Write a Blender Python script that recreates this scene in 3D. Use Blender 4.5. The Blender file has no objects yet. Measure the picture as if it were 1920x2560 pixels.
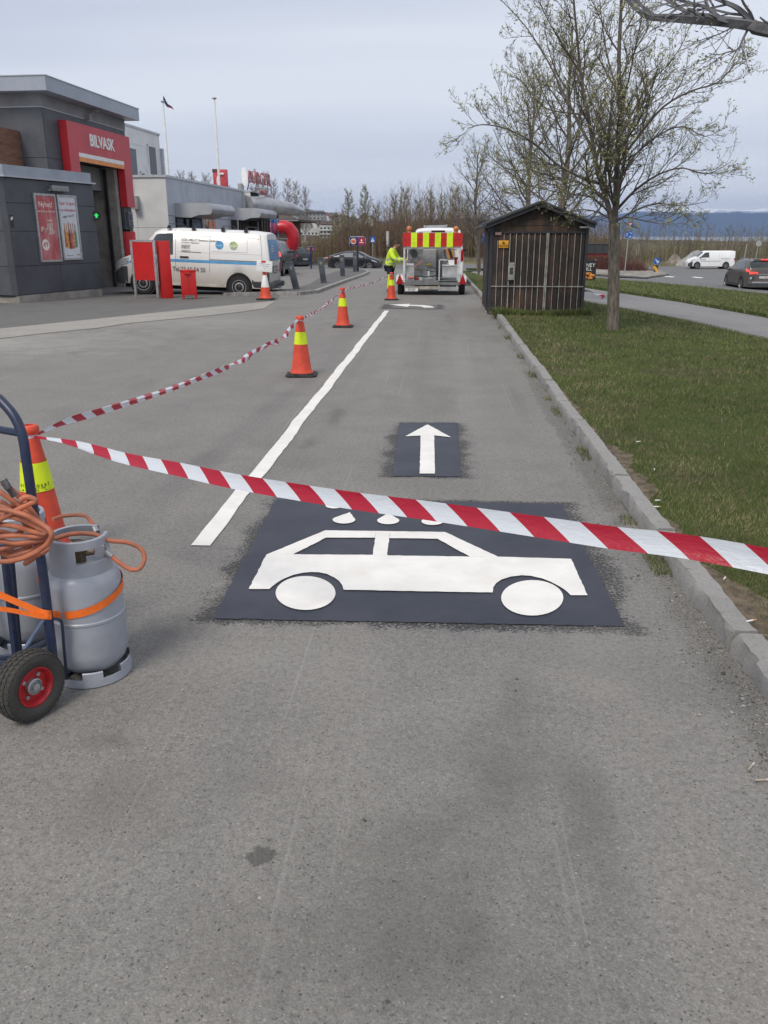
import bpy, bmesh, math, random
import numpy as np
from mathutils import Vector, Matrix, Euler
SC = bpy.context.scene
COL = SC.collection
R = math.radians
# ---------------------------------------------------------------- camera
PITCH = math.atan(690/2080); YAW = math.atan(140/math.hypot(2080, 690)); CAMH = 1.7
FW = Vector((-math.sin(YAW)*math.cos(PITCH), math.cos(YAW)*math.cos(PITCH), -math.sin(PITCH)))
RT = Vector((math.cos(YAW), math.sin(YAW), 0)); UP = RT.cross(FW)
cd = bpy.data.cameras.new('camera'); cam = bpy.data.objects.new('camera', cd); COL.objects.link(cam)
cam.matrix_world = Matrix(((RT.x, UP.x, -FW.x, 0), (RT.y, UP.y, -FW.y, 0), (RT.z, UP.z, -FW.z, CAMH), (0, 0, 0, 1)))
cd.sensor_fit = 'HORIZONTAL'; cd.sensor_width = 36; cd.lens = 36*2080/1920
cd.clip_start = 0.05; cd.clip_end = 40000
SC.camera = cam
# ---------------------------------------------------------------- light: thin overcast, veiled sun behind the camera
SUN_EL, SUN_AZ = 52, 205          # azimuth clockwise from +Y
w = bpy.data.worlds.new("World"); SC.world = w; w.use_nodes = True
nt = w.node_tree; nt.nodes.clear()
def N(t, ty, **k):
    n = t.nodes.new(ty)
    for a, b in k.items(): setattr(n, a, b)
    return n
out = N(nt, 'ShaderNodeOutputWorld'); bg = N(nt, 'ShaderNodeBackground'); bg.inputs[1].default_value = 0.1
sky = N(nt, 'ShaderNodeTexSky', sky_type='NISHITA', sun_disc=False, sun_elevation=R(SUN_EL), sun_rotation=R(SUN_AZ))
tc = N(nt, 'ShaderNodeTexCoord'); sep = N(nt, 'ShaderNodeSeparateXYZ'); nt.links.new(tc.outputs['Generated'], sep.inputs[0])
# cloud sheet: project the direction on a flat ceiling so that bands flatten towards the horizon
zz = N(nt, 'ShaderNodeMath', operation='ADD'); zz.inputs[1].default_value = 0.12; nt.links.new(sep.outputs[2], zz.inputs[0])
dx = N(nt, 'ShaderNodeMath', operation='DIVIDE'); nt.links.new(sep.outputs[0], dx.inputs[0]); nt.links.new(zz.outputs[0], dx.inputs[1])
dy = N(nt, 'ShaderNodeMath', operation='DIVIDE'); nt.links.new(sep.outputs[1], dy.inputs[0]); nt.links.new(zz.outputs[0], dy.inputs[1])
cb = N(nt, 'ShaderNodeCombineXYZ'); nt.links.new(dx.outputs[0], cb.inputs[0]); nt.links.new(dy.outputs[0], cb.inputs[1])
mp = N(nt, 'ShaderNodeMapping'); mp.inputs['Scale'].default_value = (0.22, 0.8, 1); mp.inputs['Location'].default_value = (3.1, 1.7, 0); nt.links.new(cb.outputs[0], mp.inputs[0])
nz = N(nt, 'ShaderNodeTexNoise'); nz.inputs['Scale'].default_value = 1.0; nz.inputs['Detail'].default_value = 5; nz.inputs['Roughness'].default_value = .45; nt.links.new(mp.outputs[0], nz.inputs['Vector'])
cr = N(nt, 'ShaderNodeValToRGB'); nt.links.new(nz.outputs[0], cr.inputs[0])
cr.color_ramp.elements[0].position = .36; cr.color_ramp.elements[0].color = (4.7, 5.1, 5.95, 1)
cr.color_ramp.elements[1].position = .62; cr.color_ramp.elements[1].color = (6.25, 6.5, 7.1, 1)
# paler towards the horizon
hz = N(nt, 'ShaderNodeMapRange'); hz.inputs[1].default_value = 0.0; hz.inputs[2].default_value = 0.16; hz.inputs[3].default_value = .75; hz.inputs[4].default_value = 0; nt.links.new(sep.outputs[2], hz.inputs[0])
m1 = N(nt, 'ShaderNodeMix', data_type='RGBA'); nt.links.new(hz.outputs[0], m1.inputs[0]); nt.links.new(cr.outputs[0], m1.inputs[6]); m1.inputs[7].default_value = (6.4, 6.65, 7.2, 1)
m2 = N(nt, 'ShaderNodeMix', data_type='RGBA'); m2.inputs[0].default_value = .9; nt.links.new(sky.outputs[0], m2.inputs[6]); nt.links.new(m1.outputs[2], m2.inputs[7])
nt.links.new(m2.outputs[2], bg.inputs[0]); nt.links.new(bg.outputs[0], out.inputs[0])
sd = bpy.data.lights.new('sun', 'SUN'); sd.energy = 1.75; sd.angle = R(20); sd.color = (1, .92, .80)
so = bpy.data.objects.new('sun', sd); COL.objects.link(so); so.rotation_euler = (R(90-SUN_EL), 0, R(-SUN_AZ)+math.pi)
sv = Vector((math.sin(R(SUN_AZ))*math.cos(R(SUN_EL)), math.cos(R(SUN_AZ))*math.cos(R(SUN_EL)), math.sin(R(SUN_EL))))
so.rotation_euler = sv.to_track_quat('Z', 'Y').to_euler()
SC.view_settings.view_transform = 'Standard'; SC.view_settings.look = 'None'; SC.view_settings.exposure = 0.4; SC.view_settings.gamma = 1
# ---------------------------------------------------------------- terrain
cl = lambda v, a, b: max(a, min(b, v))
def T(x, y): return -.006*cl(y-22, 0, 28) - .03*cl(y-50, 0, 22) - .06*cl(x-4, 0, 14)
def ray(px, py): return FW*2080 + RT*(px-960) + UP*(1280-py)
CP = Vector((0, 0, CAMH))
def gz(px, py, z): d = ray(px, py); return CP + d*((z-CAMH)/d.z)
def gp(px, py):                      # where the sight line through a photo point meets the ground
    z = 0
    for i in range(60):
        p = gz(px, py, z); z = .6*z + .4*T(p.x, p.y)
    return p
def ap(px, py, Y): d = ray(px, py); return CP + d*(Y/d.y)
def wp(px, py, p0, ang):             # ... or meets a wall through p0 running ang degrees right of +Y
    a = R(ang); n = Vector((math.cos(a), -math.sin(a), 0)); d = ray(px, py)
    return CP + d*(n.dot(Vector((p0[0], p0[1], 0))-CP)/n.dot(d))
# ---------------------------------------------------------------- materials
MATS = {}
def mat(name, col, rough=.6, metal=0, var=.08, scale=6, bump=0, bscale=60, spec=.5, dirt=None, emit=None, alpha=None, trans=0, vscale=(1, 1, 1)):
    if name in MATS: return MATS[name]
    m = bpy.data.materials.new(name); m.use_nodes = True; t = m.node_tree; b = t.nodes['Principled BSDF']
    b.inputs['Roughness'].default_value = rough; b.inputs['Metallic'].default_value = metal
    b.inputs['Specular IOR Level'].default_value = spec
    tcn = N(t, 'ShaderNodeTexCoord'); mpn = N(t, 'ShaderNodeMapping'); mpn.inputs['Scale'].default_value = vscale
    t.links.new(tcn.outputs['Object'], mpn.inputs[0])
    n = N(t, 'ShaderNodeTexNoise'); n.inputs['Scale'].default_value = scale; n.inputs['Detail'].default_value = 6; n.inputs['Roughness'].default_value = .6
    t.links.new(mpn.outputs[0], n.inputs['Vector'])
    r = N(t, 'ShaderNodeValToRGB'); c2 = dirt if dirt else tuple(c*(1-var*2.2) for c in col); c1 = tuple(min(1, c*(1+var)) for c in col)
    r.color_ramp.elements[0].position = .32; r.color_ramp.elements[1].position = .62
    r.color_ramp.elements[0].color = (*c2, 1); r.color_ramp.elements[1].color = (*c1, 1)
    t.links.new(n.outputs[0], r.inputs[0]); t.links.new(r.outputs[0], b.inputs['Base Color'])
    if bump:
        n2 = N(t, 'ShaderNodeTexNoise'); n2.inputs['Scale'].default_value = bscale; n2.inputs['Detail'].default_value = 4
        t.links.new(mpn.outputs[0], n2.inputs['Vector'])
        bp = N(t, 'ShaderNodeBump'); bp.inputs['Strength'].default_value = bump; bp.inputs['Distance'].default_value = .01
        t.links.new(n2.outputs[0], bp.inputs['Height']); t.links.new(bp.outputs[0], b.inputs['Normal'])
    if emit: b.inputs['Emission Color'].default_value = (*emit[:3], 1); b.inputs['Emission Strength'].default_value = emit[3]
    if trans: b.inputs['Transmission Weight'].default_value = trans
    MATS[name] = m; return m
def s2l(r, g, b): return tuple(((c/255+.055)/1.055)**2.4 if c > 10 else c/3294 for c in (r, g, b))
# ---------------------------------------------------------------- mesh builder
class MB:
    def __init__(s): s.v = []; s.f = []; s.mi = []; s.m = 0
    def add(s, vs, fs):
        o = len(s.v); s.v += [tuple(v) for v in vs]; s.f += [tuple(i+o for i in f) for f in fs]; s.mi += [s.m]*len(fs)
    def quad(s, a, b, c, d): s.add([a, b, c, d], [(0, 1, 2, 3)])
    def box(s, c, d, rz=0, M=None):
        x, y, z = d[0]/2, d[1]/2, d[2]/2
        vs = [Vector((i*x, j*y, k*z)) for k in (-1, 1) for j in (-1, 1) for i in (-1, 1)]
        m = M if M else Matrix.Rotation(rz, 3, 'Z')
        s.add([m @ v + Vector(c) for v in vs], [(0, 2, 3, 1), (4, 5, 7, 6), (0, 1, 5, 4), (2, 6, 7, 3), (0, 4, 6, 2), (1, 3, 7, 5)])
    def bb(s, x0, x1, y0, y1, z0, z1): s.box(((x0+x1)/2, (y0+y1)/2, (z0+z1)/2), (abs(x1-x0), abs(y1-y0), abs(z1-z0)))
    def bar(s, a, b, w, h=None, up=(0, 0, 1)):
        a, b = Vector(a), Vector(b); d = b-a; L = d.length; d.normalize(); u = Vector(up)
        if abs(d.dot(u)) > .98: u = Vector((0, 1, 0))
        x = d.cross(u).normalized(); u = x.cross(d); h = h or w
        M = Matrix((x, d, u)).transposed(); s.box((a+b)/2, (w, L, h), M=M)
    def tube(s, pts, r, n=8, cap=True, closed=False):
        pts = [Vector(p) for p in pts]; K = len(pts); rs = r if isinstance(r, (list, tuple)) else [r]*K
        o = []; fr = None
        for i, p in enumerate(pts):
            if closed: d = pts[(i+1) % K]-pts[i-1]
            else: d = (pts[min(i+1, K-1)]-pts[max(i-1, 0)])
            d = d.normalized() if d.length > 1e-9 else Vector((0, 0, 1))
            if fr is None:
                fr = d.orthogonal().normalized()
            fr = (fr - d*fr.dot(d)); fr = fr.normalized() if fr.length > 1e-6 else d.orthogonal().normalized()
            g = d.cross(fr)
            for k in range(n):
                a = 2*math.pi*k/n; o.append(p + (fr*math.cos(a)+g*math.sin(a))*rs[i])
        fs = []
        for i in range(K if closed else K-1):
            j = (i+1) % K
            for k in range(n):
                k2 = (k+1) % n; fs.append((i*n+k, i*n+k2, j*n+k2, j*n+k))
        if cap and not closed: fs.append(tuple(range(n-1, -1, -1))); fs.append(tuple((K-1)*n+k for k in range(n)))
        s.add(o, fs)
    def cyl(s, a, b, r, n=16, r2=None): s.tube([a, b], [r, r if r2 is None else r2], n)
    def lathe(s, prof, n=24, c=(0, 0, 0), M=None, a0=0, a1=2*math.pi):
        full = abs(a1-a0-2*math.pi) < 1e-6; m = n if full else n+1; vs = []
        for (r, z) in prof:
            for k in range(m):
                a = a0+(a1-a0)*k/n; v = Vector((r*math.cos(a), r*math.sin(a), z))
                vs.append((M @ v if M else v)+Vector(c))
        fs = []
        for i in range(len(prof)-1):
            for k in range(n):
                k2 = (k+1) % m; fs.append((i*m+k, i*m+k2, (i+1)*m+k2, (i+1)*m+k))
        s.add(vs, fs)
    def prism(s, poly, f3, th):       # poly 2-D (ccw), f3 maps (u,v,h) to 3-D
        n = len(poly); vs = [f3(u, v, 0) for u, v in poly]+[f3(u, v, th) for u, v in poly]
        s.add(vs, [tuple(range(n-1, -1, -1)), tuple(range(n, 2*n))]+[(i, (i+1) % n, n+(i+1) % n, n+i) for i in range(n)])
    def sphere(s, c, r, n=12, m=8, sc=(1, 1, 1)):
        vs = []; fs = []
        for i in range(m+1):
            p = math.pi*i/m
            for k in range(n):
                a = 2*math.pi*k/n; vs.append(Vector((r*sc[0]*math.sin(p)*math.cos(a), r*sc[1]*math.sin(p)*math.sin(a), r*sc[2]*math.cos(p)))+Vector(c))
        for i in range(m):
            for k in range(n): k2 = (k+1) % n; fs.append((i*n+k, (i+1)*n+k, (i+1)*n+k2, i*n+k2))
        s.add(vs, fs)
    def build(s, name, mats, parent=None, smooth=True, bevel=0, fix=True):
        me = bpy.data.meshes.new(name); me.from_pydata(s.v, [], s.f)
        for m in (mats if isinstance(mats, (list, tuple)) else [mats]): me.materials.append(m)
        me.polygons.foreach_set('material_index', s.mi)
        if fix or bevel:
            bm = bmesh.new(); bm.from_mesh(me)
            bmesh.ops.remove_doubles(bm, verts=bm.verts, dist=1e-5)
            if bevel:
                es = [e for e in bm.edges if len(e.link_faces) == 2 and e.calc_face_angle(0) > .6]
                bmesh.ops.bevel(bm, geom=es, offset=bevel, segments=2, affect='EDGES', profile=.6, clamp_overlap=True)
            bmesh.ops.recalc_face_normals(bm, faces=bm.faces); bm.to_mesh(me); bm.free()
        if smooth: me.shade_smooth(); me.set_sharp_from_angle(angle=R(35))
        o = bpy.data.objects.new(name, me); COL.objects.link(o)
        if parent: o.parent = parent
        return o
def tag(o, label=None, cat=None, group=None, kind=None):
    if label: o['label'] = label
    if cat: o['category'] = cat
    if group: o['group'] = group
    if kind: o['kind'] = kind
    return o
def thing(name, label, cat, loc=(0, 0, 0), rz=0, group=None):
    o = bpy.data.objects.new(name, None); COL.objects.link(o); o.location = loc; o.rotation_euler = (0, 0, rz); o.empty_display_size = .2
    return tag(o, label, cat, group)
def dup(o, loc=None, rz=None, label=None, parent=None, sc=None):
    c = o.copy(); COL.objects.link(c); c.parent = parent
    if loc is not None: c.location = loc
    if rz is not None: c.rotation_euler = (0, 0, rz)
    if sc: c.scale = (sc, sc, sc)
    if label: c['label'] = label
    for ch in [x for x in KIDS(o)]: dup(ch, parent=c)
    return c
def KIDS(o): return [x for x in bpy.data.objects if x.parent == o]
def text(s, name, size, m, parent, M, ext=.002, align='CENTER', sx=1, bold=0):
    cu = bpy.data.curves.new(name, 'FONT'); cu.body = s; cu.size = size; cu.extrude = ext; cu.align_x = align; cu.align_y = 'CENTER'; cu.resolution_u = 3; cu.offset = bold
    to = bpy.data.objects.new(name, cu); COL.objects.link(to); dg = bpy.context.evaluated_depsgraph_get(); dg.update()
    me = bpy.data.meshes.new_from_object(to.evaluated_get(dg)); bpy.data.objects.remove(to); bpy.data.curves.remove(cu)
    me.transform(M @ Matrix.Diagonal((sx, 1, 1, 1))); me.materials.clear(); me.materials.append(m); me.name = name
    o = bpy.data.objects.new(name, me); COL.objects.link(o); o.parent = parent; return o
def frame(o, x, y, z=None):           # 4x4 from origin and two axes (text lies in x/y, faces z)
    x = Vector(x).normalized(); y = Vector(y).normalized(); z = x.cross(y)
    return Matrix(((x.x, y.x, z.x, o[0]), (x.y, y.y, z.y, o[1]), (x.z, y.z, z.z, o[2]), (0, 0, 0, 1)))
def sheet(name, poly, dz, m, label=None, cat=None, kind='structure', thick=0, cuts=()):
    bm = bmesh.new(); vs = [bm.verts.new((x, y, 0)) for x, y in poly]; f = bm.faces.new(vs)
    if f.normal.z < 0 or sum((poly[i][0]*poly[(i+1) % len(poly)][1]-poly[(i+1) % len(poly)][0]*poly[i][1]) for i in range(len(poly))) < 0: f.normal_flip()
    for ax, val in [('y', 22), ('y', 50), ('y', 72), ('x', 4), ('x', 18)]+list(cuts):
        n = (1, 0, 0) if ax == 'x' else (0, 1, 0); co = (val, 0, 0) if ax == 'x' else (0, val, 0)
        bmesh.ops.bisect_plane(bm, geom=bm.verts[:]+bm.edges[:]+bm.faces[:], plane_co=co, plane_no=n)
    bmesh.ops.triangulate(bm, faces=[f for f in bm.faces if len(f.verts) > 4])
    for v in bm.verts: v.co.z = T(v.co.x, v.co.y)+dz
    if thick:
        g = bmesh.ops.extrude_face_region(bm, geom=bm.faces[:])
        for v in [e for e in g['geom'] if isinstance(e, bmesh.types.BMVert)]: v.co.z += thick
        bmesh.ops.recalc_face_normals(bm, faces=bm.faces)
    me = bpy.data.meshes.new(name); bm.to_mesh(me); bm.free(); me.materials.append(m)
    o = bpy.data.objects.new(name, me); COL.objects.link(o); return tag(o, label, cat, None, kind)
rnd = random.Random(7)
# ================================================================ GROUND
def graph(name):
    m = bpy.data.materials.new(name); m.use_nodes = True; t = m.node_tree; b = t.nodes['Principled BSDF']; MATS[name] = m
    return m, t, b
class G_:
    def __init__(s, t): s.t = t
    def val(s, x, inp):
        if isinstance(x, (int, float)): inp.default_value = x
        elif isinstance(x, tuple): inp.default_value = (*x, 1) if len(inp.default_value) == 4 else x
        else: s.t.links.new(x, inp)
    def m(s, op, a, b=0, c=0, clamp=False):
        n = N(s.t, 'ShaderNodeMath', operation=op, use_clamp=clamp); s.val(a, n.inputs[0]); s.val(b, n.inputs[1]); s.val(c, n.inputs[2]); return n.outputs[0]
    def noise(s, v, scale, det=4, rough=.55, out=0):
        n = N(s.t, 'ShaderNodeTexNoise'); n.inputs['Scale'].default_value = scale; n.inputs['Detail'].default_value = det; n.inputs['Roughness'].default_value = rough; s.t.links.new(v, n.inputs['Vector']); return n.outputs[out]
    def vor(s, v, scale, out='Distance', feature='F1'):
        n = N(s.t, 'ShaderNodeTexVoronoi', feature=feature); n.inputs['Scale'].default_value = scale; s.t.links.new(v, n.inputs['Vector']); return n.outputs[out]
    def mapv(s, v, sc=(1, 1, 1), loc=(0, 0, 0), rot=(0, 0, 0)):
        n = N(s.t, 'ShaderNodeMapping'); n.inputs['Scale'].default_value = sc; n.inputs['Location'].default_value = loc; n.inputs['Rotation'].default_value = rot; s.t.links.new(v, n.inputs[0]); return n.outputs[0]
    def mr(s, x, a, b, c=0, d=1, smooth=False):
        n = N(s.t, 'ShaderNodeMapRange', interpolation_type='SMOOTHSTEP' if smooth else 'LINEAR'); s.val(x, n.inputs[0])
        for i, q in enumerate((a, b, c, d)): n.inputs[i+1].default_value = q
        return n.outputs[0]
    def mix(s, f, a, b, bt='MIX'):
        n = N(s.t, 'ShaderNodeMix', data_type='RGBA', blend_type=bt); s.val(f, n.inputs[0]); s.val(a, n.inputs[6]); s.val(b, n.inputs[7]); return n.outputs[2]
    def obj(s): return N(s.t, 'ShaderNodeTexCoord').outputs['Object']
    def xyz(s, v): n = N(s.t, 'ShaderNodeSeparateXYZ'); s.t.links.new(v, n.inputs[0]); return n.outputs
    def bump(s, h, st, dist, nrm=None):
        n = N(s.t, 'ShaderNodeBump'); n.inputs['Strength'].default_value = st; n.inputs['Distance'].default_value = dist; s.t.links.new(h, n.inputs['Height'])
        if nrm: s.t.links.new(nrm, n.inputs['Normal'])
        return n.outputs[0]
PADS = [(-.085, 4.42, .96, .94), (-.07, 6.9, .27, .93), (-.66, 21.65, .72, .72)]
def asphalt(name, base, pads=(), stains_shade=(), coarse=1., dust=0., line=None):
    m, t, b = graph(name); g = G_(t); o = g.obj(); X, Y, Z = g.xyz(o)
    big = g.noise(o, .35, 3); med = g.noise(o, 1.7, 5, .6); fine = g.noise(o, 38, 5, .7)
    streak = g.noise(g.mapv(o, (1.6, .1, 1)), 1.3, 4, .6); streak2 = g.noise(g.mapv(o, (9, .12, 1)), 1.0, 4, .6)
    c1 = tuple(base); c0 = tuple(q*.72 for q in base)
    col = g.mix(g.mr(big, .3, .7, smooth=True), c0, c1)
    col = g.mix(g.mr(med, .38, .62), col, tuple(q*f for q, f in zip(base, (1.17, 1.16, 1.13))))
    col = g.mix(g.m('MULTIPLY', g.mr(streak, .42, .66, 0, .6), 1.0), col, tuple(q*f for q, f in zip(base, (1.28, 1.24, 1.17))))
    col = g.mix(g.m('MULTIPLY', g.mr(streak2, .58, .72, 0, .35), 1.0), col, tuple(q*f for q, f in zip(base, (1.4, 1.38, 1.34))))
    col = g.mix(g.mr(g.noise(g.mapv(o, (1, .6, 1), (7, 3, 0)), .8, 4, .62), .53, .68, 0, .48, True), col, (base[0]*.56, base[1]*.54, base[2]*.51))
    # aggregate: individual stones of varied tone set in a darker binder
    ow = N(t, 'ShaderNodeVectorMath', operation='MULTIPLY_ADD'); nv = N(t, 'ShaderNodeTexNoise'); nv.inputs['Scale'].default_value = 60*coarse; t.links.new(o, nv.inputs['Vector']); t.links.new(nv.outputs['Color'], ow.inputs[0]); ow.inputs[1].default_value = (.016/coarse, .016/coarse, 0); t.links.new(o, ow.inputs[2]); o1 = o; o = ow.outputs[0]
    v1 = g.vor(o, 190*coarse, 'Color'); d1 = g.vor(o, 190*coarse); s = g.xyz(v1)[0]
    v2 = g.vor(o, 120*coarse, 'Color'); d2 = g.vor(o, 120*coarse); s2 = g.xyz(v2)[1]; o = o1
    col = g.mix(.55, col, g.mix(s, tuple(q*.62 for q in base), tuple(min(1, q*1.32) for q in base)))
    dark = g.m('MULTIPLY', g.mr(s2, .87, .93), g.mr(d2, .3, .5, 1, 0))
    lite = g.m('MULTIPLY', g.mr(s2, .1, .05), g.mr(d2, .3, .45, 1, 0))
    col = g.mix(g.m('MULTIPLY', dark, .6), col, (.035, .034, .033)); col = g.mix(g.m('MULTIPLY', lite, .45), col, (.42, .4, .37))
    col = g.mix(g.mr(fine, .52, .3, 0, .42), col, (.06, .057, .053))
    sc1 = g.noise(g.mapv(o, (26, .22, 1), rot=(0, 0, R(-7))), 1.0, 3, .5); sc2 = g.noise(g.mapv(o, (34, .3, 1), rot=(0, 0, R(4))), 1.0, 3, .5)
    col = g.mix(g.mr(sc1, .66, .72, 0, .3), col, (.34, .33, .31)); col = g.mix(g.m('MULTIPLY', g.mr(sc2, .67, .73, 0, .35), g.mr(big, .45, .6)), col, (.34, .33, .31))
    if dust: col = g.mix(dust, col, (.34, .32, .29))
    for (cx, cy, hx, hy) in pads:      # primer overspray round the new markings
        ax = g.m('SUBTRACT', g.m('ABSOLUTE', g.m('SUBTRACT', X, cx)), hx); ay = g.m('SUBTRACT', g.m('ABSOLUTE', g.m('SUBTRACT', Y, cy)), hy)
        dd = g.m('SQRT', g.m('ADD', g.m('POWER', g.m('MAXIMUM', ax, 0), 2), g.m('POWER', g.m('MULTIPLY', g.m('MAXIMUM', ay, 0), 1.7), 2)))
        dd = g.m('ADD', dd, g.m('MULTIPLY', g.m('SUBTRACT', g.noise(o, 3.5, 5, .7), .5), .42))
        pr = g.mr(dd, -.02, .27, .66, .10, True); cut = g.mr(dd, .34, .24)
        sp = g.m('MULTIPLY', g.m('LESS_THAN', g.noise(o, 60, 5, .85), g.m('ADD', .16, g.m('MULTIPLY', pr, .6))), cut)
        col = g.mix(g.m('MULTIPLY', sp, .85), col, (.022, .022, .026))
    for (cx, cy, rx, ry, st, cc) in stains_shade:
        px = g.m('DIVIDE', g.m('SUBTRACT', X, cx), rx); py = g.m('DIVIDE', g.m('SUBTRACT', Y, cy), ry)
        dd = g.m('ADD', g.m('SQRT', g.m('ADD', g.m('POWER', px, 2), g.m('POWER', py, 2))), g.m('MULTIPLY', g.m('SUBTRACT', g.noise(o, 1.6/min(max(rx, ry), .6), 6, .7), .5), 2.1))
        col = g.mix(g.m('MULTIPLY', g.m('MULTIPLY', g.mr(dd, 1.1, .75 if rx < .1 else -.2, smooth=True), st if rx < .1 else st*1.3), 1 if rx < .1 else g.mr(fine, .35, .62, .45, 1)), col, cc)
    t.links.new(col, b.inputs['Base Color']); b.inputs['Roughness'].default_value = .8; b.inputs['Specular IOR Level'].default_value = .45
    h = g.m('ADD', g.m('MULTIPLY', d2, .5), g.m('ADD', g.m('MULTIPLY', d1, -.5), g.m('MULTIPLY', fine, .9)))
    t.links.new(g.bump(h, .5, .004), b.inputs['Normal'])
    return m
def st(px, py, rx, ry, s, c=(.06, .055, .05)): p = gz(px, py, 0); return (p.x, p.y, rx, ry, s, c)
STN_SHADE = [(-7.6, 13.6, 3.4, 3.0, .62, (.36, .345, .315)), (-5, 17.5, 3.2, 2.4, .4, (.34, .325, .30)), (.35, 12, .25, 6, .3, (.3, .285, .26)), (-.65, 12.5, .22, 5, .25, (.3, .285, .26)), (-.2, 13, .16, 5, .25, (.11, .105, .095)), st(655, 2140, .045, .04, .7), st(420, 1590, .22, .3, .35), st(640, 1960, .2, .15, .22), st(1250, 1960, .16, .4, .25), st(1000, 2080, .22, .16, .22), st(1130, 2040, .1, .2, .25),
       st(1300, 1760, .12, .35, .3), st(840, 1040, .13, .75, .55), st(770, 1110, .1, .3, .4), st(270, 1850, .16, .1, .4), st(1190, 2300, .1, .25, .25),
       (1.2, 3.2, .13, 2.2, .5, (.09, .085, .075)), (1.17, 8, .09, 3.5, .35, (.09, .085, .075)), st(960, 2420, 1.0, .3, .3), st(300, 2000, .35, .3, .3, (.075, .066, .056)), st(1050, 2200, .5, .5, .35, (.075, .07, .06)), st(1480, 2050, .12, .5, .3), st(1280, 1900, .3, .35, .3, (.075, .066, .056)), st(560, 1500, .1, .3, .35), st(1130, 800, .2, 3, .2), st(900, 900, .12, 2.5, .2), st(1290, 1000, .12, 1.6, .3, (.11, .1, .085)), st(1200, 880, .14, 2.2, .25, (.3, .285, .26)), st(1500, 1640, .3, .5, .3, (.30, .28, .25)), st(700, 1650, .6, .3, .25, (.30, .29, .27))]  # large foreground blotches: stains, plus near-view darkening painted into the colour
M_ASP = asphalt('asphalt_lane', (.206, .198, .186), PADS, STN_SHADE)
M_FORE = asphalt('asphalt_forecourt', (.135, .133, .128), coarse=.6)
M_ROAD = asphalt('asphalt_road', (.15, .15, .152), coarse=.7)
M_PATH = asphalt('asphalt_path', (.215, .213, .215), coarse=.8)
M_DUST = asphalt('asphalt_dusty', (.33, .312, .285), coarse=.8)
def grass_mat(name, greens, brown, br=.5, straw=.0):
    m, t, b = graph(name); g = G_(t); o = g.obj()
    col = g.mix(g.mr(g.noise(o, 1.1, 5, .65), .35, .65), greens[0], greens[1])
    col = g.mix(g.mr(g.noise(o, 14, 5, .7), .4, .65), col, greens[2])
    col = g.mix(g.mr(g.noise(g.mapv(o, loc=(5, 5, 0)), .8, 5, .7), br, br+.16), col, brown)
    if straw: col = g.mix(g.mr(g.noise(o, .25, 5, .7), .45, .6, 0, straw), col, (.22, .18, .1))
    t.links.new(col, b.inputs['Base Color']); b.inputs['Roughness'].default_value = .9; b.inputs['Specular IOR Level'].default_value = .15
    t.links.new(g.bump(g.noise(o, 60, 5, .7), .8, .02), b.inputs['Normal']); return m
M_LAWN = grass_mat('lawn_soil', ((.045, .066, .016), (.06, .086, .02), (.075, .092, .026)), (.1, .085, .05), .52)
M_VERGE = grass_mat('verge_grass', ((.06, .085, .024), (.075, .105, .03), (.09, .12, .04)), (.12, .1, .06), .58)
M_WILD = grass_mat('wild_ground', ((.085, .1, .04), (.12, .13, .055), (.16, .15, .08)), (.15, .11, .07), .48, .7)
# base earth, water, hills
bm_ = MB()
xs = [-9000, -60, 4, 18, 120, 9000]; ys = [-60, 22, 50, 72, 130, 620]
for j in range(len(ys)-1):
    for i in range(len(xs)-1):
        bm_.quad(*[(x, y, T(x, y)-.09) for x, y in ((xs[i], ys[j]), (xs[i+1], ys[j]), (xs[i+1], ys[j+1]), (xs[i], ys[j+1]))])
tag(bm_.build('ground', M_WILD, smooth=False), kind='structure')
mw = mat('fjord_water', (.05, .08, .12), .25, 0, .1, .01, .4, .05)
q = MB(); q.quad((-9000, 612, -6), (9000, 612, -6), (9000, 13800, -6), (-9000, 13800, -6)); tag(q.build('water', mw, smooth=False), kind='structure')
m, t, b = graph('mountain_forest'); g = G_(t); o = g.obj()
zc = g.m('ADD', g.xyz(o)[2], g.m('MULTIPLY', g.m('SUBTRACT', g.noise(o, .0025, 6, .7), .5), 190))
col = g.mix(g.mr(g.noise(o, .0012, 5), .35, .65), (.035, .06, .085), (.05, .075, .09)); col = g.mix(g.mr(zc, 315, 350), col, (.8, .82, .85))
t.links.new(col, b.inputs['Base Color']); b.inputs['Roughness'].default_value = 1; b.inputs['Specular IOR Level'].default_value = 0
q = MB(); prof = [(-5600, 40), (-4000, 120), (-2600, 150), (-1500, 190), (-600, 220), (400, 240), (1200, 262), (2000, 285), (2700, 325), (3300, 372), (3800, 385), (4200, 360), (4700, 366), (5200, 330), (5800, 345), (6500, 300), (7600, 320)]
K = 150; rr = random.Random(3); rows = []
for j in range(9):
    row = []
    for i in range(K+1):
        x = -5600+13200*i/K; k = 0
        while k < len(prof)-2 and prof[k+1][0] < x: k += 1
        a, c = prof[k], prof[k+1]; u = cl((x-a[0])/(c[0]-a[0]), 0, 1); u = u*u*(3-2*u); h = a[1]+(c[1]-a[1])*u
        fr = [0, .12, .32, .52, .72, .88, 1, .8, 0][j]; h2 = -7+(h+7)*fr + (rr.uniform(-1, 1)*12*fr + 14*math.sin(x*.004+j*1.3)*fr*.6)
        row.append((x+rr.uniform(-20, 20), 11600+j*230+rr.uniform(-60, 60)*(0 < j < 8), h2 if 0 < j < 8 else -7))
    rows.append(row)
q.v = [p for r_ in rows for p in r_]; n_ = K+1
q.f = [(j*n_+i, j*n_+i+1, (j+1)*n_+i+1, (j+1)*n_+i) for j in range(8) for i in range(K)]; q.mi = [0]*len(q.f)
tag(q.build('hills', m, fix=False), kind='structure')
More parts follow.
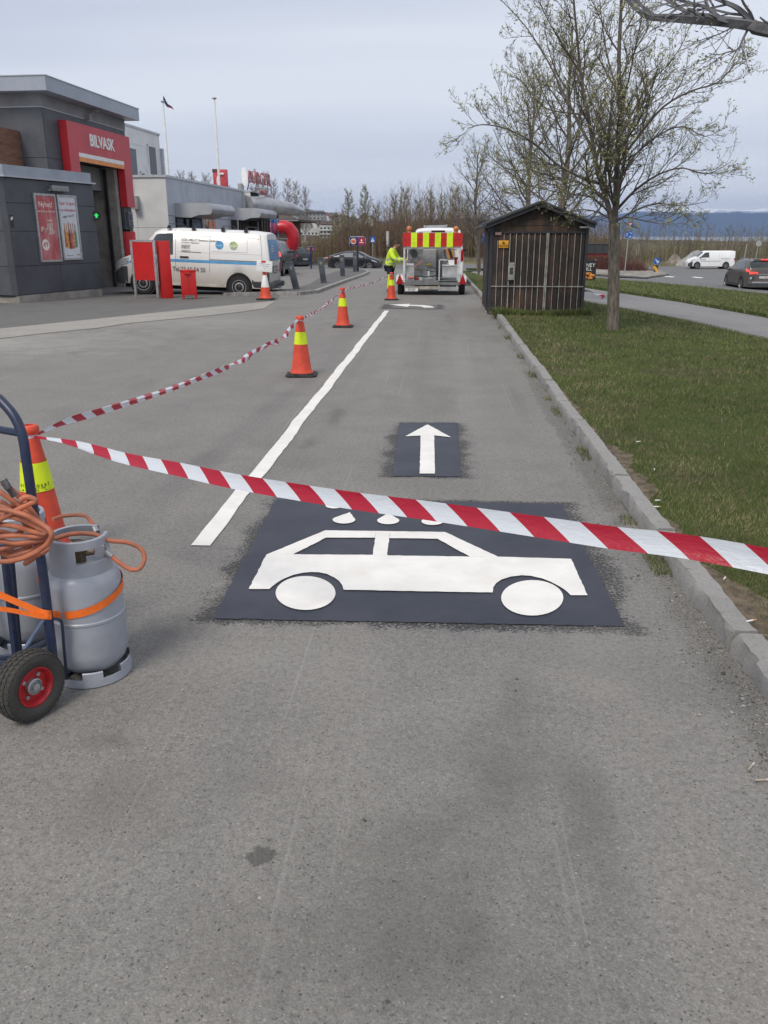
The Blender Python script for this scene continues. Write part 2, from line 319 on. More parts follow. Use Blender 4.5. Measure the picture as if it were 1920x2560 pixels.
def interp(tab, x):
    if x <= tab[0][0]: return tab[0][1]
    for a, b in zip(tab, tab[1:]):
        if x <= b[0]: return a[1]+(b[1]-a[1])*(x-a[0])/max(1e-9, b[0]-a[0])
    return tab[-1][1]
# near hillside with the suburb
def hillz(x, y):
    yy = cl((y-420)/580, 0, 1); yy = yy*yy*(3-2*yy); xs_ = x/max(y, 600)*1000
    return -3.2 + (interp(((-330, 44), (-184, 36), (-115, 26), (-78, 19), (-30, 12), (60, 9)), xs_))*yy*cl((180-x)/180, 0, 1)+cl((y-200)/100, 0, 1)*1.5
q = MB(); nx, ny = 60, 40
q.v = [(-700+i*15, 170+j*28, hillz(-700+i*15, 170+j*28)+rnd.uniform(-.5, .5)*(j > 0)) for j in range(ny+1) for i in range(nx+1)]
q.f = [(j*(nx+1)+i, j*(nx+1)+i+1, (j+1)*(nx+1)+i+1, (j+1)*(nx+1)+i) for j in range(ny) for i in range(nx)]; q.mi = [0]*len(q.f)
def hp(px, py, z_up=0):            # where a sight line meets the hillside
    d = ray(px, py); t_ = 200/d.y
    for k in range(2400):
        p = CP+d*t_
        if p.z < hillz(p.x, p.y): return p
        t_ += .5/d.y
    return p
M_HILL = grass_mat('hill_scrub', ((.06, .055, .035), (.085, .075, .045), (.1, .085, .055)), (.09, .065, .05), .45)
tag(q.build('hillside', M_HILL, fix=False), kind='structure')
# paved surfaces
KX = lambda y: 1.25 - .008*cl(y-20, 0, 40) + .045*cl((5-y)/2.2, 0, 1)
lot = [(-70, -8), (KX(0), -8), (KX(2.8), 2.8), (KX(5), 5), (KX(20), 20), (KX(44), 44), (-2, 60), (-70, 60)]
sheet('car_park_asphalt', lot, 0, M_ASP)
fa, fb = gp(0, 822), gp(690, 752.5); fd = (fb-fa).normalized()
sheet('forecourt_asphalt', [(fa.x-fd.x*14, fa.y-fd.y*14), (fa.x, fa.y), (fb.x, fb.y), (fb.x-.3, fb.y+2.2), (-5.6, 29), (-6, 34), (-40, 34), (-40, 2)], .004, M_FORE)
def Wl(a, b, n, jit, side):           # a slightly wandering edge
    o = []
    for i in range(n+1):
        p = a.lerp(b, i/n); o.append((p.x+rnd.uniform(-jit, jit)+side[0], p.y+rnd.uniform(-jit, jit)+side[1]))
    return o
fa2 = fa-fd*8
sheet('dusty_strip', Wl(fa2, fb, 16, .02, (.02, -.02))+Wl(fb, fa2, 16, .16, (.7, -1.9))[1:], .008, M_DUST)
vf = [gp(1920, 742), gp(1700, 718), gp(1470, 699), gp(1300, 686), gp(1195, 676)]
road = [(60, 4), (30, 6), (16, 12), (vf[0].x, vf[0].y), (vf[1].x, vf[1].y), (vf[2].x, vf[2].y), (vf[3].x, vf[3].y), (vf[4].x+.3, vf[4].y), (KX(44), 50), (-2, 59.9), (-80, 59.9), (-80, 82), (-12, 80), (6, 84), (20, 103), (50, 112), (120, 118), (120, 4)]
sheet('road', road, -.03, M_ROAD)
# footpath
pn = [gp(1920, 858), gp(1700, 806), gp(1465, 762)]; pf = [gp(1920, 797), gp(1700, 757), gp(1470, 722)]
near = [(9.5, 3), (7.6, 8)]+[(p.x, p.y) for p in pn]+[(2.9, 31), (2.0, 40), (1.5, 46)]
far = [(2.6, 50), (3.6, 42)]+[(p.x, p.y) for p in pf[::-1]]+[(9.3, 12), (11.6, 6), (13, 3)]
sheet('footpath', near+far, .02, M_PATH)
near_edge, far_edge = near, far
# lawns
lawn = [(KX(0)+.115, -8), (12, -8), (9.5, 3)]+near[1:]+[(KX(44)+.1, 47), (KX(44)+.14, 44), (KX(20)+.115, 20), (KX(5.2)+.115, 5.2), (KX(2.8)+.115, 2.8)]
sheet('lawn', [(x-.0, y) for x, y in lawn], .075, M_LAWN)
verge = far[:] + [(20, 3), (16, 11.5), (vf[0].x-.1, vf[0].y), (vf[1].x-.1, vf[1].y), (vf[2].x-.1, vf[2].y), (vf[3].x-.1, vf[3].y), (vf[4].x, vf[4].y), (1.6, 52)]
sheet('verge', verge, -.02, M_VERGE, thick=.13)
# soil strip along the path edge
def strip(name, line, w, m, dz, jit=.05):
    o = []; n = []
    for i, (x, y) in enumerate(line):
        a = Vector(line[max(i-1, 0)]); b_ = Vector(line[min(i+1, len(line)-1)]); d = (b_-a).normalized(); nn = Vector((d.y, -d.x))
        o.append((x+nn.x*(-w/2), y+nn.y*(-w/2))); n.append((x+nn.x*(w/2), y+nn.y*(w/2)))
    sheet(name, o+n[::-1], dz, m)
def dens(line, n=6, jit=.06):
    o = []
    for i in range(len(line)-1):
        for k in range(n): o.append((line[i][0]+(line[i+1][0]-line[i][0])*k/n+rnd.uniform(-jit, jit), line[i][1]+(line[i+1][1]-line[i][1])*k/n))
    return o+[line[-1]]
M_SOIL = mat('bare_soil', (.15, .135, .11), .95, 0, .25, 8, .6, 40)
ke = [(KX(y_)+.115+.07, y_) for y_ in (1.0, 2, 3, 4, 5, 6, 7, 8, 9.5)]
M_SOILB = mat('brown_soil', (.13, .10, .068), .95, 0, .3, 14, .8, 60)
le = [(x, y) for x, y in dens(ke, 12, 0)]; sheet('kerb_soil', [(KX(y)+.112, y) for x, y in le]+[(KX(y)+.115+max(.012, .07+.06*math.sin(y*2.3)+.05*math.sin(y*7.1)+rnd.uniform(-.03, .03))*min(1, (9.6-y)/3), y) for x, y in le[::-1]], .079, M_SOILB)
strip('path_edge_soil', dens(near_edge[1:7]), .22, M_SOIL, .081)
# ---- kerb
m, t, b = graph('granite'); g = G_(t); o = g.obj()
col = g.mix(g.noise(o, 140, 4, .8), (.10, .10, .10), (.5, .485, .46)); col = g.mix(g.mr(g.noise(o, 3, 5, .7), .35, .7, 0, .6), col, (.2, .19, .175))
col = g.mix(g.mr(g.noise(o, 35, 5, .8), .55, .72, 0, .7), col, (.08, .078, .07))
t.links.new(col, b.inputs['Base Color']); b.inputs['Roughness'].default_value = .85
t.links.new(g.bump(g.noise(o, 45, 6, .75), .6, .01), b.inputs['Normal']); M_GRAN = m
q = MB(); y = -6.; rk = random.Random(5)
while y < 44:
    L = rk.choice([.9, 1.0, 1.15, 1.3]); y2 = min(y+L, 44); g0 = .011; j1, j2, jz = rk.uniform(-.012, .012), rk.uniform(-.012, .012), rk.uniform(-.008, .008)
    ns = 22 if y < 12 else 4; lo = []
    for i in range(ns+1):
        yy = y+g0+(y2-y-2*g0)*i/ns; x0 = KX(yy)+j1+(j2-j1)*i/ns; z0 = T(x0, yy); wv = (lambda s_: rk.uniform(-s_, s_)) if y < 16 else (lambda s_: 0)
        tz = z0+.10+jz
        lo.append([(x0+.0+wv(.012), yy, z0-.1), (x0+.0+wv(.012), yy, z0+.045), (x0+.008+wv(.011), yy, tz-.014+wv(.005)), (x0+.016+wv(.008), yy, tz+wv(.003)), (x0+.065, yy, tz+wv(.003)), (x0+.112+wv(.005), yy, tz+wv(.004)), (x0+.122, yy, tz-.015), (x0+.122, yy, z0-.1)])
    vs = [p for r_ in lo for p in r_]; fs = [(i*8+k, i*8+k+1, i*8+8+k+1, i*8+8+k) for i in range(ns) for k in range(7)]+[tuple(range(7, -1, -1)), tuple(ns*8+k for k in range(8))]
    q.add(vs, fs); y = y2
tag(q.build('kerb', M_GRAN), kind='structure')
# kerb of the traffic island by the bollards
isl = [gp(*p) for p in ((560, 741), (690, 737), (745, 738), (790, 733), (822, 721), (870, 703), (905, 691), (920, 684), (915, 679), (895, 674))]
q = MB()
for i in range(len(isl)-1):
    a, b_ = isl[i], isl[i+1]; za, zb = T(a.x, a.y), T(b_.x, b_.y)
    q.bar((a.x, a.y, za+.02), (b_.x, b_.y, zb+.02), .14, .16)
tag(q.build('island_kerb', mat('concrete_kerb', (.3, .29, .275), .85, 0, .2, 5, .3)), kind='structure')
M_PAVE = asphalt('asphalt_island', (.12, .118, .115), coarse=.5)
ii = [(p.x-.08, p.y) for p in isl]
bk = [gp(*p) for p in ((860, 678), (835, 684), (800, 699), (775, 716), (735, 728), (640, 733))]
sheet('island_paving', ii+[(p.x, p.y) for p in bk], .085, M_PAVE)
# lane paint ---------------------------------------------------------------
m, t, b = graph('road_paint'); g = G_(t); o = g.obj()
col = g.mix(g.mr(g.noise(o, 5, 5, .6), .35, .7), (.72, .70, .66), (.83, .81, .77)); col = g.mix(g.mr(g.noise(o, 55, 4, .7), .3, .42, .22, 0), col, (.5, .46, .4))
col = g.mix(g.mr(g.noise(g.mapv(o, loc=(2, 9, 0)), 1.4, 4, .6), .58, .75, 0, .25), col, (.55, .48, .42))
t.links.new(col, b.inputs['Base Color']); b.inputs['Roughness'].default_value = .62; t.links.new(g.bump(g.noise(o, 120, 3), .35, .003), b.inputs['Normal']); M_PAINT = m
m, t, b = graph('pad_primer'); g = G_(t); o = g.obj()
col = g.mix(g.mr(g.noise(o, 3, 4, .6), .35, .7), (.027, .031, .046), (.044, .048, .064)); col = g.mix(g.mr(g.noise(o, 160, 3, .8), .6, .8, 0, .5), col, (.09, .09, .1))
t.links.new(col, b.inputs['Base Color']); b.inputs['Roughness'].default_value = .55; t.links.new(g.bump(g.noise(o, 90, 4, .7), .4, .004), b.inputs['Normal']); M_PAD = m
def rag(poly, j, step):
    o = []
    for i, a in enumerate(poly):
        b_ = poly[(i+1) % len(poly)]; L = math.hypot(b_[0]-a[0], b_[1]-a[1]); n = max(1, int(L/step))
        for k in range(n): o.append((a[0]+(b_[0]-a[0])*k/n+(rnd.uniform(-j, j) if k else 0), a[1]+(b_[1]-a[1])*k/n+(rnd.uniform(-j, j) if k else 0)))
    return o
def flat(name, polys, z, m, label, cat, jit=0):
    q = MB(); th = .003
    for poly in polys:
        poly = rag(poly, .0022, .03)
        bmx = bmesh.new(); f = bmx.faces.new([bmx.verts.new((x, y, T(x, y)+z)) for x, y in poly]); bmesh.ops.triangulate(bmx, faces=[f]); bmx.verts.index_update()
        q.add([v.co.copy() for v in bmx.verts], [tuple(v.index for v in ff.verts) for ff in bmx.faces]); bmx.free()
    o = q.build(name, m, smooth=False)
    for p in o.data.polygons:
        if p.normal.z < 0: p.flip()
    return tag(o, label, cat, None, 'structure' if not label else None)
# long white line
L, Rr = [], []
yy = 4.42
while yy < 20.4:
    wv = .006*math.sin(yy*2.1)+.004*math.sin(yy*5.3+1); L.append((-1.40+wv+rnd.uniform(-.004, .004)+.007*(yy-4.4), yy)); Rr.append((-1.285+wv+rnd.uniform(-.004, .004)+.0068*(yy-4.4), yy)); yy += .12
sheet('lane_line', L+Rr[::-1], .006, M_PAINT)
def padq(px, hz=0): return [gz(*p, 0) for p in px]
def P2(pts): return [(gz(x, y, 0).x, gz(x, y, 0).y) for x, y in pts]
sheet('marking_pad', rag(P2([(532, 1548), (1562, 1568), (1405, 1262), (690, 1248)]), .005, .03), .005, M_PAD)
sheet('arrow_pad', rag(P2([(981, 1191), (1153, 1193), (1142, 1058), (999, 1058)]), .005, .03), .005, M_PAD)
sheet('turn_arrow_pad', P2([(968, 769), (1088, 775), (1094, 762), (1012, 760)]), .005, M_ROAD)
def z4(pts): return [(500+x/1.4813, 1200+y/1.4813) for x, y in pts]
def ell(cx, cy, rx, ry, n=28, a0=0, a1=360): return [(cx+rx*math.cos(R(a0+(a1-a0)*i/n)), cy+ry*math.sin(R(a0+(a1-a0)*i/n))) for i in range(n+(a1-a0 < 360))]
# car outline: upper body and lower body as separate simple pieces, windows left open to the pad
fe = lambda c, n=12: c
arcR = [(532, 413), (527, 396), (515, 380), (497, 367), (470, 354), (440, 348), (412, 347), (380, 350), (345, 358), (315, 370), (288, 385), (268, 400), (257, 410)]
arcL = [(1083, 423), (1085, 405), (1095, 390), (1118, 374), (1150, 364), (1190, 359), (1225, 361), (1265, 370), (1300, 384), (1335, 403), (1360, 421), (1372, 433)]
lower = [(181, 410), (246, 282), (345, 281), (640, 283), (694, 285), (1000, 290), (1103, 290), (1374, 298), (1435, 433)]+arcL[::-1]+[(1083, 423)]+arcR
lower = [p for i, p in enumerate(lower) if i == 0 or p != lower[i-1]]
upL = [(246, 282), (464, 192), (652, 194), (649, 219), (467, 219), (345, 281)]
upC = [(652, 194), (703, 195), (700, 221), (694, 285), (640, 283), (649, 219)]
upR = [(703, 195), (907, 198), (1103, 290), (1000, 290), (879, 223), (700, 221)]
polys = [P2(z4(p)) for p in (lower, upL, upC, upR)]
polys += [P2(z4([(x*.99+4, y) for x, y in ell(391, 425, 112, 63, 36)])), P2(z4(ell(1230, 443, 115, 66, 36)))]
def drop(cx, cy, w, h, lean):
    pts = ell(cx, cy, w, h*.52, 20, -20, 200); return [(cx+lean, cy-h)]+pts
for d_ in ((533, 152, 42, 28, 22), (697, 155, 41, 27, 0), (861, 158, 41, 27, -20)): polys.append(P2(z4(drop(*d_))))
for d_ in ((497, 100, 32, 20, 20), (640, 98, 32, 20, 0), (780, 100, 32, 20, -14)): polys.append(P2(z4(drop(*d_))))
flat('car_wash_symbol', polys, .010, M_PAINT, None, None)
def z5b(pts): return [(660+x/3.318, 680+y/3.318) for x, y in pts]
arrow = [(1291, 1682), (1300, 1365), (1172, 1371), (1340, 1280), (1357, 1273), (1374, 1281), (1551, 1379), (1411, 1363), (1418, 1682)]
flat('straight_arrow', [P2(z5b(arrow))], .010, M_PAINT, None, None)
def z4b(pts): return [(940+x/6.38, 540+y/6.38) for x, y in pts]
turn = [(205, 1420), (550, 1404), (525, 1420), (650, 1421), (760, 1430), (850, 1438), (918, 1455), (920, 1468), (770, 1468), (700, 1450), (560, 1440), (500, 1440), (540, 1452)]
turn = [(205, 1418), (555, 1404), (525, 1421), (640, 1422), (760, 1427), (870, 1440), (915, 1452), (922, 1467), (765, 1468), (730, 1452), (640, 1442), (530, 1440), (500, 1455)]
flat('turn_arrow', [P2(z4b(turn))], .010, M_PAINT, None, None)
for px0, px1, py in ((1659, 1681, 692), (1729, 1753, 694), (1545, 1565, 691), (1500, 1515, 680)):
    a = gp(px0, py-1.6); b_ = gp(px1, py+.6); sheet('lane_dash', [(a.x, a.y), (a.x+.5, a.y+1.0), (b_.x+.5, b_.y+1.0), (b_.x, b_.y)], -.024, M_PAINT)
# gravelly splitter island by the roundabout signs
q = MB(); c0 = [gp(*p) for p in ((1500, 668), (1470, 682), (1545, 693), (1625, 694), (1672, 688), (1650, 678), (1600, 668))]
sheet('splitter_island', [(p.x, p.y) for p in c0], .02, mat('rubble_gravel', (.26, .235, .205), .95, 0, .3, 1.2, .8, 30), thick=.1)
# ================================================================ BUILDINGS
M_DK = mat('dark_panel', (.075, .08, .095), .55, 0, .1, 1.5, .08, 30)
M_DKG = mat('dark_gap', (.012, .012, .014), .9)
M_FAS = mat('grey_fascia', (.33, .36, .42), .45, .1, .06, 1.2)
M_FASL = mat('grey_fascia_light', (.42, .44, .48), .5, 0, .06, 1.2)
M_SOF = mat('grey_render', (.22, .225, .235), .8, 0, .08, 1.5)
M_CONC = mat('concrete', (.3, .28, .25), .9, 0, .16, 2.2, .4, 25)
M_RED = mat('red_sign', (.62, .03, .04), .42, 0, .05, 2)
M_REDF = mat('red_sign_face', (.52, .06, .075), .5, 0, .06, 2)
M_WHITE = mat('white_plastic', (.78, .78, .77), .45, 0, .05, 4)
M_ORG = mat('orange_stripe', (.75, .27, .07), .5)
M_STEEL = mat('galvanised', (.42, .43, .44), .42, .55, .12, 12)
M_LITE = mat('light_panel', (.62, .62, .62), .5, 0, .05, 1.2)
M_LITE2 = mat('blue_grey_panel', (.40, .425, .475), .45, .15, .06, 1.2)
M_BLK = mat('black_plastic', (.025, .025, .027), .5, 0, .1, 8)
M_GLASS = mat('dark_glass', (.02, .024, .028), .08, 0, .2, .6, spec=.7)
M_BROWN = mat('brown_wood', (.2, .095, .06), .7, 0, .2, 3, vscale=(1, 1, 10))
def panels(q, f3, w, h, cols, rows, gap=.012, th=.02):
    """separate slabs on a wall: f3(u,v,d)"""
    for i in range(len(cols)-1):
        for j in range(len(rows)-1):
            u0, u1, v0, v1 = cols[i]+gap/2, cols[i+1]-gap/2, rows[j]+gap/2, rows[j+1]-gap/2
            q.prism([(u0, v0), (u1, v0), (u1, v1), (u0, v1)], f3, th)
cw = thing('car_wash_building', 'dark grey panelled car wash hall with red portal and pale overhanging roof', 'car wash', (-11.63, 25.93, -.1), R(-3))
LZ = .1
q = MB(); D = -12
q.bb(D, 0, 0, 1.52, 0, 5.35); q.bb(D, 0, 4.95, 5.87, 0, 5.35); q.bb(D, 0, 1.521, 4.949, 4.05, 5.349); q.bb(D, -6, 1.521, 4.949, 0, 4.049)
q.build('wall', M_DKG, cw, smooth=False)
q = MB()
rows = [0.02, 1.35, 2.7, 4.0, 5.35]
panels(q, lambda u, v, d: (d+.001, u, v), 0, 0, [0.0, .9], rows); panels(q, lambda u, v, d: (d+.001, u, v), 0, 0, [5.55, 5.87], rows)
panels(q, lambda u, v, d: (d+.001, u, v), 0, 0, [.9, 3.2, 5.55], [5.0, 5.35])
panels(q, lambda u, v, d: (u, -d-.001, v), 0, 0, [-5.0, -3.3, -1.65, 0.02], rows)
q.build('cladding_panel', M_DK, cw, smooth=False)
q = MB(); q.bb(D, .03, -.03, 5.9, 5.351, 5.72); q.build('soffit_band', M_SOF, cw, smooth=False)
q = MB(); q.m = 0; q.bb(D-.3, .45, -.45, 6.25, 5.722, 6.1); q.build('roof', [M_FAS], cw, smooth=False)
q = MB(); q.bb(D-.3, .47, -.47, 6.27, 6.101, 6.125); q.build('roof_flashing', M_FASL, cw, smooth=False)
q = MB(); q.bb(.0, .035, -.02, 5.88, 5.35, 5.375); q.bb(-5, .035, -.035, 0, 5.35, 5.375); q.build('trim_strip', M_FASL, cw, smooth=False)
# portal: U-shaped red frame standing proud
q = MB(); t0 = .03; t1 = .28
por = [(.9, 1.6), (1.52, 1.6), (1.52, 4.27), (4.93, 4.27), (4.93, 2.78), (5.58, 2.78), (5.58, 5.12), (.9, 5.12)]
q.prism(por, lambda u, v, d: (t0+d, u, v), t1-t0); po = q.build('red_portal', [M_RED, M_REDF], cw, smooth=False)
for p in po.data.polygons: p.material_index = 1 if p.normal.x > .9 else 0  # front gets a duller red, its shading put into the colour
q = MB(); q.bb(.2, t1+.004, 1.521, 4.929, 4.15, 4.269); q.build('white_stripe', M_WHITE, cw, smooth=False)
q = MB(); q.bb(.2, t1, 1.521, 4.929, 4.02, 4.149); q.build('orange_stripe', M_ORG, cw, smooth=False)
_t = text('BILVASK', 'portal_lettering', .50, M_WHITE, cw, frame((t1+.012, 3.27, 4.69), (0, 1, 0), (0, 0, 1)), .012, bold=.012)
# opening: jambs, rolled door, dim interior
q = MB(); q.bb(-6, -.01, 4.70, 4.949, 0, 4.05); q.build('door_jamb', M_CONC, cw, smooth=False)
q = MB(); q.bb(-5.99, -.02, 1.521, 1.6, 0, 4.05); q.bb(-5.99, -5.9, 1.6, 4.7, 0, 4.05); q.build('wash_hall_lining', mat('hall_lining', (.2, .17, .14), .8), cw, smooth=False)
q = MB(); q.bb(-.6, -.5, 1.6, 4.7, 3.3, 4.04); q.build('roller_door', mat('door_leaf', (.2, .205, .2), .6, vscale=(1, 1, 8)), cw, smooth=False)
q = MB(); q.bb(-.4, -.3, 4.62, 4.70, 0, 4.0); q.build('door_track', M_BLK, cw, smooth=False)
q = MB(); q.bb(-2.2, -2.1, 3.9, 4.6, .95, 1.7); q.bb(-2.2, -2.09, 3.9, 4.6, .8, .9); q.build('wash_brush_panel', mat('wash_red', (.2, .02, .02), .6), cw, smooth=False)
q = MB(); q.bb(.02, .12, 4.95, 5.58, 2.03, 2.775); q.build('terminal_panel', M_DK, cw, smooth=False)
q = MB(); q.bb(.12, .2, 5.12, 5.5, 2.1, 2.62); tp = q.build('payment_terminal', mat('terminal_grey', (.12, .125, .14), .5), cw, bevel=.01)
q = MB(); q.bb(.2, .21, 5.2, 5.42, 2.36, 2.55); q.bb(.2, .208, 5.2, 5.42, 2.16, 2.18); q.bb(.2, .208, 5.2, 5.42, 2.25, 2.27); q.build('screen', M_GLASS, tp)
q = MB(); q.lathe([(.3, 0.1), (.3, 1.95)], 18, (0, 5.27, 0), None, R(-90), R(90)); q.build('red_column', M_RED, cw)
q = MB(); q.bb(.0, .2, 2.75, 2.86, 5.35, 5.5); q.tube([(.08, 2.8, 5.4), (.2, 3.0, 5.6)], .02, 6); q.lathe([(.0, .06), (.1, .03), (.1, 0), (0, -.02)], 14, (.25, 3.1, 5.62)); q.build('eave_lamp', mat('lamp_grey', (.25, .25, .25), .5), cw)
q = MB(); q.bb(-2.4, -.75, -1.3, -.03, 3.75, 4.72)
for k in range(3): q.bb(-2.41, -.74, -1.32, -.02, 4.0+k*.28, 4.015+k*.28)
q.build('wood_clad_box', M_BROWN, cw, smooth=False)
q = MB(); q.bb(.001, .05, 5.6, 5.86, 3.5, 3.62); q.sphere((.12, 5.72, 3.55), .06); q.build('wall_camera', M_BLK, cw)
# annex
ax_ = thing('car_wash_annex', 'low dark grey panelled annex on a concrete plinth with two poster frames', 'annex', (-11.15, 22.02, -.08), R(-15))
q = MB(); back = [(-.02, 0), (-.02, 3.66), (-1.9, 3.66), (-7, 3.6), (-7, .02), (-.3, .02)]
pl = [(0, .1), (0, 3.67), (-1.7, 3.67), (-7, 3.6), (-7, 0), (-.1, 0)]
q.prism([(u-.02 if u < -1 else u-.02, v) for u, v in pl], lambda u, v, d: (u, v, .25+d), 3.0); q.build('wall', M_DKG, ax_, smooth=False)
q = MB(); rows = [.24, .75, 1.5, 2.25, 2.98, 3.2]
panels(q, lambda u, v, d: (d-.019, u, v), 0, 0, [.08, 1.85, 3.67], [.28, 1.02, 1.9, 2.6, 3.2])
panels(q, lambda u, v, d: (u, -d+.0, v), 0, 0, [-7, -3.6, -1.9, -.1], [.28, 1.02, 1.9, 2.6, 3.2])
q.prism([(-.1, -.02), (.0, .08), (-.02, .09), (-.11, 0)], lambda u, v, d: (u, v, .28+d), 2.92)
q.build('cladding_panel', M_DK, ax_, smooth=False)
q = MB(); q.prism([(.0, .1), (.0, 3.62), (-1.6, 3.62), (-7, 3.5), (-7, .03), (-.1, .03)], lambda u, v, d: (u, v, -.1+d), .37); q.build('plinth', M_CONC, ax_, smooth=False)
q = MB(); q.prism([(.05, .05), (.05, 3.56), (-1.9, 3.56), (-7.1, 3.5), (-7.1, -.07), (-.08, -.07)], lambda u, v, d: (u, v, 3.26+d), .25); q.build('parapet', M_FAS, ax_, smooth=False)
q = MB(); q.prism([(.09, .03), (.09, 3.72), (-1.9, 3.72), (-7.1, 3.6), (-7.1, -.1), (-.1, -.1)], lambda u, v, d: (u, v, 3.215+d), .044); q.build('parapet_trim', M_FASL, ax_, smooth=False)
q = MB(); q.bb(0, .16, 1.78, 2.4, 2.95, 3.09); q.bb(0, .05, 1.7, 1.78, 2.95, 3.0); q.build('wall_lamp', mat('lamp_box', (.24, .25, .26), .6), ax_, bevel=.01)
q = MB(); q.bb(.0015, .006, .14, .26, 1.98, 2.3); sg = q.build('key_sign', M_BLK, ax_, smooth=False)
q = MB(); q.prism([(.16, 2.16), (.24, 2.2), (.24, 2.26), (.17, 2.24)], lambda u, v, d: (.006+d, u, v), .002); q.build('key_mark', M_WHITE, sg, smooth=False)
# poster frames (things that hang on the wall)
AM = Matrix.Translation((-11.15, 22.02, -.08)) @ Matrix.Rotation(R(-15), 4, 'Z')
def poster(y0, y1, z0, z1, label, base):
    o = thing('poster_frame', label, 'poster', AM @ Vector((.0, y0, z0)), R(-15), 'poster frames on the annex'); w_, h_ = y1-y0, z1-z0
    q = MB(); f = .055
    q.bb(.003, .05, 0, w_, 0, f); q.bb(.003, .05, 0, w_, h_-f, h_); q.bb(.003, .05, 0, f, f, h_-f); q.bb(.003, .05, w_-f, w_, f, h_-f); q.build('frame', M_STEEL, o, smooth=False)
    q = MB(); q.bb(.01, .03, f, w_-f, f, h_-f); q.build('poster_sheet', base, o, smooth=False); return o, w_, h_
def pf(x, y, z=.032): return frame((z, x, y), (0, 1, 0), (0, 0, 1))
m, t, b = graph('poster_red'); g = G_(t); o = g.obj()
c = g.mix(g.mr(g.noise(g.mapv(o, (1, 3, 1.2)), 1.3, 4, .5), .4, .65), (.42, .07, .08), (.55, .2, .2)); t.links.new(c, b.inputs['Base Color']); b.inputs['Roughness'].default_value = .3
M_PR = m; M_PW = mat('poster_white', (.62, .64, .68), .3, 0, .05, 2)
M_PTX = mat('poster_cream', (.8, .75, .7), .5); M_PRT = mat('poster_red_text', (.5, .07, .08), .5); M_PBT = mat('poster_dark_text', (.08, .09, .12), .5)
p1, w_, h_ = poster(1.08, 1.94, 1.1, 2.87, 'silver framed red poster with white round price badge on the annex wall', M_PR)
text('Nyhet!', 'headline', .2, M_PTX, p1, pf(w_*.5, h_-.28)); text('Lun, fersk og mettende', 'subline', .075, M_PTX, p1, pf(w_*.5, h_-.45))
text('lunsj', 'word', .1, M_PTX, p1, pf(w_*.62, h_-.68)); text('meny', 'word', .1, M_PTX, p1, pf(w_*.62, h_-.78))
q = MB(); q.prism(ell(w_*.3, .45, .14, .145, 28), lambda u, v, d: (.03+d, u, v), .004); bd = q.build('price_badge', M_PTX, p1, smooth=False); text('49', 'price', .2, M_PRT, bd, pf(w_*.3, .45, .036))
q = MB(); rp = random.Random(4)
for k in range(9):
    cx, cy = .16+k*.06, .86+.05*math.sin(k*2.1); q.prism([(cx-.02, cy-.05), (cx+.03, cy-.07), (cx+.05, cy+.02), (cx+.01, cy+.08-.05*(k % 2))], lambda u, v, d: (.031+d+.0003*k, u, v), .002)
q.prism([(.42, .72), (.62, .72), (.6, .95), (.53, 1.05), (.47, .96)], lambda u, v, d: (.035+d, u, v), .002); q.build('food_picture', mat('food_cream', (.55, .42, .36), .5, 0, .3, 18), p1, smooth=False)
p2, w_, h_ = poster(2.0, 2.82, 1.13, 2.87, 'silver framed white poster with a bunch of bottles on the annex wall', M_PW)
text('Spar vi åpen', 'headline', .13, M_PRT, p2, pf(w_*.5, h_-.22)); text('om drikketilbud', 'subline', .095, M_PRT, p2, pf(w_*.5, h_-.4)); text('valgfri 2 for 37', 'subline', .085, M_PBT, p2, pf(w_*.5, h_-.56) @ Matrix.Rotation(R(6), 4, 'Z'))
cols_ = [(.5, .15, .05), (.6, .35, .05), (.25, .03, .03), (.5, .12, .14), (.55, .3, .12), (.12, .28, .15)]
for k in range(6):
    cx = .19+k*.088; hh = .62+.09*math.sin(math.pi*(k+.5)/6)-.02*(k % 2); zb = .36-.06*math.sin(math.pi*(k+.5)/6)
    q = MB(); q.prism([(cx-.045, zb), (cx+.045, zb), (cx+.045, zb+hh*.55), (cx+.014, zb+hh*.8), (cx+.014, zb+hh), (cx-.014, zb+hh), (cx-.014, zb+hh*.8), (cx-.045, zb+hh*.55)], lambda u, v, d: (.031+d+.0006*k, u, v), .002)
    q.build('bottle_picture', mat('bottle%d' % k, cols_[k], .4, 0, .3, 14), p2, smooth=False)
text('meny', 'word', .06, M_PRT, p2, pf(w_*.82, .14)); text('kun i dag og i morgen', 'word', .03, M_PBT, p2, pf(w_*.35, .12))
# green arrow signal
ts = thing('arrow_signal', 'round black signal with lit green arrow at the wash entrance', 'signal', AM @ Vector((-.05, 3.74, 2.35)), R(-60))
q = MB(); q.cyl((-.0, 0, 0), (.16, 0, 0), .135, 24); q.bb(-.2, 0, -.03, .03, -.03, .03); q.build('housing', M_BLK, ts)
q = MB(); q.prism([(-.07, .0), (-.03, .0), (-.03, -.06), (.03, -.06), (.03, .0), (.07, .0), (0, .075)], lambda u, v, d: (.161+d, u, v), .01); q.build('green_arrow', mat('green_led', (.02, .6, .1), .5, emit=(.02, .6, .1, .7)), ts, smooth=False)
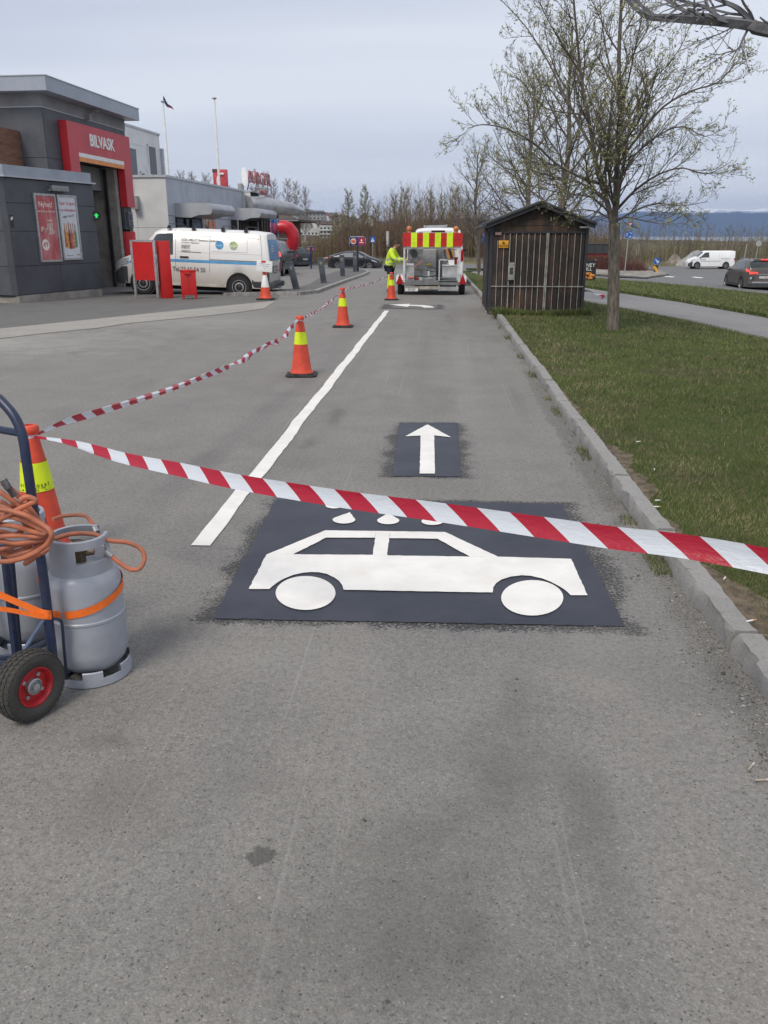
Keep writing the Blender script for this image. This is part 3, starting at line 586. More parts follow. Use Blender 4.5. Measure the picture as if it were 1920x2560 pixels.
# ---- low pale restaurant building behind the van
rb = thing('restaurant_building', 'low grey panelled restaurant with rounded metal canopies behind the white van', 'restaurant', (-11.86, 37.88, -.2), R(-2.4))
rot = Matrix.Rotation(R(2.4), 3, 'Z')
def rl(p): return rot @ (Vector(p)-Vector((-11.86, 37.88, -.2)))
q = MB(); q.bb(-14, -.02, .02, 12.6, 0, 4.28); q.bb(-14, .42, 12.601, 14.6, 0, 4.279); q.build('wall', M_DKG, rb, smooth=False)
q = MB(); panels(q, lambda u, v, d: (u, -d+.019, v), 0, 0, [-5.2, -3.3, -1.42, 0], [0, 2.25, 4.3])
q.build('front_panel', M_LITE, rb, smooth=False)
q = MB(); panels(q, lambda u, v, d: (d-.019, u, v), 0, 0, [.0, 2.7, 4.0, 6.5, 8.4, 10.6, 12.6], [2.75, 4.3]); panels(q, lambda u, v, d: (d-.019, u, v), 0, 0, [.0, .85], [0, 2.74]); panels(q, lambda u, v, d: (d-.019, u, v), 0, 0, [6.9, 9.8], [0, 2.74])
q.build('side_panel', M_LITE2, rb, smooth=False)
q = MB(); q.prism([(-.0, 2.7), (.44, 2.7), (.44, 4.3), (0, 4.3)], lambda u, v, d: (u, 12.57-d, v), .02); q.build('return_panel', M_LITE, rb, smooth=False)
q = MB(); q.bb(-14, .05, -.05, 12.52, 4.301, 4.4); q.bb(-14, .5, 12.521, 14.7, 4.301, 4.4); q.build('roof_flashing', mat('flashing', (.5, .52, .55), .5, .2), rb, smooth=False)
def canopy(y0, y1, px_, z1, z0, mfront):
    """half-pill canopy sticking out of the wall"""
    h = z1-z0; prof = [(-.02, z0+.02), (px_*.45, z0+.0), (px_*.7, z0+h*.18)]+[(px_-.22*h+.45*h*math.cos(R(a)), z0+h*.56+h*.44*math.sin(R(a))) for a in range(-50, 91, 14)]+[(-.02, z1)]
    q = MB(); q.prism(prof, lambda u, v, d: (u, y0+d, v), y1-y0); o = q.build('canopy', [mat('canopy_metal', (.34, .35, .37), .35, .6, .1, 2), mfront], rb)
    for p in o.data.polygons:
        if p.normal.y < -.9 or p.normal.y > .9: p.material_index = 1
    return o
M_CF = mat('canopy_end', (.4, .42, .45), .5, .1, .05, 2)
canopy(.95, 4.7, 1.55, 3.3, 2.68, M_CF); canopy(9.95, 13.9, 1.5, 3.35, 2.72, M_CF)
q = MB(); q.bb(.0, .004, .86, 4.7, .02, 2.66); w1 = q.build('window', M_GLASS, rb, smooth=False)
q = MB(); q.bb(.004, .05, 3.0, 4.3, 1.3, 2.62); q.build('blue_door', mat('blue_panel', (.07, .11, .22), .5), w1, smooth=False)
for yy in (.9, 2.1, 2.95, 4.35): q = MB(); q.bb(.004, .07, yy, yy+.07, .02, 2.65); q.build('mullion', M_BLK, w1, smooth=False)
q = MB(); q.bb(.0, .003, 4.75, 6.85, .02, 2.7); q.build('menu_window', mat('menu_cream', (.4, .3, .25), .3, 0, .5, 3), rb, smooth=False)
q = MB(); q.bb(.004, .03, 5.7, 6.2, 1.6, 2.6); q.bb(.004, .03, 6.5, 6.8, 1.2, 2.65); q.build('menu_poster', mat('menu_red', (.5, .1, .05), .4, 0, .5, 4, dirt=(.6, .3, .1)), rb, smooth=False)
q = MB()
for k in range(7): q.tube([(.35, 6.2+k*.28-(k % 2)*.05, 3.3+(k % 2)*.06), (.35, 6.48+k*.28, 3.3+((k+1) % 2)*.06)], .03, 6)
q.build('awning_arm', M_BLK, rb)
q = MB(); q.bb(-.0, .3, 9.82, 12.5, .02, 2.7); q.bb(.3, 1.0, 12.5, 14.6, .02, 2.9); wn = q.build('window', mat('bronze_glass', (.035, .03, .026), .15, 0, .3, .8), rb, smooth=False)
M_BF = mat('bronze_frame', (.07, .055, .045), .5)
for k in range(4): q = MB(); q.bb(1.0, 1.05, 12.5+k*.65, 12.56+k*.65, 0, 2.9); q.build('mullion', M_BF, wn, smooth=False)
for k in range(5): q = MB(); q.bb(.3, .34, 9.85+k*.6, 9.9+k*.6, 0, 2.7); q.build('mullion', M_BF, wn, smooth=False)
for a_, b_ in ((.35, 9.76), (.8, 12.42)): q = MB(); q.bb(a_, a_+.06, b_, b_+.08, 0, 2.72); q.build('steel_post', M_STEEL, rb, smooth=False)
q = MB(); q.bb(-1.5, -1.24, -.3, 0, 3.0, 3.55); q.build('meter_box', mat('box_grey', (.3, .3, .3), .5), rb, bevel=.02)
# big bowed metal canopy
q = MB(); pts = []; NA = 16; cs = []
pathc = [rl((-11.2, 50.4, 0)), rl((-10.2, 52.2, 0)), rl((-9.45, 54.5, 0)), rl((-9.2, 57.0, 0)), rl((-9.5, 59.5, 0))]
rowsv = []
for i, p in enumerate(pathc):
    d = (pathc[min(i+1, 4)]-pathc[max(i-1, 0)]); d.z = 0; d.normalize(); nn = Vector((d.y, -d.x, 0)); hh = (1.0, .95, .8, .55, .25)[i]; zc = (3.62, 3.6, 3.5, 3.42, 3.36)[i]
    rowsv.append([Vector((p.x, p.y, zc))-nn*(.6, .6, .55, .42, .2)[i]*math.cos(a)*-1*(1 if math.cos(a) > 0 else 2.5)+Vector((0, 0, hh/2*math.sin(a)+.0)) for a in [2*math.pi*k/NA for k in range(NA)]])
q.v = [v for r_ in rowsv for v in r_]; q.f = [(i*NA+k, i*NA+(k+1) % NA, (i+1)*NA+(k+1) % NA, (i+1)*NA+k) for i in range(4) for k in range(NA)]+[tuple(range(NA)), tuple(4*NA+k for k in range(NA))]; q.mi = [0]*len(q.f)
q.build('bowed_canopy', mat('bow_metal', (.42, .43, .44), .38, .5, .15, 1.5), rb)
q = MB(); q.prism([(rl(p).x, rl(p).y) for p in ((-11.3, 50.8, 0), (-10.3, 52.4, 0), (-10.0, 54.2, 0), (-10.5, 56.0, 0), (-11.6, 56, 0))], lambda u, v, d: (u, v, 2.95+d), .35); q.build('canopy_soffit', mat('soffit_brown', (.13, .085, .07), .7), rb, smooth=False)
# rooftop sign
rs = thing('rooftop_sign', 'faded red lettering on stilts above the restaurant roof', 'sign', (-11.15, 50.3, 4.2), R(-34))
q = MB()
for yy in (.4, 1.0, 1.6): q.bar((-.3, yy, -.1), (-.05, yy, .5), .05); 
q.bar((-.05, .2, .12), (-.05, 1.9, .12), .05); q.build('support', M_STEEL, rs)
for k, (s_, zz_, sz) in enumerate((('BURGER', .62, .95), ('KING', -.12, .4))):
    text(s_, 'red_lettering', sz, mat('faded_red', (.42, .19, .2), .5), rs, frame((.1, 1.05+.25*k, zz_), Vector((.0, 1, -.06)), (0, 0, 1)), .05, sx=.5 if k == 0 else .6)
q = MB(); q.prism(ell(0, 0, .16, .5, 20), lambda u, v, d: (u-.15, .05+d*0+.0+u*.3, .7+v) if d == 0 else (u+.02, -.05+u*.3, .7+v), 1); q.build('round_panel', M_WHITE, rs, smooth=False)
q = MB(); q.bb(-.5, -.2, -.1, .1, .0, .35); q.build('ballast_box', M_STEEL, rs)
# taller block behind
ub = thing('upper_block', 'two storey grey block with dark shutters behind the car wash', 'building', (-17.22, 48.23, -.2), R(-3))
q = MB(); q.bb(-12, -.02, 0, 5.25, 0, 7.6); q.bb(-12, .15, 5.251, 5.5, 0, 6.9); q.build('wall', M_LITE2, ub, smooth=False)
q = MB(); panels(q, lambda u, v, d: (d-.019, u, v), 0, 0, [0, 3.2, 5.25], [0, 3.2, 6.75, 7.6]); q.build('side_panel', M_LITE, ub, smooth=False)
q = MB(); q.bb(-12, .05, -.05, 5.3, 7.601, 7.72); q.build('roof_flashing', M_FASL, ub, smooth=False)
for (y0, y1, z0, z1) in ((.4, 1.4, 4.4, 6.5), (3.25, 4.4, 5.2, 6.85), (1.9, 2.4, 4.6, 5.3)):
    q = MB(); q.bb(.0015, .05, y0, y1, z0, z1); wn = q.build('shutter', mat('shutter_grey', (.11, .12, .14), .5, vscale=(1, 1, 6)), ub, smooth=False)
    q = MB(); q.bb(.0, .08, y0-.08, y0, z0, z1+.1); q.bb(.0, .08, y0-.08, y1+.1, z1, z1+.1); q.build('frame', M_LITE, wn, smooth=False)
q = MB(); q.bb(.0, .25, 2.9, 3.1, 4.6, 5.3); q.tube([(.1, 3, 5.3), (.1, 2.8, 5.8)], .04, 6); q.build('air_unit', M_WHITE, ub)
# brown roofed house beyond
def house(x, y, w_, d_, h_, rh, mw_, mr, label, rz=0, name='house', cat='house', z=None, win=0, group=None):
    z = hillz(x, y)-.4 if z is None else z
    o = thing(name, label, cat, (x, y, z), R(rz), group)
    q = MB(); q.bb(-w_/2, w_/2, -d_/2, d_/2, 0, h_); q.prism([(-d_/2, h_), (d_/2, h_), (0, h_+rh)], lambda u, v, d: (-w_/2+d, u, v), w_); q.build('wall', mw_, o, smooth=False)
    q = MB(); e = .08*d_; s_ = rh/(d_/2)
    for sg_ in (-1, 1): q.prism([(sg_*(d_/2+e), h_-s_*e+.02), (0, h_+rh+.02), (0, h_+rh+.3), (sg_*(d_/2+e), h_-s_*e+.3)], lambda u, v, d: (-w_/2-.3+d, u, v), w_+.6)
    q.build('roof', mr, o, smooth=False)
    for k in range(win):
        cx = -w_/2+w_*(k+.5)/win; fl = max(1, int(h_/2.8))
        for j in range(fl):
            q = MB(); q.bb(cx-.55, cx+.55, -d_/2-.06, -d_/2+.01, 1.0+j*2.8, 2.2+j*2.8); q.build('window', M_GLASS, o, smooth=False)
    return o
M_RB = mat('roof_brown', (.085, .065, .055), .8, 0, .2, .3); M_RG = mat('roof_grey', (.09, .09, .095), .8, 0, .2, .3); M_RR = mat('roof_rust', (.16, .07, .05), .8, 0, .2, .3)
M_HW = mat('house_white', (.6, .6, .58), .7, 0, .08, .3); M_HY = mat('house_cream', (.5, .46, .3), .7); M_HG = mat('house_grey', (.28, .28, .28), .7); M_HR = mat('house_red', (.22, .08, .07), .7)
o = thing('brick_pavilion', 'low building with wide brown tiled hip roof behind the red slide', 'building', (-17.5, 78, -.95))
q = MB(); q.bb(-6, 3.6, 0, 9, 0, 3.9); q.build('wall', mat('brick_brown', (.12, .08, .06), .8), o, smooth=False)
q = MB(); rz_ = 4.05; q.add([(-7, -1, rz_), (5.0, -1, rz_), (5.0, 10, rz_), (-7, 10, rz_), (-3, 4.5, 6.0), (.4, 4.5, 6.0), (-7, -1, rz_-.18), (5, -1, rz_-.18), (5, 10, rz_-.18), (-7, 10, rz_-.18)], [(0, 1, 5, 4), (1, 2, 5), (2, 3, 4, 5), (3, 0, 4), (0, 6, 7, 1), (1, 7, 8, 2), (2, 8, 9, 3), (3, 9, 6, 0), (6, 9, 8, 7)]); q.build('roof', M_RB, o, smooth=False)
q = MB(); q.bar((5.02, -1.02, rz_+.03), (.4, 4.5, 6.05), .12); q.bar((-7, -1.03, rz_-.1), (5, -1.03, rz_-.1), .12); q.build('roof_trim', M_SOF, o)
for (px, py, w_, d_, h_, rh, a, b, lab, rz, win) in (
    (772, 546, 25, 12, 6.2, 1.2, M_HG, M_RG, 'long grey block of flats on the hill above the parked cars', 8, 8),
    (728, 543, 13, 8, 4.5, 2, M_HW, M_RG, 'small white house at the left end of the long grey block', 0, 2),
    (812, 549, 16, 12, 4, 3.2, M_HW, M_RR, 'white gabled house right of the long grey block on the hill', 80, 0),
    (828, 550, 11, 8, 5, 2.2, M_HR, M_RG, 'dull red house right of the white gabled hill house', 10, 3),
    (782, 567, 9, 8, 3, 3, M_HW, M_RB, 'white cottage with brown roof below the hilltop block', 85, 0),
    (770, 567, 5, 6, 3, 2, M_HG, M_RB, 'small grey cottage left of the white cottage on the slope', 85, 0),
    (818, 566, 10, 8, 3, 2, M_HR, M_RB, 'brown roofed house half way down the scrub slope', 20, 2),
    (852, 569, 10, 8, 5.5, 2.8, M_HY, M_RG, 'cream yellow house beside the tall bare birches', 20, 3),
    (912, 560, 9, 9, 5, 5, M_HG, M_RG, 'steep roofed grey house seen between the tall bare birches', 75, 0),
    (928, 563, 9, 8, 4, 5, M_HW, M_RG, 'steep gabled white house right of the bare birches', 80, 0)):
    p = hp(px, py+4); house(p.x, p.y, w_, d_, h_, rh, a, b, lab, rz, win=win, group='houses on the hillside')
for (px, py, w_, h_, lab) in ((745, 583, 34, 4.2, 'pale terraced row left of the stepped white flats'), (785, 583, 26, 4.6, 'second pale terraced row nearest the stepped white flats'), (822, 590, 13, 8.5, 'stepped white block of flats with balconies below the hill'), (846, 589, 20, 7.8, 'wide white balcony block right of the stepped flats')):
    p = hp(px, min(py+4, 594)); o = thing('apartment_building', lab, 'apartment block', (p.x, p.y, p.z-1), R(6), 'pale flats at the foot of the hill'); k_ = p.y/620
    q = MB(); q.bb(-w_/2*k_, w_/2*k_, 0, 8, 0, (h_+1)*k_); q.build('wall', mat('flats_pale', (.42, .42, .41), .8, 0, .1, .2), o, smooth=False); fl = max(1, int(h_/2.6))
    for j in range(fl):
        q = MB(); zz_ = (1.4+j*2.7)*k_; n = int(w_/2.6)
        for k in range(n): q.bb((-w_/2+(k+.25)*w_/n)*k_, (-w_/2+(k+.75)*w_/n)*k_, -.08, .0, zz_, zz_+1.3*k_)
        q.build('window_row', M_GLASS, o, smooth=False)
        q = MB(); q.bb(-w_/2*k_, w_/2*k_, -1.0, -.09, zz_-.9*k_, zz_-.1*k_); q.build('balcony', M_HW, o, smooth=False)
# ---- flagpoles
for (px, lab, s_) in ((407.5, 'white flagpole with a thin dark pennant behind the grey block', 1), (536, 'bare white flagpole behind the restaurant roof', 0)):
    p = ap(px, 257 if s_ else 249, 60); o = thing('flagpole', lab, 'flagpole', (p.x, 60, -.5), 0, 'white flagpoles behind the buildings')
    q = MB(); q.tube([(0, 0, 0), (0, 0, 5), (0, 0, p.z+.5)], [.11, .09, .05], 10); q.build('pole', M_WHITE, o)
    q = MB(); q.sphere((0, 0, p.z+.58), .1, 10, 6, (1.6, 1.6, .7)); q.build('finial', M_STEEL, o)
    if s_:
        f = thing('pennant', 'thin drooping dark pennant flying from the left flagpole', 'pennant', (p.x, 60, p.z))
        q = MB(); pr = None
        q.v = []; n = 10
        for i in range(n+1):
            u = i/n; x = .06+.62*u; z = .35-.95*u-.12*math.sin(u*5); wd = .28*(1-u)**.8+.02
            q.v += [(x, .05*math.sin(u*9), z+.1), (x-.05, .05*math.sin(u*9+.6), z+.1-wd), (x, .05*math.sin(u*9)+.012, z+.1), (x-.05, .05*math.sin(u*9+.6)+.012, z+.1-wd)]
        q.f = [(i*4, i*4+1, i*4+5, i*4+4) for i in range(n)]+[(i*4+2, i*4+6, i*4+7, i*4+3) for i in range(n)]+[(i*4, i*4+4, i*4+6, i*4+2) for i in range(n)]+[(i*4+1, i*4+3, i*4+7, i*4+5) for i in range(n)]; q.mi = [0 if k < 5 else 1 for k in range(n)]*4
        q.build('cloth', [mat('pennant_navy', (.03, .035, .09), .8), mat('pennant_red', (.2, .04, .06), .8)], f, fix=False)
# ---- red and white pylon sign
p = ap(556, 430, 75); o = thing('pylon_sign', 'tall red roadside sign with white ring behind the right flagpole', 'sign', (p.x, 75, -.9))
q = MB(); q.bb(-.3, .3, -.1, .1, 0, p.z-.6); q.build('post', M_STEEL, o); q = MB(); q.bb(-.8, .42, -.15, .15, p.z-.7, p.z+1.1); fc = q.build('sign_face', M_REDF, o, bevel=.04)
q = MB(); q.bb(-.83, -.42, -.16, .16, p.z+.85, p.z+1.13); q.build('dark_cap', mat('sign_dark_red', (.12, .04, .04), .5), fc)  # darker red piece at the top left corner
q = MB(); q.tube([(.0+.42*math.cos(R(a)), -.2, p.z+.15+.6*math.sin(R(a))) for a in range(70, 291, 20)], .085, 6); q.build('white_ring', M_WHITE, fc)
# ---- playground slide
o = thing('tube_slide', 'big red curling plastic tube slide with blue tower panels', 'slide', ap(690, 600, 60)*1 * Vector((0, 0, 0)).length if False else (ap(694, 590, 60).x, 60, -.47))
q = MB(); q.bb(-.28, .18, -.25, -.17, 1.75+.45, 3.25); q.bb(-.30, -.22, -.8, -.25, 2.0, 3.25); q.bb(-.5, -.1, -.3, .6, .4, 1.9); q.build('blue_panel', mat('slide_blue', (.05, .16, .36), .5, 0, .15, 3), o)
q = MB(); pts = [(.12, 0, 2.72), (.45, 0, 2.76), (.78, .02, 2.66), (1.02, .05, 2.35), (1.1, .1, 2.0), (1.0, .15, 1.65), (.84, .2, 1.4)]
q.tube(pts, .46, 20); q.build('red_tube', mat('slide_red', (.5, .02, .035), .35, 0, .1, 2), o)
q = MB(); q.sphere((-.35, -.25, 2.62), .45, 20, 14); q.build('pink_dome', mat('slide_pink', (.5, .06, .12), .4, 0, .25, 3), o)
q = MB()
for (x, y_) in ((-.45, .4), (.2, -.1), (.05, -.28), (.6, .3), (.72, -.1)): q.cyl((x, y_, 0), (x, y_, 2.0), .045, 8)
q.bar((-.5, -.2, 2.0), (.75, -.2, 2.0), .06); q.bar((.1, -.3, 2.0), (.1, -.3, 3.3), .04); q.build('steel_leg', M_STEEL, o)
# ================================================================ VEHICLES
M_TYRE = mat('tyre', (.022, .022, .023), .85, 0, .2, 20, .2, 60)
M_ALU = mat('wheel_alloy', (.35, .35, .36), .35, .7, .1, 8)
M_CHAR = mat('charcoal_plastic', (.05, .052, .056), .6, 0, .15, 6)
M_LRED = mat('tail_lamp_red', (.35, .01, .012), .2, 0, .1, 10)
M_LRED2 = mat('tail_lamp_lit', (.7, .02, .02), .2, 0, .1, 10, emit=(1, .06, .04, 1.2))
M_CLEAR = mat('head_lamp', (.55, .57, .6), .12, .3, .3, 30)
M_PLATE = mat('number_plate', (.75, .75, .73), .4); M_INK = mat('ink_black', (.02, .02, .022), .6)
M_CGL = mat('car_glass', (.035, .045, .05), .06, 0, .3, 1.2, spec=.8)
class Car:
    """body lofted along x (0 = tail, L = nose), y across, z up"""
    def __init__(s, L, W, roof, belt, clr, wheels, wr, plan, tumble=.2, rake=0, rakez=.9, arch=1.13, flatroof=.03):
        s.L, s.W, s.roof, s.belt, s.clr, s.wheels, s.wr, s.plan, s.tumble, s.rake, s.rakez, s.arch, s.cr = L, W, roof, belt, clr, wheels, wr, plan, tumble, rake, rakez, arch, flatroof
        s.H = max(z for _, z in roof)
    def ring(s, x):
        w = s.W/2*interp(s.plan, x); zr = interp(s.roof, x); zb = interp(s.belt, x); zb = min(zb, zr-.03); zc = interp(s.clr, x) if isinstance(s.clr, list) else s.clr
        za = zc
        for wx in s.wheels:
            d = abs(x-wx); ra = s.wr*s.arch
            if d < ra: za = max(za, s.wr+math.sqrt(ra*ra-d*d))
        k = cl((zr-zb)/(s.H-interp(s.belt, s.L*.4)), 0, 1); wr_ = w*(1-s.tumble*k) - .02
        mid = max((s.clr+zb)/2 if not isinstance(s.clr, list) else zb*.6, s.wr*(1+s.arch)+.035)
        P = [(0, zc), (w*.9, zc+.0), (w*.985, min(za+.02, mid-.01, zb-.05)), (w, min(mid, zb-.04)), (w*.985, zb), (wr_+(w*.985-wr_)*.12, zr-.07*k-.004), (wr_*.93, zr-.015), (wr_*.6, zr+s.cr*.75), (0, zr+s.cr)]
        if za > zc: P[1] = (w*.9, za)
        def X(z): return x + (s.rake*cl((z-s.rakez)/(s.H-s.rakez), 0, 1)*max(0, 1-x/.7) if s.rake else 0)
        return [Vector((X(z), y, z)) for y, z in P]
    def pt(s, x, q):
        r = s.ring(x); i = min(int(q), len(r)-2); return r[i].lerp(r[i+1], q-i)
    def stations(s, n=40):
        xs = {0, s.L}
        for t in (s.roof, s.belt, s.plan): xs |= {a for a, _ in t if 0 <= a <= s.L}
        for wx in s.wheels:
            ra = s.wr*s.arch
            for k in range(0, 13): xs.add(wx-ra*math.cos(math.pi*k/12))
            xs |= {wx-ra-.002, wx+ra+.002}
        for k in range(n+1): xs.add(s.L*k/n)
        xs = sorted(x for x in xs if 0 <= x <= s.L); o = [xs[0]]
        for x in xs[1:]:
            if x-o[-1] > .0015: o.append(x)
        return o
    def body(s, name, m, parent):
        q = MB(); xs = s.stations(); R_ = [s.ring(x) for x in xs]; n = len(R_[0]); full = []
        for r in R_: full.append(r+[Vector((v.x, -v.y, v.z)) for v in r[-2:0:-1]])
        M_ = len(full[0]); vs = [v for f in full for v in f]
        fs = [(i*M_+k, i*M_+(k+1) % M_, (i+1)*M_+(k+1) % M_, (i+1)*M_+k) for i in range(len(xs)-1) for k in range(M_)]
        fs += [tuple(range(M_)), tuple((len(xs)-1)*M_+k for k in range(M_))]
        q.add(vs, fs); o = q.build(name, m, parent)
        o.data.set_sharp_from_angle(angle=R(50)); return o
    def patch(s, q, poly, off=.006, side=1, nx=8, nq=3):
        """poly: 4 corners (x,q): tail-bottom, nose-bottom, nose-top, tail-top"""
        a, b, c, d = [Vector(p) for p in poly]; vs = []
        for j in range(nq+1):
            v = j/nq; l = a.lerp(d, v); r = b.lerp(c, v)
            for i in range(nx+1):
                p = l.lerp(r, i/nx); P = s.pt(p.x, p.y); e = .01
                tx = s.pt(min(p.x+e, s.L), p.y)-s.pt(max(p.x-e, 0), p.y); tq = s.pt(p.x, min(p.y+.05, 8))-s.pt(p.x, max(p.y-.05, 0))
                nn = tq.cross(tx); nn = nn.normalized() if nn.length > 1e-9 else Vector((0, 1, 0))
                if nn.y < 0 and p.y < 6: nn = -nn
                if p.y >= 6 and nn.z < 0: nn = -nn
                P = P+nn*off; vs.append(Vector((P.x, P.y*side, P.z)))
        q.add(vs, [(j*(nx+1)+i, j*(nx+1)+i+1, (j+1)*(nx+1)+i+1, (j+1)*(nx+1)+i) for j in range(nq) for i in range(nx)])
    def patchobj(s, name, m, parent, poly, sides=(1, -1), **k):
        o = None
        for sd in sides:
            q = MB(); s.patch(q, poly, side=sd, **k); o = q.build(name, m, parent, fix=True)
        return o
    def top(s, name, m, parent, x0, x1, q0=5.6, off=.006):
        q = MB(); vs = []; n = 6
        for i in range(n+1):
            x = x0+(x1-x0)*i/n; row = []
            for k in range(9):
                u = -1+2*k/8; qq = 8-(8-q0)*abs(u); P = s.pt(x, qq); d = s.pt(min(x+.01, s.L), qq)-s.pt(max(x-.01, 0), qq); nn = Vector((-d.z, 0, d.x)).normalized()
                P = P+nn*off; row.append(Vector((P.x, math.copysign(P.y, u) if u else 0, P.z)))
            vs += row
        q.add(vs, [(i*9+k, i*9+k+1, (i+1)*9+k+1, (i+1)*9+k) for i in range(n) for k in range(8)]); return q.build(name, m, parent)
    def rear(s, name, m, parent, poly, th=.012, off=.0, bevel=0):
        def X(z): return (s.rake*cl((z-s.rakez)/(s.H-s.rakez), 0, 1) if s.rake else 0)
        q = MB(); vs = [Vector((X(z)-off-th, y, z)) for y, z in poly]+[Vector((X(z)+.02, y, z)) for y, z in poly]; n = len(poly)
        q.add(vs, [tuple(range(n)), tuple(range(2*n-1, n-1, -1))]+[(i, n+i, n+(i+1) % n, (i+1) % n) for i in range(n)]); return q.build(name, m, parent, smooth=False)
    def nose(s, name, m, parent, poly, th=.015):
        q = MB(); q.prism([(y, z) for y, z in poly], lambda u, v, d: (s.L-.01+d, u, v), th+.01); return q.build(name, m, parent, smooth=False)
def wheel(parent, x, y, r, w_, kind, m=None):
    """tyre with rim and spokes; outer face towards sign of y"""
    s_ = 1 if y > 0 else -1; Mx = Matrix.Rotation(R(-90*s_), 3, 'X')
    q = MB(); q.lathe([(r*.62, -w_*.5), (r*.93, -w_*.5), (r, -w_*.36), (r, w_*.36), (r*.93, w_*.5), (r*.66, w_*.5), (r*.64, w_*.3)], 28, (x, y, r), Mx)
    wh = q.build('wheel', M_TYRE, parent)
    q = MB(); q.lathe([(r*.64, w_*.32), (r*.66, w_*.5), (r*.6, w_*.5), (r*.56, w_*.3)], 28, (x, y, r), Mx)
    if kind == 'steel':
        q.lathe([(r*.56, w_*.3), (r*.5, w_*.28), (r*.42, w_*.46), (r*.3, w_*.48), (r*.28, w_*.3), (.02, w_*.33)], 28, (x, y, r), Mx)
    else:
        q.lathe([(0, w_*.42), (r*.14, w_*.42), (r*.16, w_*.25)], 16, (x, y, r), Mx)
        for k in range(5):
            a = 2*math.pi*k/5+.3
            for da in (-.16, .16): 
                p0 = Vector((r*.1*math.cos(a), r*.1*math.sin(a), w_*.36)); p1_ = Vector((r*.6*math.cos(a+da), r*.6*math.sin(a+da), w_*.4)); q.bar(Mx @ p0+Vector((x, y, r)), Mx @ p1_+Vector((x, y, r)), r*.09, r*.05, up=(0, 1, 0))
    q.build('rim', m or M_ALU, wh)
    q = MB(); q.lathe([(0, w_*.1), (r*.62, w_*.1)], 20, (x, y, r), Mx)
    if kind == 'steel':
        for k in range(16):
            a = 2*math.pi*k/16; c = Mx @ Vector((r*.46*math.cos(a), r*.46*math.sin(a), w_*.4))+Vector((x, y, r)); q.sphere(c, r*.035, 6, 4)
        q.lathe([(0, w_*.49), (r*.12, w_*.49), (r*.26, w_*.34)], 16, (x, y, r), Mx)
    q.build('hub', M_BLK, wh); return wh
def underbody(c, parent):
    q = MB(); q.bb(.25, c.L-.3, -c.W/2+.28, c.W/2-.28, c.wr*.55, c.wr*1.6)
    for wx in c.wheels: q.cyl((wx, -c.W/2+.03, c.wr*1.0), (wx, c.W/2-.03, c.wr*1.0), c.wr*c.arch*.99, 24)
    q.build('underbody', mat('wheel_well', (.01, .01, .011), .9), parent, smooth=False)
def plate(c, parent, s_, z, y=0, rear=True, w_=.52):
    h = .11; o = c.rear('number_plate', M_PLATE, parent, [(y-w_/2, z), (y+w_/2, z), (y+w_/2, z+h), (y-w_/2, z+h)], th=.03)
    x = (c.rake*cl((z-c.rakez)/(c.H-c.rakez), 0, 1) if c.rake else 0)-.033
    text(s_, 'plate_number', .125, M_INK, o, frame((x, y, z+h/2), (0, -1, 0), (0, 0, 1)), .001)
def mirrorobj(c, parent, x, z, m):
    for s_ in (1, -1):
        q = MB(); yy = s_*(c.W/2*.97+.06); q.sphere((x, yy+s_*.05, z), .1, 12, 8, (.6, 1.0, .75)); q.bar((x, s_*c.W/2*.9, z-.05), (x, yy, z-.03), .05); q.build('mirror', m, parent)
# ---- white service van
M_VAN = mat('van_white', (.66, .65, .63), .32, 0, .04, .8, dirt=(.55, .53, .5))
M_VLOW = mat('van_lower_dirt', (.5, .47, .42), .5, 0, .12, 2)
m, t, b = graph('van_paint'); g = G_(t); o_ = g.obj(); z_ = g.xyz(o_)[2]
c_ = g.mix(g.mr(g.m('ADD', z_, g.m('MULTIPLY', g.noise(o_, 3, 4), .3)), .55, 1.25), (.46, .43, .385), (.72, .715, .7)); t.links.new(c_, b.inputs['Base Color']); b.inputs['Roughness'].default_value = .32; b.inputs['Coat Weight'].default_value = .3
M_VP = m
L = 4.9; van = Car(L, 1.9, [(0, 1.9), (.12, 1.94), (.6, 1.97), (2.9, 1.97), (3.4, 1.93), (3.55, 1.87), (4.12, 1.28), (4.3, 1.17), (4.72, 1.02), (4.85, .9), (4.9, .78)],
                  [(0, 1.12), (3.0, 1.12), (3.6, 1.1), (4.3, 1.02), (4.9, .62)], .3, (.95, 3.95), .335, [(0, .93), (.05, .965), (.25, .99), (.8, 1), (4.1, 1), (4.5, .95), (4.75, .84), (4.9, .68)], .13, .14, 1.0, 1.22, .03)
p0 = ap(598, 746, 26.05); p1_ = ap(357, 735, 26.05)
hd = math.atan2(-.02, -1); vo = thing('white_service_van', 'white panel van with blue stripe and roof bars parked before the car wash', 'van', (p0.x+.95, 26.05+.95, p0.z-.045), R(180))
vo.rotation_euler = (0, -math.atan2(p1_.z-p0.z, 3.0), R(180))
van.body('body', M_VP, vo); underbody(van, vo)
for x in van.wheels:
    for s_ in (1, -1): wheel(vo, x, s_*(.95-.12), .335, .22, 'steel')
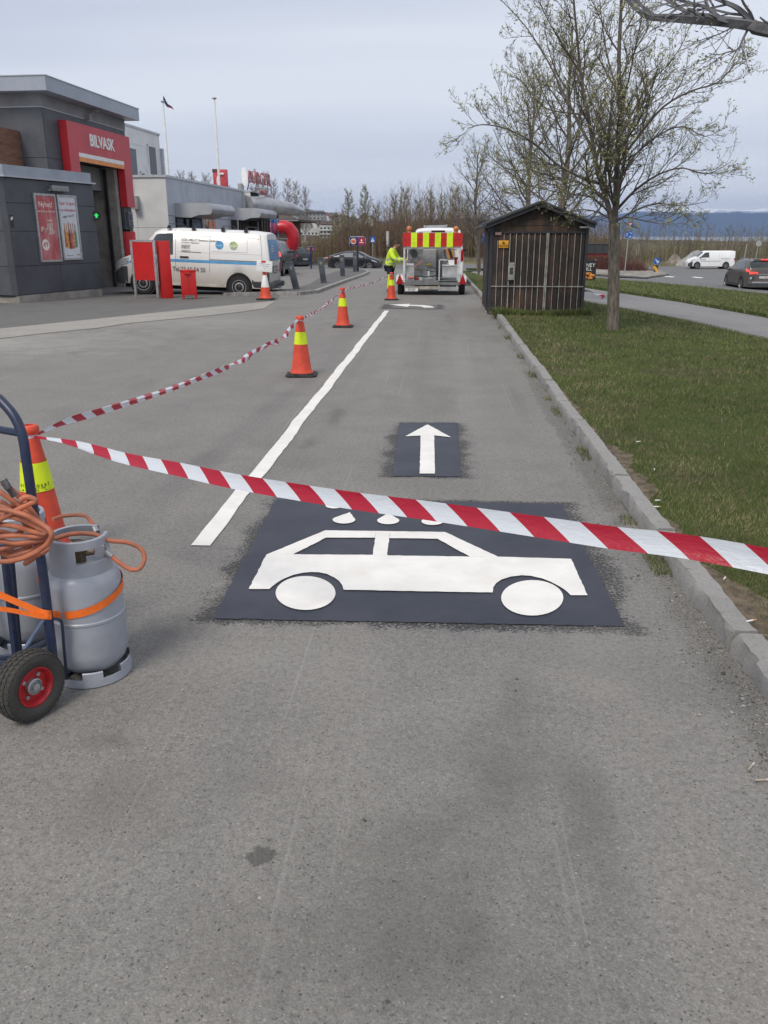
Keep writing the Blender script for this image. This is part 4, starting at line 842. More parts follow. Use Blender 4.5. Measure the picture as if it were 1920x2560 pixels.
# near side is +y in the van frame (rotated 180): visible side faces -Y world
NS = 1
van.patchobj('side_window', M_CGL, vo, [(2.98, 4.12), (3.98, 4.15), (3.5, 4.93), (2.98, 4.93)])
van.top('windscreen', M_CGL, vo, 3.58, 4.1)
def seam(c, x0, q0, x1, q1, wd, name, parent, m=M_INK, sides=(1, -1), off=.003, n=10):
    for sd_ in sides:
        a, b_ = Vector((x0, q0)), Vector((x1, q1)); vs = []
        q = MB(); pts = []
        for i in range(n+1):
            p = a.lerp(b_, i/n); P = c.pt(p.x, p.y); pts.append(Vector((P.x, (P.y+off*.3)*sd_, P.z)))
        q.tube(pts, wd, 4); q.build(name, m, parent)
M_SEAM = mat('seam_grey', (.14, .135, .13), .7)  # dark grey for joints, rails and strips
for a in ((2.9, 3.0, 2.9, 5.6), (1.85, 2.9, 1.85, 4.9), (.22, 2.6, .22, 5.0)): seam(van, *a, .006, 'door_seam', vo, M_SEAM, (NS,))
seam(van, .25, 4.85, 2.85, 4.85, .005, 'door_seam', vo, M_SEAM, (NS,)); seam(van, .25, 4.25, 2.85, 4.25, .007, 'crease', vo, M_VP, (NS,))
seam(van, .7, 4.78, 1.8, 4.78, .004, 'door_seam', vo, M_SEAM, (NS,)); seam(van, .7, 4.3, 1.8, 4.3, .004, 'door_seam', vo, M_SEAM, (NS,)); seam(van, .7, 4.3, .7, 4.78, .004, 'door_seam', vo, M_SEAM, (NS,))
van.patchobj('blue_stripe', mat('stripe_blue', (.1, .33, .6), .4), vo, [(.12, 3.68), (4.5, 3.66), (4.5, 3.90), (.12, 3.93)], sides=(NS,), off=.004, nx=24)
seam(van, .3, 3.99, 1.85, 3.99, .012, 'sliding_rail', vo, M_SEAM, (NS,))
q = MB(); P = van.pt(2.6, 4.05); q.bb(2.5, 2.76, P.y, P.y+.035, P.z-.02, P.z+.025); q.build('door_handle', M_BLK, vo, bevel=.006)
def vtext(s_, name, x, z, size, m_, parent=vo, sx=1, al='LEFT'):
    qq = 3.0
    # find side depth at this height
    best = min((abs(van.pt(x, k*.05).z-z), k*.05) for k in range(60, 101))[1]; P = van.pt(x, best); e = van.pt(x, min(best+.1, 5))-van.pt(x, best-.1); e = Vector((0, e.y, e.z)).normalized()
    return text(s_, name, size, m_, parent, frame((x, P.y+.012, P.z), (-1, 0, 0), e), .001, al, sx)
M_VTX = mat('van_text', (.09, .09, .1), .6)
vtext('ASSA ABLOY Entrance Systems', 'side_lettering', 2.72, 1.68, .105, M_VTX, sx=.84)
for k, s_ in enumerate(('Automatiske inngangsdører', 'Industriporter', 'Hengeporter', 'Hurtigporter', 'Garasjeporter', 'Vedlikehold og modernisering')): vtext(s_, 'side_lettering', 2.72, 1.58-.055*k, .058, M_VTX, sx=.85)
vtext('Tel 22 65 54 50', 'phone_number', 3.0, .80, .185, M_VTX, sx=.86)
vtext('AA', 'side_lettering', 3.36, .80, .2, M_VTX)
for (x, m_, lab) in ((1.55, mat('decal_blue', (.08, .3, .55), .5), 'blue_decal'), (1.12, mat('decal_green', (.32, .45, .14), .5, 0, .3, 8, dirt=(.3, .33, .3)), 'green_decal')):
    P = van.pt(x, 4.55); q = MB(); e = (van.pt(x, 4.7)-van.pt(x, 4.4)).normalized(); e.x = 0; nn = Vector((0, e.z, -e.y))
    q.prism(ell(0, 0, .125, .125, 28), lambda u, v, d: Vector((x-u, P.y, P.z))+e*v+nn*(.004+d), .004); dc = q.build(lab, m_, vo, smooth=False)
    text('ASSA ABLOY' if lab[0] == 'b' else 'green', 'decal_word', .038 if lab[0] == 'b' else .1, M_WHITE, dc, frame(Vector((x, P.y, P.z-.01))+nn*.01, (-1, 0, 0), e), .001)
van.rear('rear_window', mat('window_film_blue', (.07, .24, .46), .3, 0, .2, 2), vo, [(-.76, 1.16), (.76, 1.16), (.68, 1.76), (-.68, 1.76)], th=.012)
for k in range(3):
    q = MB(); q.bb(-.0, .02, .25, .55, 1.42+k*.07, 1.44+k*.07); o = q.build('film_text', M_WHITE, vo, smooth=False); o.location.x = .05-.03
van.rear('tailgate_seam', M_SEAM, vo, [(-.8, .52), (.8, .52), (.8, .53), (-.8, .53)], th=.004)
van.rear('licence_recess', mat('recess_grey', (.2, .2, .19), .6), vo, [(-.35, .78), (.35, .78), (.33, .98), (-.33, .98)], th=.01)
plate(van, vo, 'AR 50317', .81)
for s_ in (1, -1):
    van.patchobj('tail_light', M_LRED, vo, [(.012, 3.3), (.16, 3.3), (.13, 4.02), (.012, 4.02)], sides=(s_,), off=.01); van.rear('tail_light', M_LRED, vo, [(s_*.72, .78), (s_*.86, .78), (s_*.86, 1.06), (s_*.78, 1.06)], th=.012)
    van.patchobj('rear_bumper', M_CHAR, vo, [(.02, 1.2), (.55, 1.5), (.55, 2.45), (.02, 2.45)], sides=(s_,), off=.012)
    van.patchobj('corner_trim', M_CHAR, vo, [(.02, 2.4), (.1, 2.4), (.1, 3.28), (.02, 3.28)], sides=(s_,), off=.01)
q = MB(); q.bb(-.13, .06, -.9, .9, .34, .5); q.build('rear_bumper', M_CHAR, vo, bevel=.03)
q = MB(); q.tube([(-.05, .2, .36), (-.2, .2, .33), (-.22, .2, .38)], .025, 8); q.build('tow_hook', M_STEEL, vo)
van.patchobj('front_bumper', M_CHAR, vo, [(4.42, 1.3), (4.88, 1.3), (4.88, 3.6), (4.42, 3.2)], off=.012); van.nose('front_bumper', M_CHAR, vo, [(-.62, .3), (.62, .3), (.62, .66), (-.62, .66)], .05)
van.patchobj('head_light', M_CLEAR, vo, [(4.4, 3.75), (4.84, 3.9), (4.78, 5.2), (4.36, 4.6)], off=.01)
van.patchobj('sill_trim', M_VLOW, vo, [(1.45, 1.9), (3.5, 1.9), (3.5, 2.2), (1.45, 2.2)], sides=(NS,), off=.01)
mirrorobj(van, vo, 3.75, 1.2, M_BLK)
for x in (.75, 1.45, 2.35, 3.1):
    q = MB()
    for s_ in (1, -1): q.prism([(-.06, 0), (.06, 0), (.035, .11), (-.035, .11)], lambda u, v, d: (x+u, s_*(.73+d), 1.955+v), .1)
    q.bar((x, -.78, 2.1), (x, .78, 2.1), .03, .02); q.build('roof_bar', M_BLK, vo)
q = MB(); q.prism([(.2, .0), (.32, 0), (.3, .28), (.22, .28)], lambda u, v, d: (u+.38, .82+d, .12+v), .02); q.build('mud_flap', M_BLK, vo)
# ---- generic cars
def basic_car(name, label, cat, loc, heading, spec, paint, glass_q=(4.12, 4.95), group=None):
    c = Car(**spec); o = thing(name, label, cat, loc, heading, group); c.body('body', paint, o); underbody(c, o)
    for x in c.wheels:
        for s_ in (1, -1): wheel(o, x, s_*(c.W/2-.115), c.wr, .21, 'alloy')
    return c, o
P_DARK = mat('car_black', (.022, .024, .03), .22, .2, .15, 2, spec=.7); P_NAVY = mat('car_slate', (.035, .042, .055), .25, .2, .15, 2, spec=.7)
P_TAUPE = mat('car_taupe', (.13, .115, .105), .28, .45, .1, 1.5, spec=.6); P_WH = mat('car_white', (.78, .79, .8), .3, 0, .03, 1)
def az(dx, dy): return math.atan2(dy, dx)
# dark SUV behind the van: tail towards us
g_ = gp(700, 690)
c, o = basic_car('parked_suv', 'dark slate SUV parked nose away just behind the white van', 'car', (-8.3, 40.1, T(-8, 40)-.02), R(91), dict(L=4.6, W=1.85, roof=[(0, 1.05), (.05, 1.3), (.35, 1.58), (1.2, 1.64), (2.6, 1.6), (3.4, 1.12), (4.2, .98), (4.6, .7)], belt=[(0, .98), (3.2, .98), (4.6, .65)], clr=.28, wheels=(.85, 3.6), wr=.36, plan=[(0, .86), (.2, .96), (1, 1), (3.6, 1), (4.3, .92), (4.6, .7)], tumble=.2), P_NAVY, group='dark cars parked beyond the van')
c.patchobj('side_window', M_CGL, o, [(.55, 4.15), (3.2, 4.15), (2.5, 4.9), (.75, 4.9)]); c.top('rear_window', M_CGL, o, .04, .33); c.top('windscreen', M_CGL, o, 2.65, 3.35)
for s_ in (1, -1): c.patchobj('tail_light', M_LRED2, o, [(.0, 3.5), (.28, 3.7), (.22, 4.4), (.0, 4.4)], sides=(s_,), off=.012)
c.rear('number_plate', M_PLATE, o, [(-.26, .7), (.26, .7), (.26, .81), (-.26, .81)]); mirrorobj(c, o, 3.1, 1.1, P_NAVY)
g_ = ap(770, 661, 77)
c, o = basic_car('parked_people_carrier', 'black people carrier parked beyond the slide, seen from its rear corner', 'car', (ap(766, 655, 76.5).x, 76.0, -.98), R(142), dict(L=4.75, W=1.88, roof=[(0, 1.0), (.06, 1.15), (.42, 1.6), (1.2, 1.66), (2.8, 1.62), (3.7, 1.1), (4.4, .95), (4.75, .65)], belt=[(0, .98), (3.4, .96), (4.75, .6)], clr=.25, wheels=(.9, 3.8), wr=.34, plan=[(0, .84), (.2, .95), (1, 1), (3.8, 1), (4.4, .92), (4.75, .7)], tumble=.2), P_DARK, group='dark cars parked beyond the van')
c.patchobj('side_window', M_CGL, o, [(.5, 4.15), (3.45, 4.15), (2.9, 4.9), (.75, 4.9)]); c.top('rear_window', M_CGL, o, .08, .4); plate(c, o, 'SU 41706', .68)
for s_ in (1, -1): c.patchobj('tail_light', M_LRED, o, [(.0, 3.9), (.2, 3.9), (.25, 4.5), (.05, 4.5)], sides=(s_,), off=.012)
c.rear('rear_bumper', M_CHAR, o, [(-.8, .3), (.8, .3), (.8, .5), (-.8, .5)], th=.05)
for s_ in (1, -1): q = MB(); q.tube([(1.0, s_*.72, 1.7), (3.0, s_*.72, 1.69)], .025, 6); q.build('roof_rail', M_STEEL, o)
xa, xb = ap(823, 655, 73).x, ap(956, 655, 73).x
c, o = basic_car('parked_hatchback', 'long black hatchback with sloping tail standing side-on behind the bollards', 'car', (xa, 73.2, -.97), R(-4), dict(L=4.47, W=1.82, roof=[(0, .95), (.08, 1.06), (.5, 1.2), (1.4, 1.43), (2.1, 1.46), (2.7, 1.4), (3.6, .98), (4.3, .78), (4.47, .55)], belt=[(0, .93), (.5, .95), (3.3, .88), (4.47, .5)], clr=.18, wheels=(.85, 3.55), wr=.33, plan=[(0, .8), (.2, .94), (1, 1), (3.6, 1), (4.2, .9), (4.47, .65)], tumble=.22), P_DARK, group='dark cars parked beyond the van')
c.patchobj('side_window', mat('pale_car_glass', (.2, .22, .24), .1), o, [(.85, 4.2), (3.35, 4.15), (2.6, 4.88), (1.35, 4.88)]); c.top('windscreen', M_CGL, o, 2.75, 3.5)
for s_ in (1, -1):
    c.patchobj('tail_light', M_LRED, o, [(.0, 3.8), (.3, 3.9), (.28, 4.3), (.02, 4.4)], sides=(s_,), off=.015); c.patchobj('head_light', M_CLEAR, o, [(3.75, 3.6), (4.25, 3.6), (4.1, 4.3), (3.7, 4.3)], sides=(s_,), off=.012)
mirrorobj(c, o, 3.1, .98, P_DARK)
seam(c, 2.1, 2.3, 2.1, 4.1, .006, 'door_seam', o, M_INK, (-1,)); seam(c, 1.2, 2.0, 3.2, 2.0, .02, 'sill_trim', o, M_STEEL, (-1,))
# delivery van on the far side of the roundabout (faces left)
yc = 96; xl, xr = ap(1724, 640, yc).x, ap(1839, 640, yc).x
c, o = basic_car('white_delivery_van', 'small white delivery van with black front bumper on the roundabout', 'van', (xr, yc+.9, T(30, 96)), R(180), dict(L=4.88, W=1.8, roof=[(0, 1.8), (.3, 1.84), (3.0, 1.83), (3.4, 1.72), (4.0, 1.18), (4.65, .95), (4.85, .75), (4.88, .6)], belt=[(0, 1.05), (3.9, 1.05), (4.88, .55)], clr=.22, wheels=(.9, 3.95), wr=.33, plan=[(0, .93), (.1, .97), (1, 1), (4.1, 1), (4.6, .9), (4.88, .66)], tumble=.14), P_WH)
c.patchobj('side_window', M_CGL, o, [(2.75, 4.15), (3.85, 4.15), (3.25, 4.9), (2.8, 4.9)]); c.top('windscreen', M_CGL, o, 3.4, 3.95)
for s_ in (1, -1):
    c.patchobj('tail_light', M_LRED, o, [(.0, 3.4), (.12, 3.4), (.1, 4.1), (.0, 4.1)], sides=(s_,), off=.012); c.patchobj('head_light', M_CLEAR, o, [(4.2, 4.0), (4.7, 3.9), (4.6, 4.9), (4.2, 4.5)], sides=(s_,), off=.012); c.patchobj('front_bumper', M_CHAR, o, [(4.42, 1.3), (4.86, 1.3), (4.86, 3.7), (4.42, 3.4)], sides=(s_,), off=.012)
for a in ((2.7, 2.5, 2.7, 5), (1.7, 3.0, 1.7, 4.9)): seam(c, *a, .006, 'door_seam', o, M_SEAM, (1,))
seam(c, .5, 4.0, 1.5, 4.0, .02, 'sliding_rail', o, M_SEAM, (1,)); seam(c, 1.5, 3.2, 3.6, 3.1, .02, 'side_strip', o, M_SEAM, (1,))
mirrorobj(c, o, 3.7, 1.15, M_BLK)
P = c.pt(2.2, 3.7); text('budbil', 'side_lettering', .2, M_VTX, o, frame((3.6, P.y+.02, .95), (-1, 0, 0), (0, 0, 1)), .001, 'LEFT')
# taupe crossover on the road, rear corner towards us (partly outside the picture)
a = ap(1812, 711, 48.5); b_ = ap(1849, 717.5, 45.6)
dvec = Vector((a.x-b_.x, 48.5-45.9)); hd = math.atan2(48.3-45.7, ap(1812, 711, 48.3).x-ap(1849, 717, 45.7).x)
fw = Vector((math.cos(hd), math.sin(hd))); rw = Vector((ap(1849, 717, 45.7).x, 45.7)); rgt = Vector((fw.y, -fw.x)); org = rw - fw*.85 + rgt*.9
c, o = basic_car('crossover_car', 'taupe crossover car with lit red tail light driving away on the right road', 'car', (org.x, org.y, -1.0), hd, dict(L=4.2, W=1.82, roof=[(0, .98), (.05, 1.15), (.38, 1.5), (.9, 1.55), (2.2, 1.54), (3.1, 1.05), (3.9, .92), (4.2, .62)], belt=[(0, 1.0), (.6, 1.02), (3.0, .95), (4.2, .58)], clr=.22, wheels=(.8, 3.4), wr=.34, plan=[(0, .84), (.2, .96), (1, 1), (3.4, 1), (3.9, .9), (4.2, .66)], tumble=.2), P_TAUPE)
c.patchobj('side_window', M_CGL, o, [(.55, 4.2), (2.95, 4.15), (2.2, 4.88), (.7, 4.85)]); c.top('rear_window', M_CGL, o, .06, .36, 5.9); c.top('windscreen', M_CGL, o, 2.3, 3.0)
for s_ in (1, -1):
    c.patchobj('tail_light', M_LRED2, o, [(.0, 3.9), (.25, 4.0), (.3, 4.35), (.0, 4.4)], sides=(s_,), off=.015); c.rear('tail_light', M_LRED2, o, [(s_*.76, .86), (s_*.36, .9), (s_*.36, .96), (s_*.76, .98)], th=.03); c.rear('fog_light_box', M_CHAR, o, [(s_*.76, .6), (s_*.5, .58), (s_*.5, .72), (s_*.76, .76)], th=.03); c.rear('reflector', M_CLEAR, o, [(s_*.73, .62), (s_*.63, .62), (s_*.63, .72), (s_*.73, .74)], th=.035)
    c.patchobj('wheel_trim', M_CHAR, o, [(1.3, 1.9), (2.9, 1.9), (2.9, 2.25), (1.3, 2.25)], sides=(s_,), off=.012)
    q = MB(); q.tube([(.5, s_*.66, 1.58), (.9, s_*.68, 1.62), (2.1, s_*.68, 1.6)], .02, 6); q.build('roof_rail', P_TAUPE, o)
plate(c, o, 'CP 29624', .66); c.rear('rear_bumper', M_CHAR, o, [(-.8, .24), (.8, .24), (.8, .42), (-.8, .42)], th=.07); c.rear('skid_strip', M_STEEL, o, [(-.6, .43), (.6, .43), (.6, .5), (-.6, .5)], th=.06); c.rear('tailgate_trim', M_STEEL, o, [(-.4, .84), (.4, .84), (.4, .87), (-.4, .87)], th=.03)
q = MB(); q.bb(.3, .42, -.55, .55, 1.54, 1.6); q.build('spoiler', P_TAUPE, o, bevel=.02); q = MB(); q.bb(.27, .3, -.2, .2, 1.545, 1.59); q.build('brake_light', M_LRED2, o)
mirrorobj(c, o, 2.75, 1.02, P_TAUPE)
# ---- work trailer and the white van that pulls it
TY = 26.4; TZ = T(0, TY)-.03; k_ = TY/2191*math.cos(0)
tl = ap(992, 745, TY); tr_ = ap(1163, 746, TY); TX = (tl.x+tr_.x)/2; TWd = tr_.x-tl.x
def z4x(x, y): p = ap(940+x/6.38, 540+y/6.38, TY); return p.x-TX, p.z-TZ
c = Car(L=5.0, W=1.95, roof=[(0, 1.92), (.1, 1.99), (.5, 2.02), (3.2, 2.0), (3.6, 1.9), (4.2, 1.3), (4.9, 1.0), (5.0, .8)], belt=[(0, 1.15), (4, 1.1), (5.0, .7)], clr=.3, wheels=(.95, 3.95), wr=.34, plan=[(0, .93), (.1, .97), (1, 1), (4.1, 1), (4.6, .9), (5.0, .66)], tumble=.16)
vx = ap(1087, 570, 31.5); vy = 31.5; o = thing('tow_van', 'white panel van hidden behind the work trailer it pulls', 'van', (vx.x+.12, vy, T(1, vy)), R(90)); c.body('body', P_WH, o); underbody(c, o)
for x in c.wheels:
    for s_ in (1, -1): wheel(o, x, s_*(.97-.12), .34, .22, 'steel')
c.rear('rear_window', M_CGL, o, [(-.7, 1.25), (.7, 1.25), (.66, 1.72), (-.66, 1.72)], th=.012); q = MB(); q.bb(-.05, .0, -.24, .24, 1.84, 1.95); q.build('brake_light', mat('dark_lamp', (.05, .02, .02), .3), o)
for s_ in (1, -1):
    c.rear('tail_light', M_LRED, o, [(s_*.8, .9), (s_*.93, .9), (s_*.93, 1.3), (s_*.85, 1.3)], th=.02); q = MB(); q.bb(-.03, 0, s_*.62-.07, s_*.62+.07, 1.87, 1.9); q.build('marker_lamp', M_SEAM, o)
mirrorobj(c, o, 3.8, 1.25, M_BLK)
q = MB(); q.bar((.6, -.3, 2.12), (4, -.3, 2.12), .06); q.bar((.6, .5, 2.1), (4, .5, 2.1), .06)
for k in range(8): q.bar((.7+k*.45, -.3, 2.12), (.7+k*.45, .5, 2.1), .04)
tag(q.build('ladder', M_STEEL), 'aluminium ladder lying on the roof of the tow van', 'ladder').matrix_world = o.matrix_basis
tr = thing('work_trailer', 'silver road marking trailer with red and yellow warning board, seen from behind', 'trailer', (TX, TY, TZ))
M_TGL = mat('galv_light', (.58, .59, .6), .5, .15, .15, 5); M_TGD = mat('galv_dark', (.17, .175, .18), .6, .1, .2, 5)
Lh = 3.0
q = MB(); hw = TWd/2-.16
q.bb(-hw, hw, .0, Lh, .36, .45); q.bb(-hw, hw, -.02, .06, .33, .47); q.build('chassis', M_TGD, tr, smooth=False)
for s_ in (1, -1):
    for yy in (.5, 1.35):
        q = MB(); Mx = Matrix.Rotation(R(-90*s_), 3, 'Y').inverted() if s_ > 0 else Matrix.Rotation(R(-90), 3, 'Y')
        q.lathe([(.05, -.07), (.25, -.08), (.28, -.05), (.28, .05), (.25, .08), (.1, .07)], 22, (s_*(TWd/2-.09), yy, .28), Mx); q.build('wheel', M_TYRE, tr)
    q = MB(); cx = s_*(TWd/2-.09)
    q.prism([(.05, .42), (.12, .6), (1.8, .6), (1.9, .42), (1.85, .42), (1.77, .57), (.15, .57), (.1, .42)], lambda u, v, d: (cx-.11+d, u, v), .22); q.build('mudguard', M_TGL, tr, smooth=False)
    q = MB(); q.prism([(cx-.12, .36), (cx+.11, .36), (cx+.0, .66)], lambda u, v, d: (u, .03-d, v), .06); q.build('tail_light', M_LRED, tr, smooth=False)
# frame: posts, top, floor
zt = z4x(900, 270)[1]; zb_ = z4x(900, 1190)[1]
q = MB(); xl_, xr_ = z4x(452, 500)[0], z4x(1340, 500)[0]
for x in (xl_, xr_):
    for y_ in (.0, Lh): q.bar((x, y_, .42), (x, y_, zt+.0), .055)
    for z in (.45, 1.0, zt-.02): q.bar((x, 0, z), (x, Lh, z), .05)
q.bar((xl_, 0, z4x(0, 505)[1]), (xr_, 0, z4x(0, 505)[1]), .05); q.bar((xl_, Lh, zt), (xr_, Lh, zt), .05)
q.build('frame', M_TGL, tr, smooth=False)
q = MB(); q.bb(xl_+.03, xr_-.03, 2.2, 2.24, .45, zt-.2); q.build('back_wall', M_TGD, tr, smooth=False)
# warning board
bx0, bz1 = z4x(428, 270); bx1, bz0 = z4x(1375, 488)
q = MB(); q.bb(bx0, bx1, -.06, -.03, bz0, bz1); wb = q.build('warning_board', mat('board_red', (.5, .015, .02), .4), tr, smooth=False)
for a, b_ in ((565, 660), (755, 852), (947, 1043), (1138, 1236)):
    q = MB(); q.bb(z4x(a, 0)[0], z4x(b_, 0)[0], -.075, -.061, bz0-.02, bz1+.01); st_ = q.build('yellow_panel', mat('fluo_yellow', (.62, .85, .02), .4), wb, smooth=False)
q = MB(); q.bb(bx0, bx1, -.064, -.0605, (bz0+bz1)/2-.003, (bz0+bz1)/2+.003); q.build('board_joint', M_INK, wb, smooth=False)
for x_ in (527, 1278):
    cx, cz = z4x(x_, 208); q = MB(); q.sphere((cx, .0, cz), .083, 16, 12, (1, 1, 1.05)); q.cyl((cx, 0, cz-.13), (cx, 0, cz-.06), .06, 14); q.build('amber_beacon', mat('amber', (.5, .16, .04), .3, 0, .1, 8), tr)
# bits on the trailer
def tb(name, x0, y0, x1, y1, d0, d1, m_, bev=0):
    X0, Z1 = z4x(x0, y0); X1, Z0 = z4x(x1, y1); q = MB(); q.bb(X0, X1, d0, d1, Z0, Z1); return q.build(name, m_, tr, smooth=False, bevel=bev)
M_TGM = mat('galv_mid', (.35, .36, .37), .55, .12, .15, 5)
boil = tb('kettle_tank', 745, 540, 950, 1105, .5, 1.3, M_TGM, .01); tb('side_tank', 950, 550, 1085, 1000, .8, 1.5, M_TGD, .01)
tb('gas_locker', 475, 780, 608, 1110, .05, .6, M_TGM, .01); tb('locker_lid', 468, 765, 600, 790, .03, .62, M_TGL)
tb('tool_box', 1060, 800, 1290, 985, .02, .5, mat('galv_box', (.42, .43, .44), .5, .2, .15, 4), .01); tb('box_lid', 1055, 780, 1300, 800, .0, .52, M_TGL)
tb('white_carton', 1140, 705, 1250, 785, .1, .4, M_WHITE, .005); tb('rear_step', 1000, 1040, 1290, 1055, -.02, .2, M_TGL); tb('step_plate', 1005, 1130, 1280, 1190, -.03, .15, M_TGM); tb('bumper_beam', 700, 1120, 1000, 1165, -.03, .1, mat('beam_beige', (.36, .33, .27), .7, 0, .2, 6))
q = MB()
for x_ in (1012, 1303): X, Z = z4x(x_, 690); q.bar((X, -.0, z4x(0, 1190)[1]), (X, -.0, Z), .03)
q.bar((z4x(1012, 0)[0], 0, z4x(0, 695)[1]), (z4x(1150, 0)[0], 0, z4x(0, 700)[1]), .03); q.build('ladder_frame', M_TGL, tr, smooth=False)
tb('red_gas_bottle', 608, 985, 672, 1100, .2, .5, M_LRED, .02); tb('tool_tray', 690, 990, 735, 1100, .2, .5, M_TGL)
X, Z = z4x(590, 610); q = MB(); q.cyl((X, .1, Z), (X, .32, Z), .15, 24); hr = q.build('hose_reel', mat('reel_grey', (.2, .2, .21), .5), tr); X, Z = z4x(605, 600); q = MB(); q.cyl((X, .02, Z), (X, .12, Z), .1, 24); q.build('coiled_hose', M_BLK, hr)
q = MB(); q.prism([z4x(*p) for p in ((1115, 530), (1250, 530), (1250, 690), (1150, 690))], lambda u, v, d: (u, .9+d, v), .06); ob = q.build('orange_panel', mat('orange_panel', (.62, .25, .06), .6), tr, smooth=False)
q = MB(); q.prism([z4x(*p) for p in ((1150, 520), (1195, 520), (1240, 690), (1195, 690))], lambda u, v, d: (u, .86+d, v), .04); q.build('black_hose', M_BLK, ob, smooth=False)
X0, Z0_ = z4x(1260, 520); tb('white_board', 1262, 505, 1330, 690, 1.0, 1.05, M_WHITE); tb('red_lamp', 1252, 660, 1310, 780, .3, .4, M_LRED)
for pts, r_, m_ in (([(830, 830), (900, 822), (1000, 860), (1010, 960)], .014, M_BLK), ([(620, 855), (800, 860), (900, 890), (1000, 880)], .01, M_BLK), ([(610, 965), (700, 955), (800, 975), (900, 965), (960, 950)], .018, M_BLK), ([(600, 820), (660, 780), (730, 700)], .014, mat('hose_orange', (.5, .13, .05), .5)), ([(1060, 700), (1050, 800), (1058, 900), (1060, 980)], .01, M_BLK), ([(1090, 540), (1100, 620), (1120, 690), (1150, 740)], .018, M_BLK), ([(500, 980), (560, 985), (600, 980)], .02, mat('glove_orange', (.7, .12, .05), .5)), ([(465, 520), (560, 525), (600, 500)], .02, M_TGL), ([(1180, 520), (1200, 540), (1290, 535)], .02, M_TGL)):
    q = MB(); q.tube([(z4x(*p)[0], -.0+.02*k, z4x(*p)[1]) for k, p in enumerate(pts)], r_, 6); q.build('hose', m_, tr)
q = MB(); X, Z = z4x(840, 760); q.prism([z4x(*p) for p in ((790, 795), (892, 795), (892, 775), (855, 765), (845, 745), (835, 765), (792, 775))], lambda u, v, d: (u, .47+d, v), .028); q.build('yellow_label', mat('label_yellow', (.55, .45, .05), .5), boil, smooth=False)
q = MB(); X, Z = z4x(838, 880); q.bar((X, .3, z4x(0, 985)[1]), (X, .3, z4x(0, 880)[1]), .05); q.bar((X-.1, .28, z4x(0, 990)[1]), (X+.12, .28, z4x(0, 990)[1]), .05); q.build('valve_handle', M_TGL, boil, smooth=False)
px0, pz1 = z4x(470, 1152); px1, pz0 = z4x(668, 1198); q = MB(); q.bb(px0, px1, -.06, -.03, pz0, pz1); np_ = q.build('number_plate', M_PLATE, tr, smooth=False); text('CW 5507', 'plate_number', (pz1-pz0)*1.12, M_INK, np_, frame(((px0+px1)/2, -.063, (pz0+pz1)/2), (1, 0, 0), (0, 0, 1)), .001, sx=.62)
q = MB(); q.bar((z4x(380, 980)[0], .1, z4x(0, 985)[1]), (z4x(410, 1060)[0], .1, z4x(0, 1060)[1]), .035); q.sphere((z4x(365, 985)[0], .1, z4x(0, 983)[1]), .03); q.build('clearance_marker', M_BLK, tr)
# ================================================================ WORK SITE
M_CONE = mat('cone_orange', (.66, .07, .03), .5, 0, .08, 8, dirt=(.5, .05, .025)); M_RUB = mat('cone_rubber', (.04, .04, .038), .85, 0, .3, 12, .3)
M_SLV = mat('cone_fluo', (.66, .80, .01), .4, 0, .05, 12)
def cone_parts(o, sleeve=True, white=False):
    q = MB(); a = .195; c_ = .05
    sq = [(-a, -a+c_), (-a+c_, -a), (a-c_, -a), (a, -a+c_), (a, a-c_), (a-c_, a), (-a+c_, a), (-a, a-c_)]
    q.prism(sq, lambda u, v, d: (u, v, d), .028); q.prism([(x*.82, y*.82) for x, y in sq], lambda u, v, d: (u, v, .028+d), .014); q.build('base', M_RUB, o, bevel=.004)
    q = MB()
    prof = [(.152, .042), (.15, .055), (.138, .06), (.128, .085), (.105, .24), (.082, .42), (.06, .58), (.047, .66), (.045, .675), (.033, .68), (.032, .70), (.045, .703), (.05, .715), (.05, .735), (.043, .747), (.024, .75), (.022, .73)]
    q.m = 0; prof.insert(5, (.0935, .335)); q.lathe(prof, 28)
    b_ = q.build('body', M_CONE, o)
    if white:
        b_.data.materials.append(M_WHITE)
        for p in b_.data.polygons:
            if .34 < p.center.z < .66: p.material_index = 1
    if sleeve:
        q = MB(); q.lathe([(.0885, .40), (.0685, .553), (.0675, .553), (.0875, .40)], 28); sl = q.build('reflective_sleeve', M_SLV, o)
    return o
def cone_at(x, y, z, label, group='traffic cones holding the tape', rz=0):
    return x, y, z, label, group, rz
c1 = thing('traffic_cone', 'orange cone with bright yellow sleeve right behind the blue hand truck', 'cone', (-2.155, 4.2, .001), R(12), 'traffic cones holding the tape'); cone_parts(c1)
cones = {'c1': c1}
for k, (x, y, z, lab, rz) in {'c2': (-1.735, 10.6, .001, 'biggest fully visible orange cone with yellow sleeve left of the white lane line', 5), 'c3': (-1.87, 16.6, .001, 'orange cone with yellow sleeve, second along the tape and midway to the trailer', 0), 'c4': (-1.33, 24.1, T(0, 24.1)+.001, 'orange cone with yellow sleeve standing at the worker and the turn arrow', 0), 'c5': (2.25, 1.62, .076, 'orange cone with yellow sleeve out on the lawn holding the end of the tape', 20)}.items():
    c_ = dup(c1, (x, y, z), R(rz), lab); cones[k] = c_
sl = [ch for ch in KIDS(c1) if ch.name.startswith('reflective')][0]
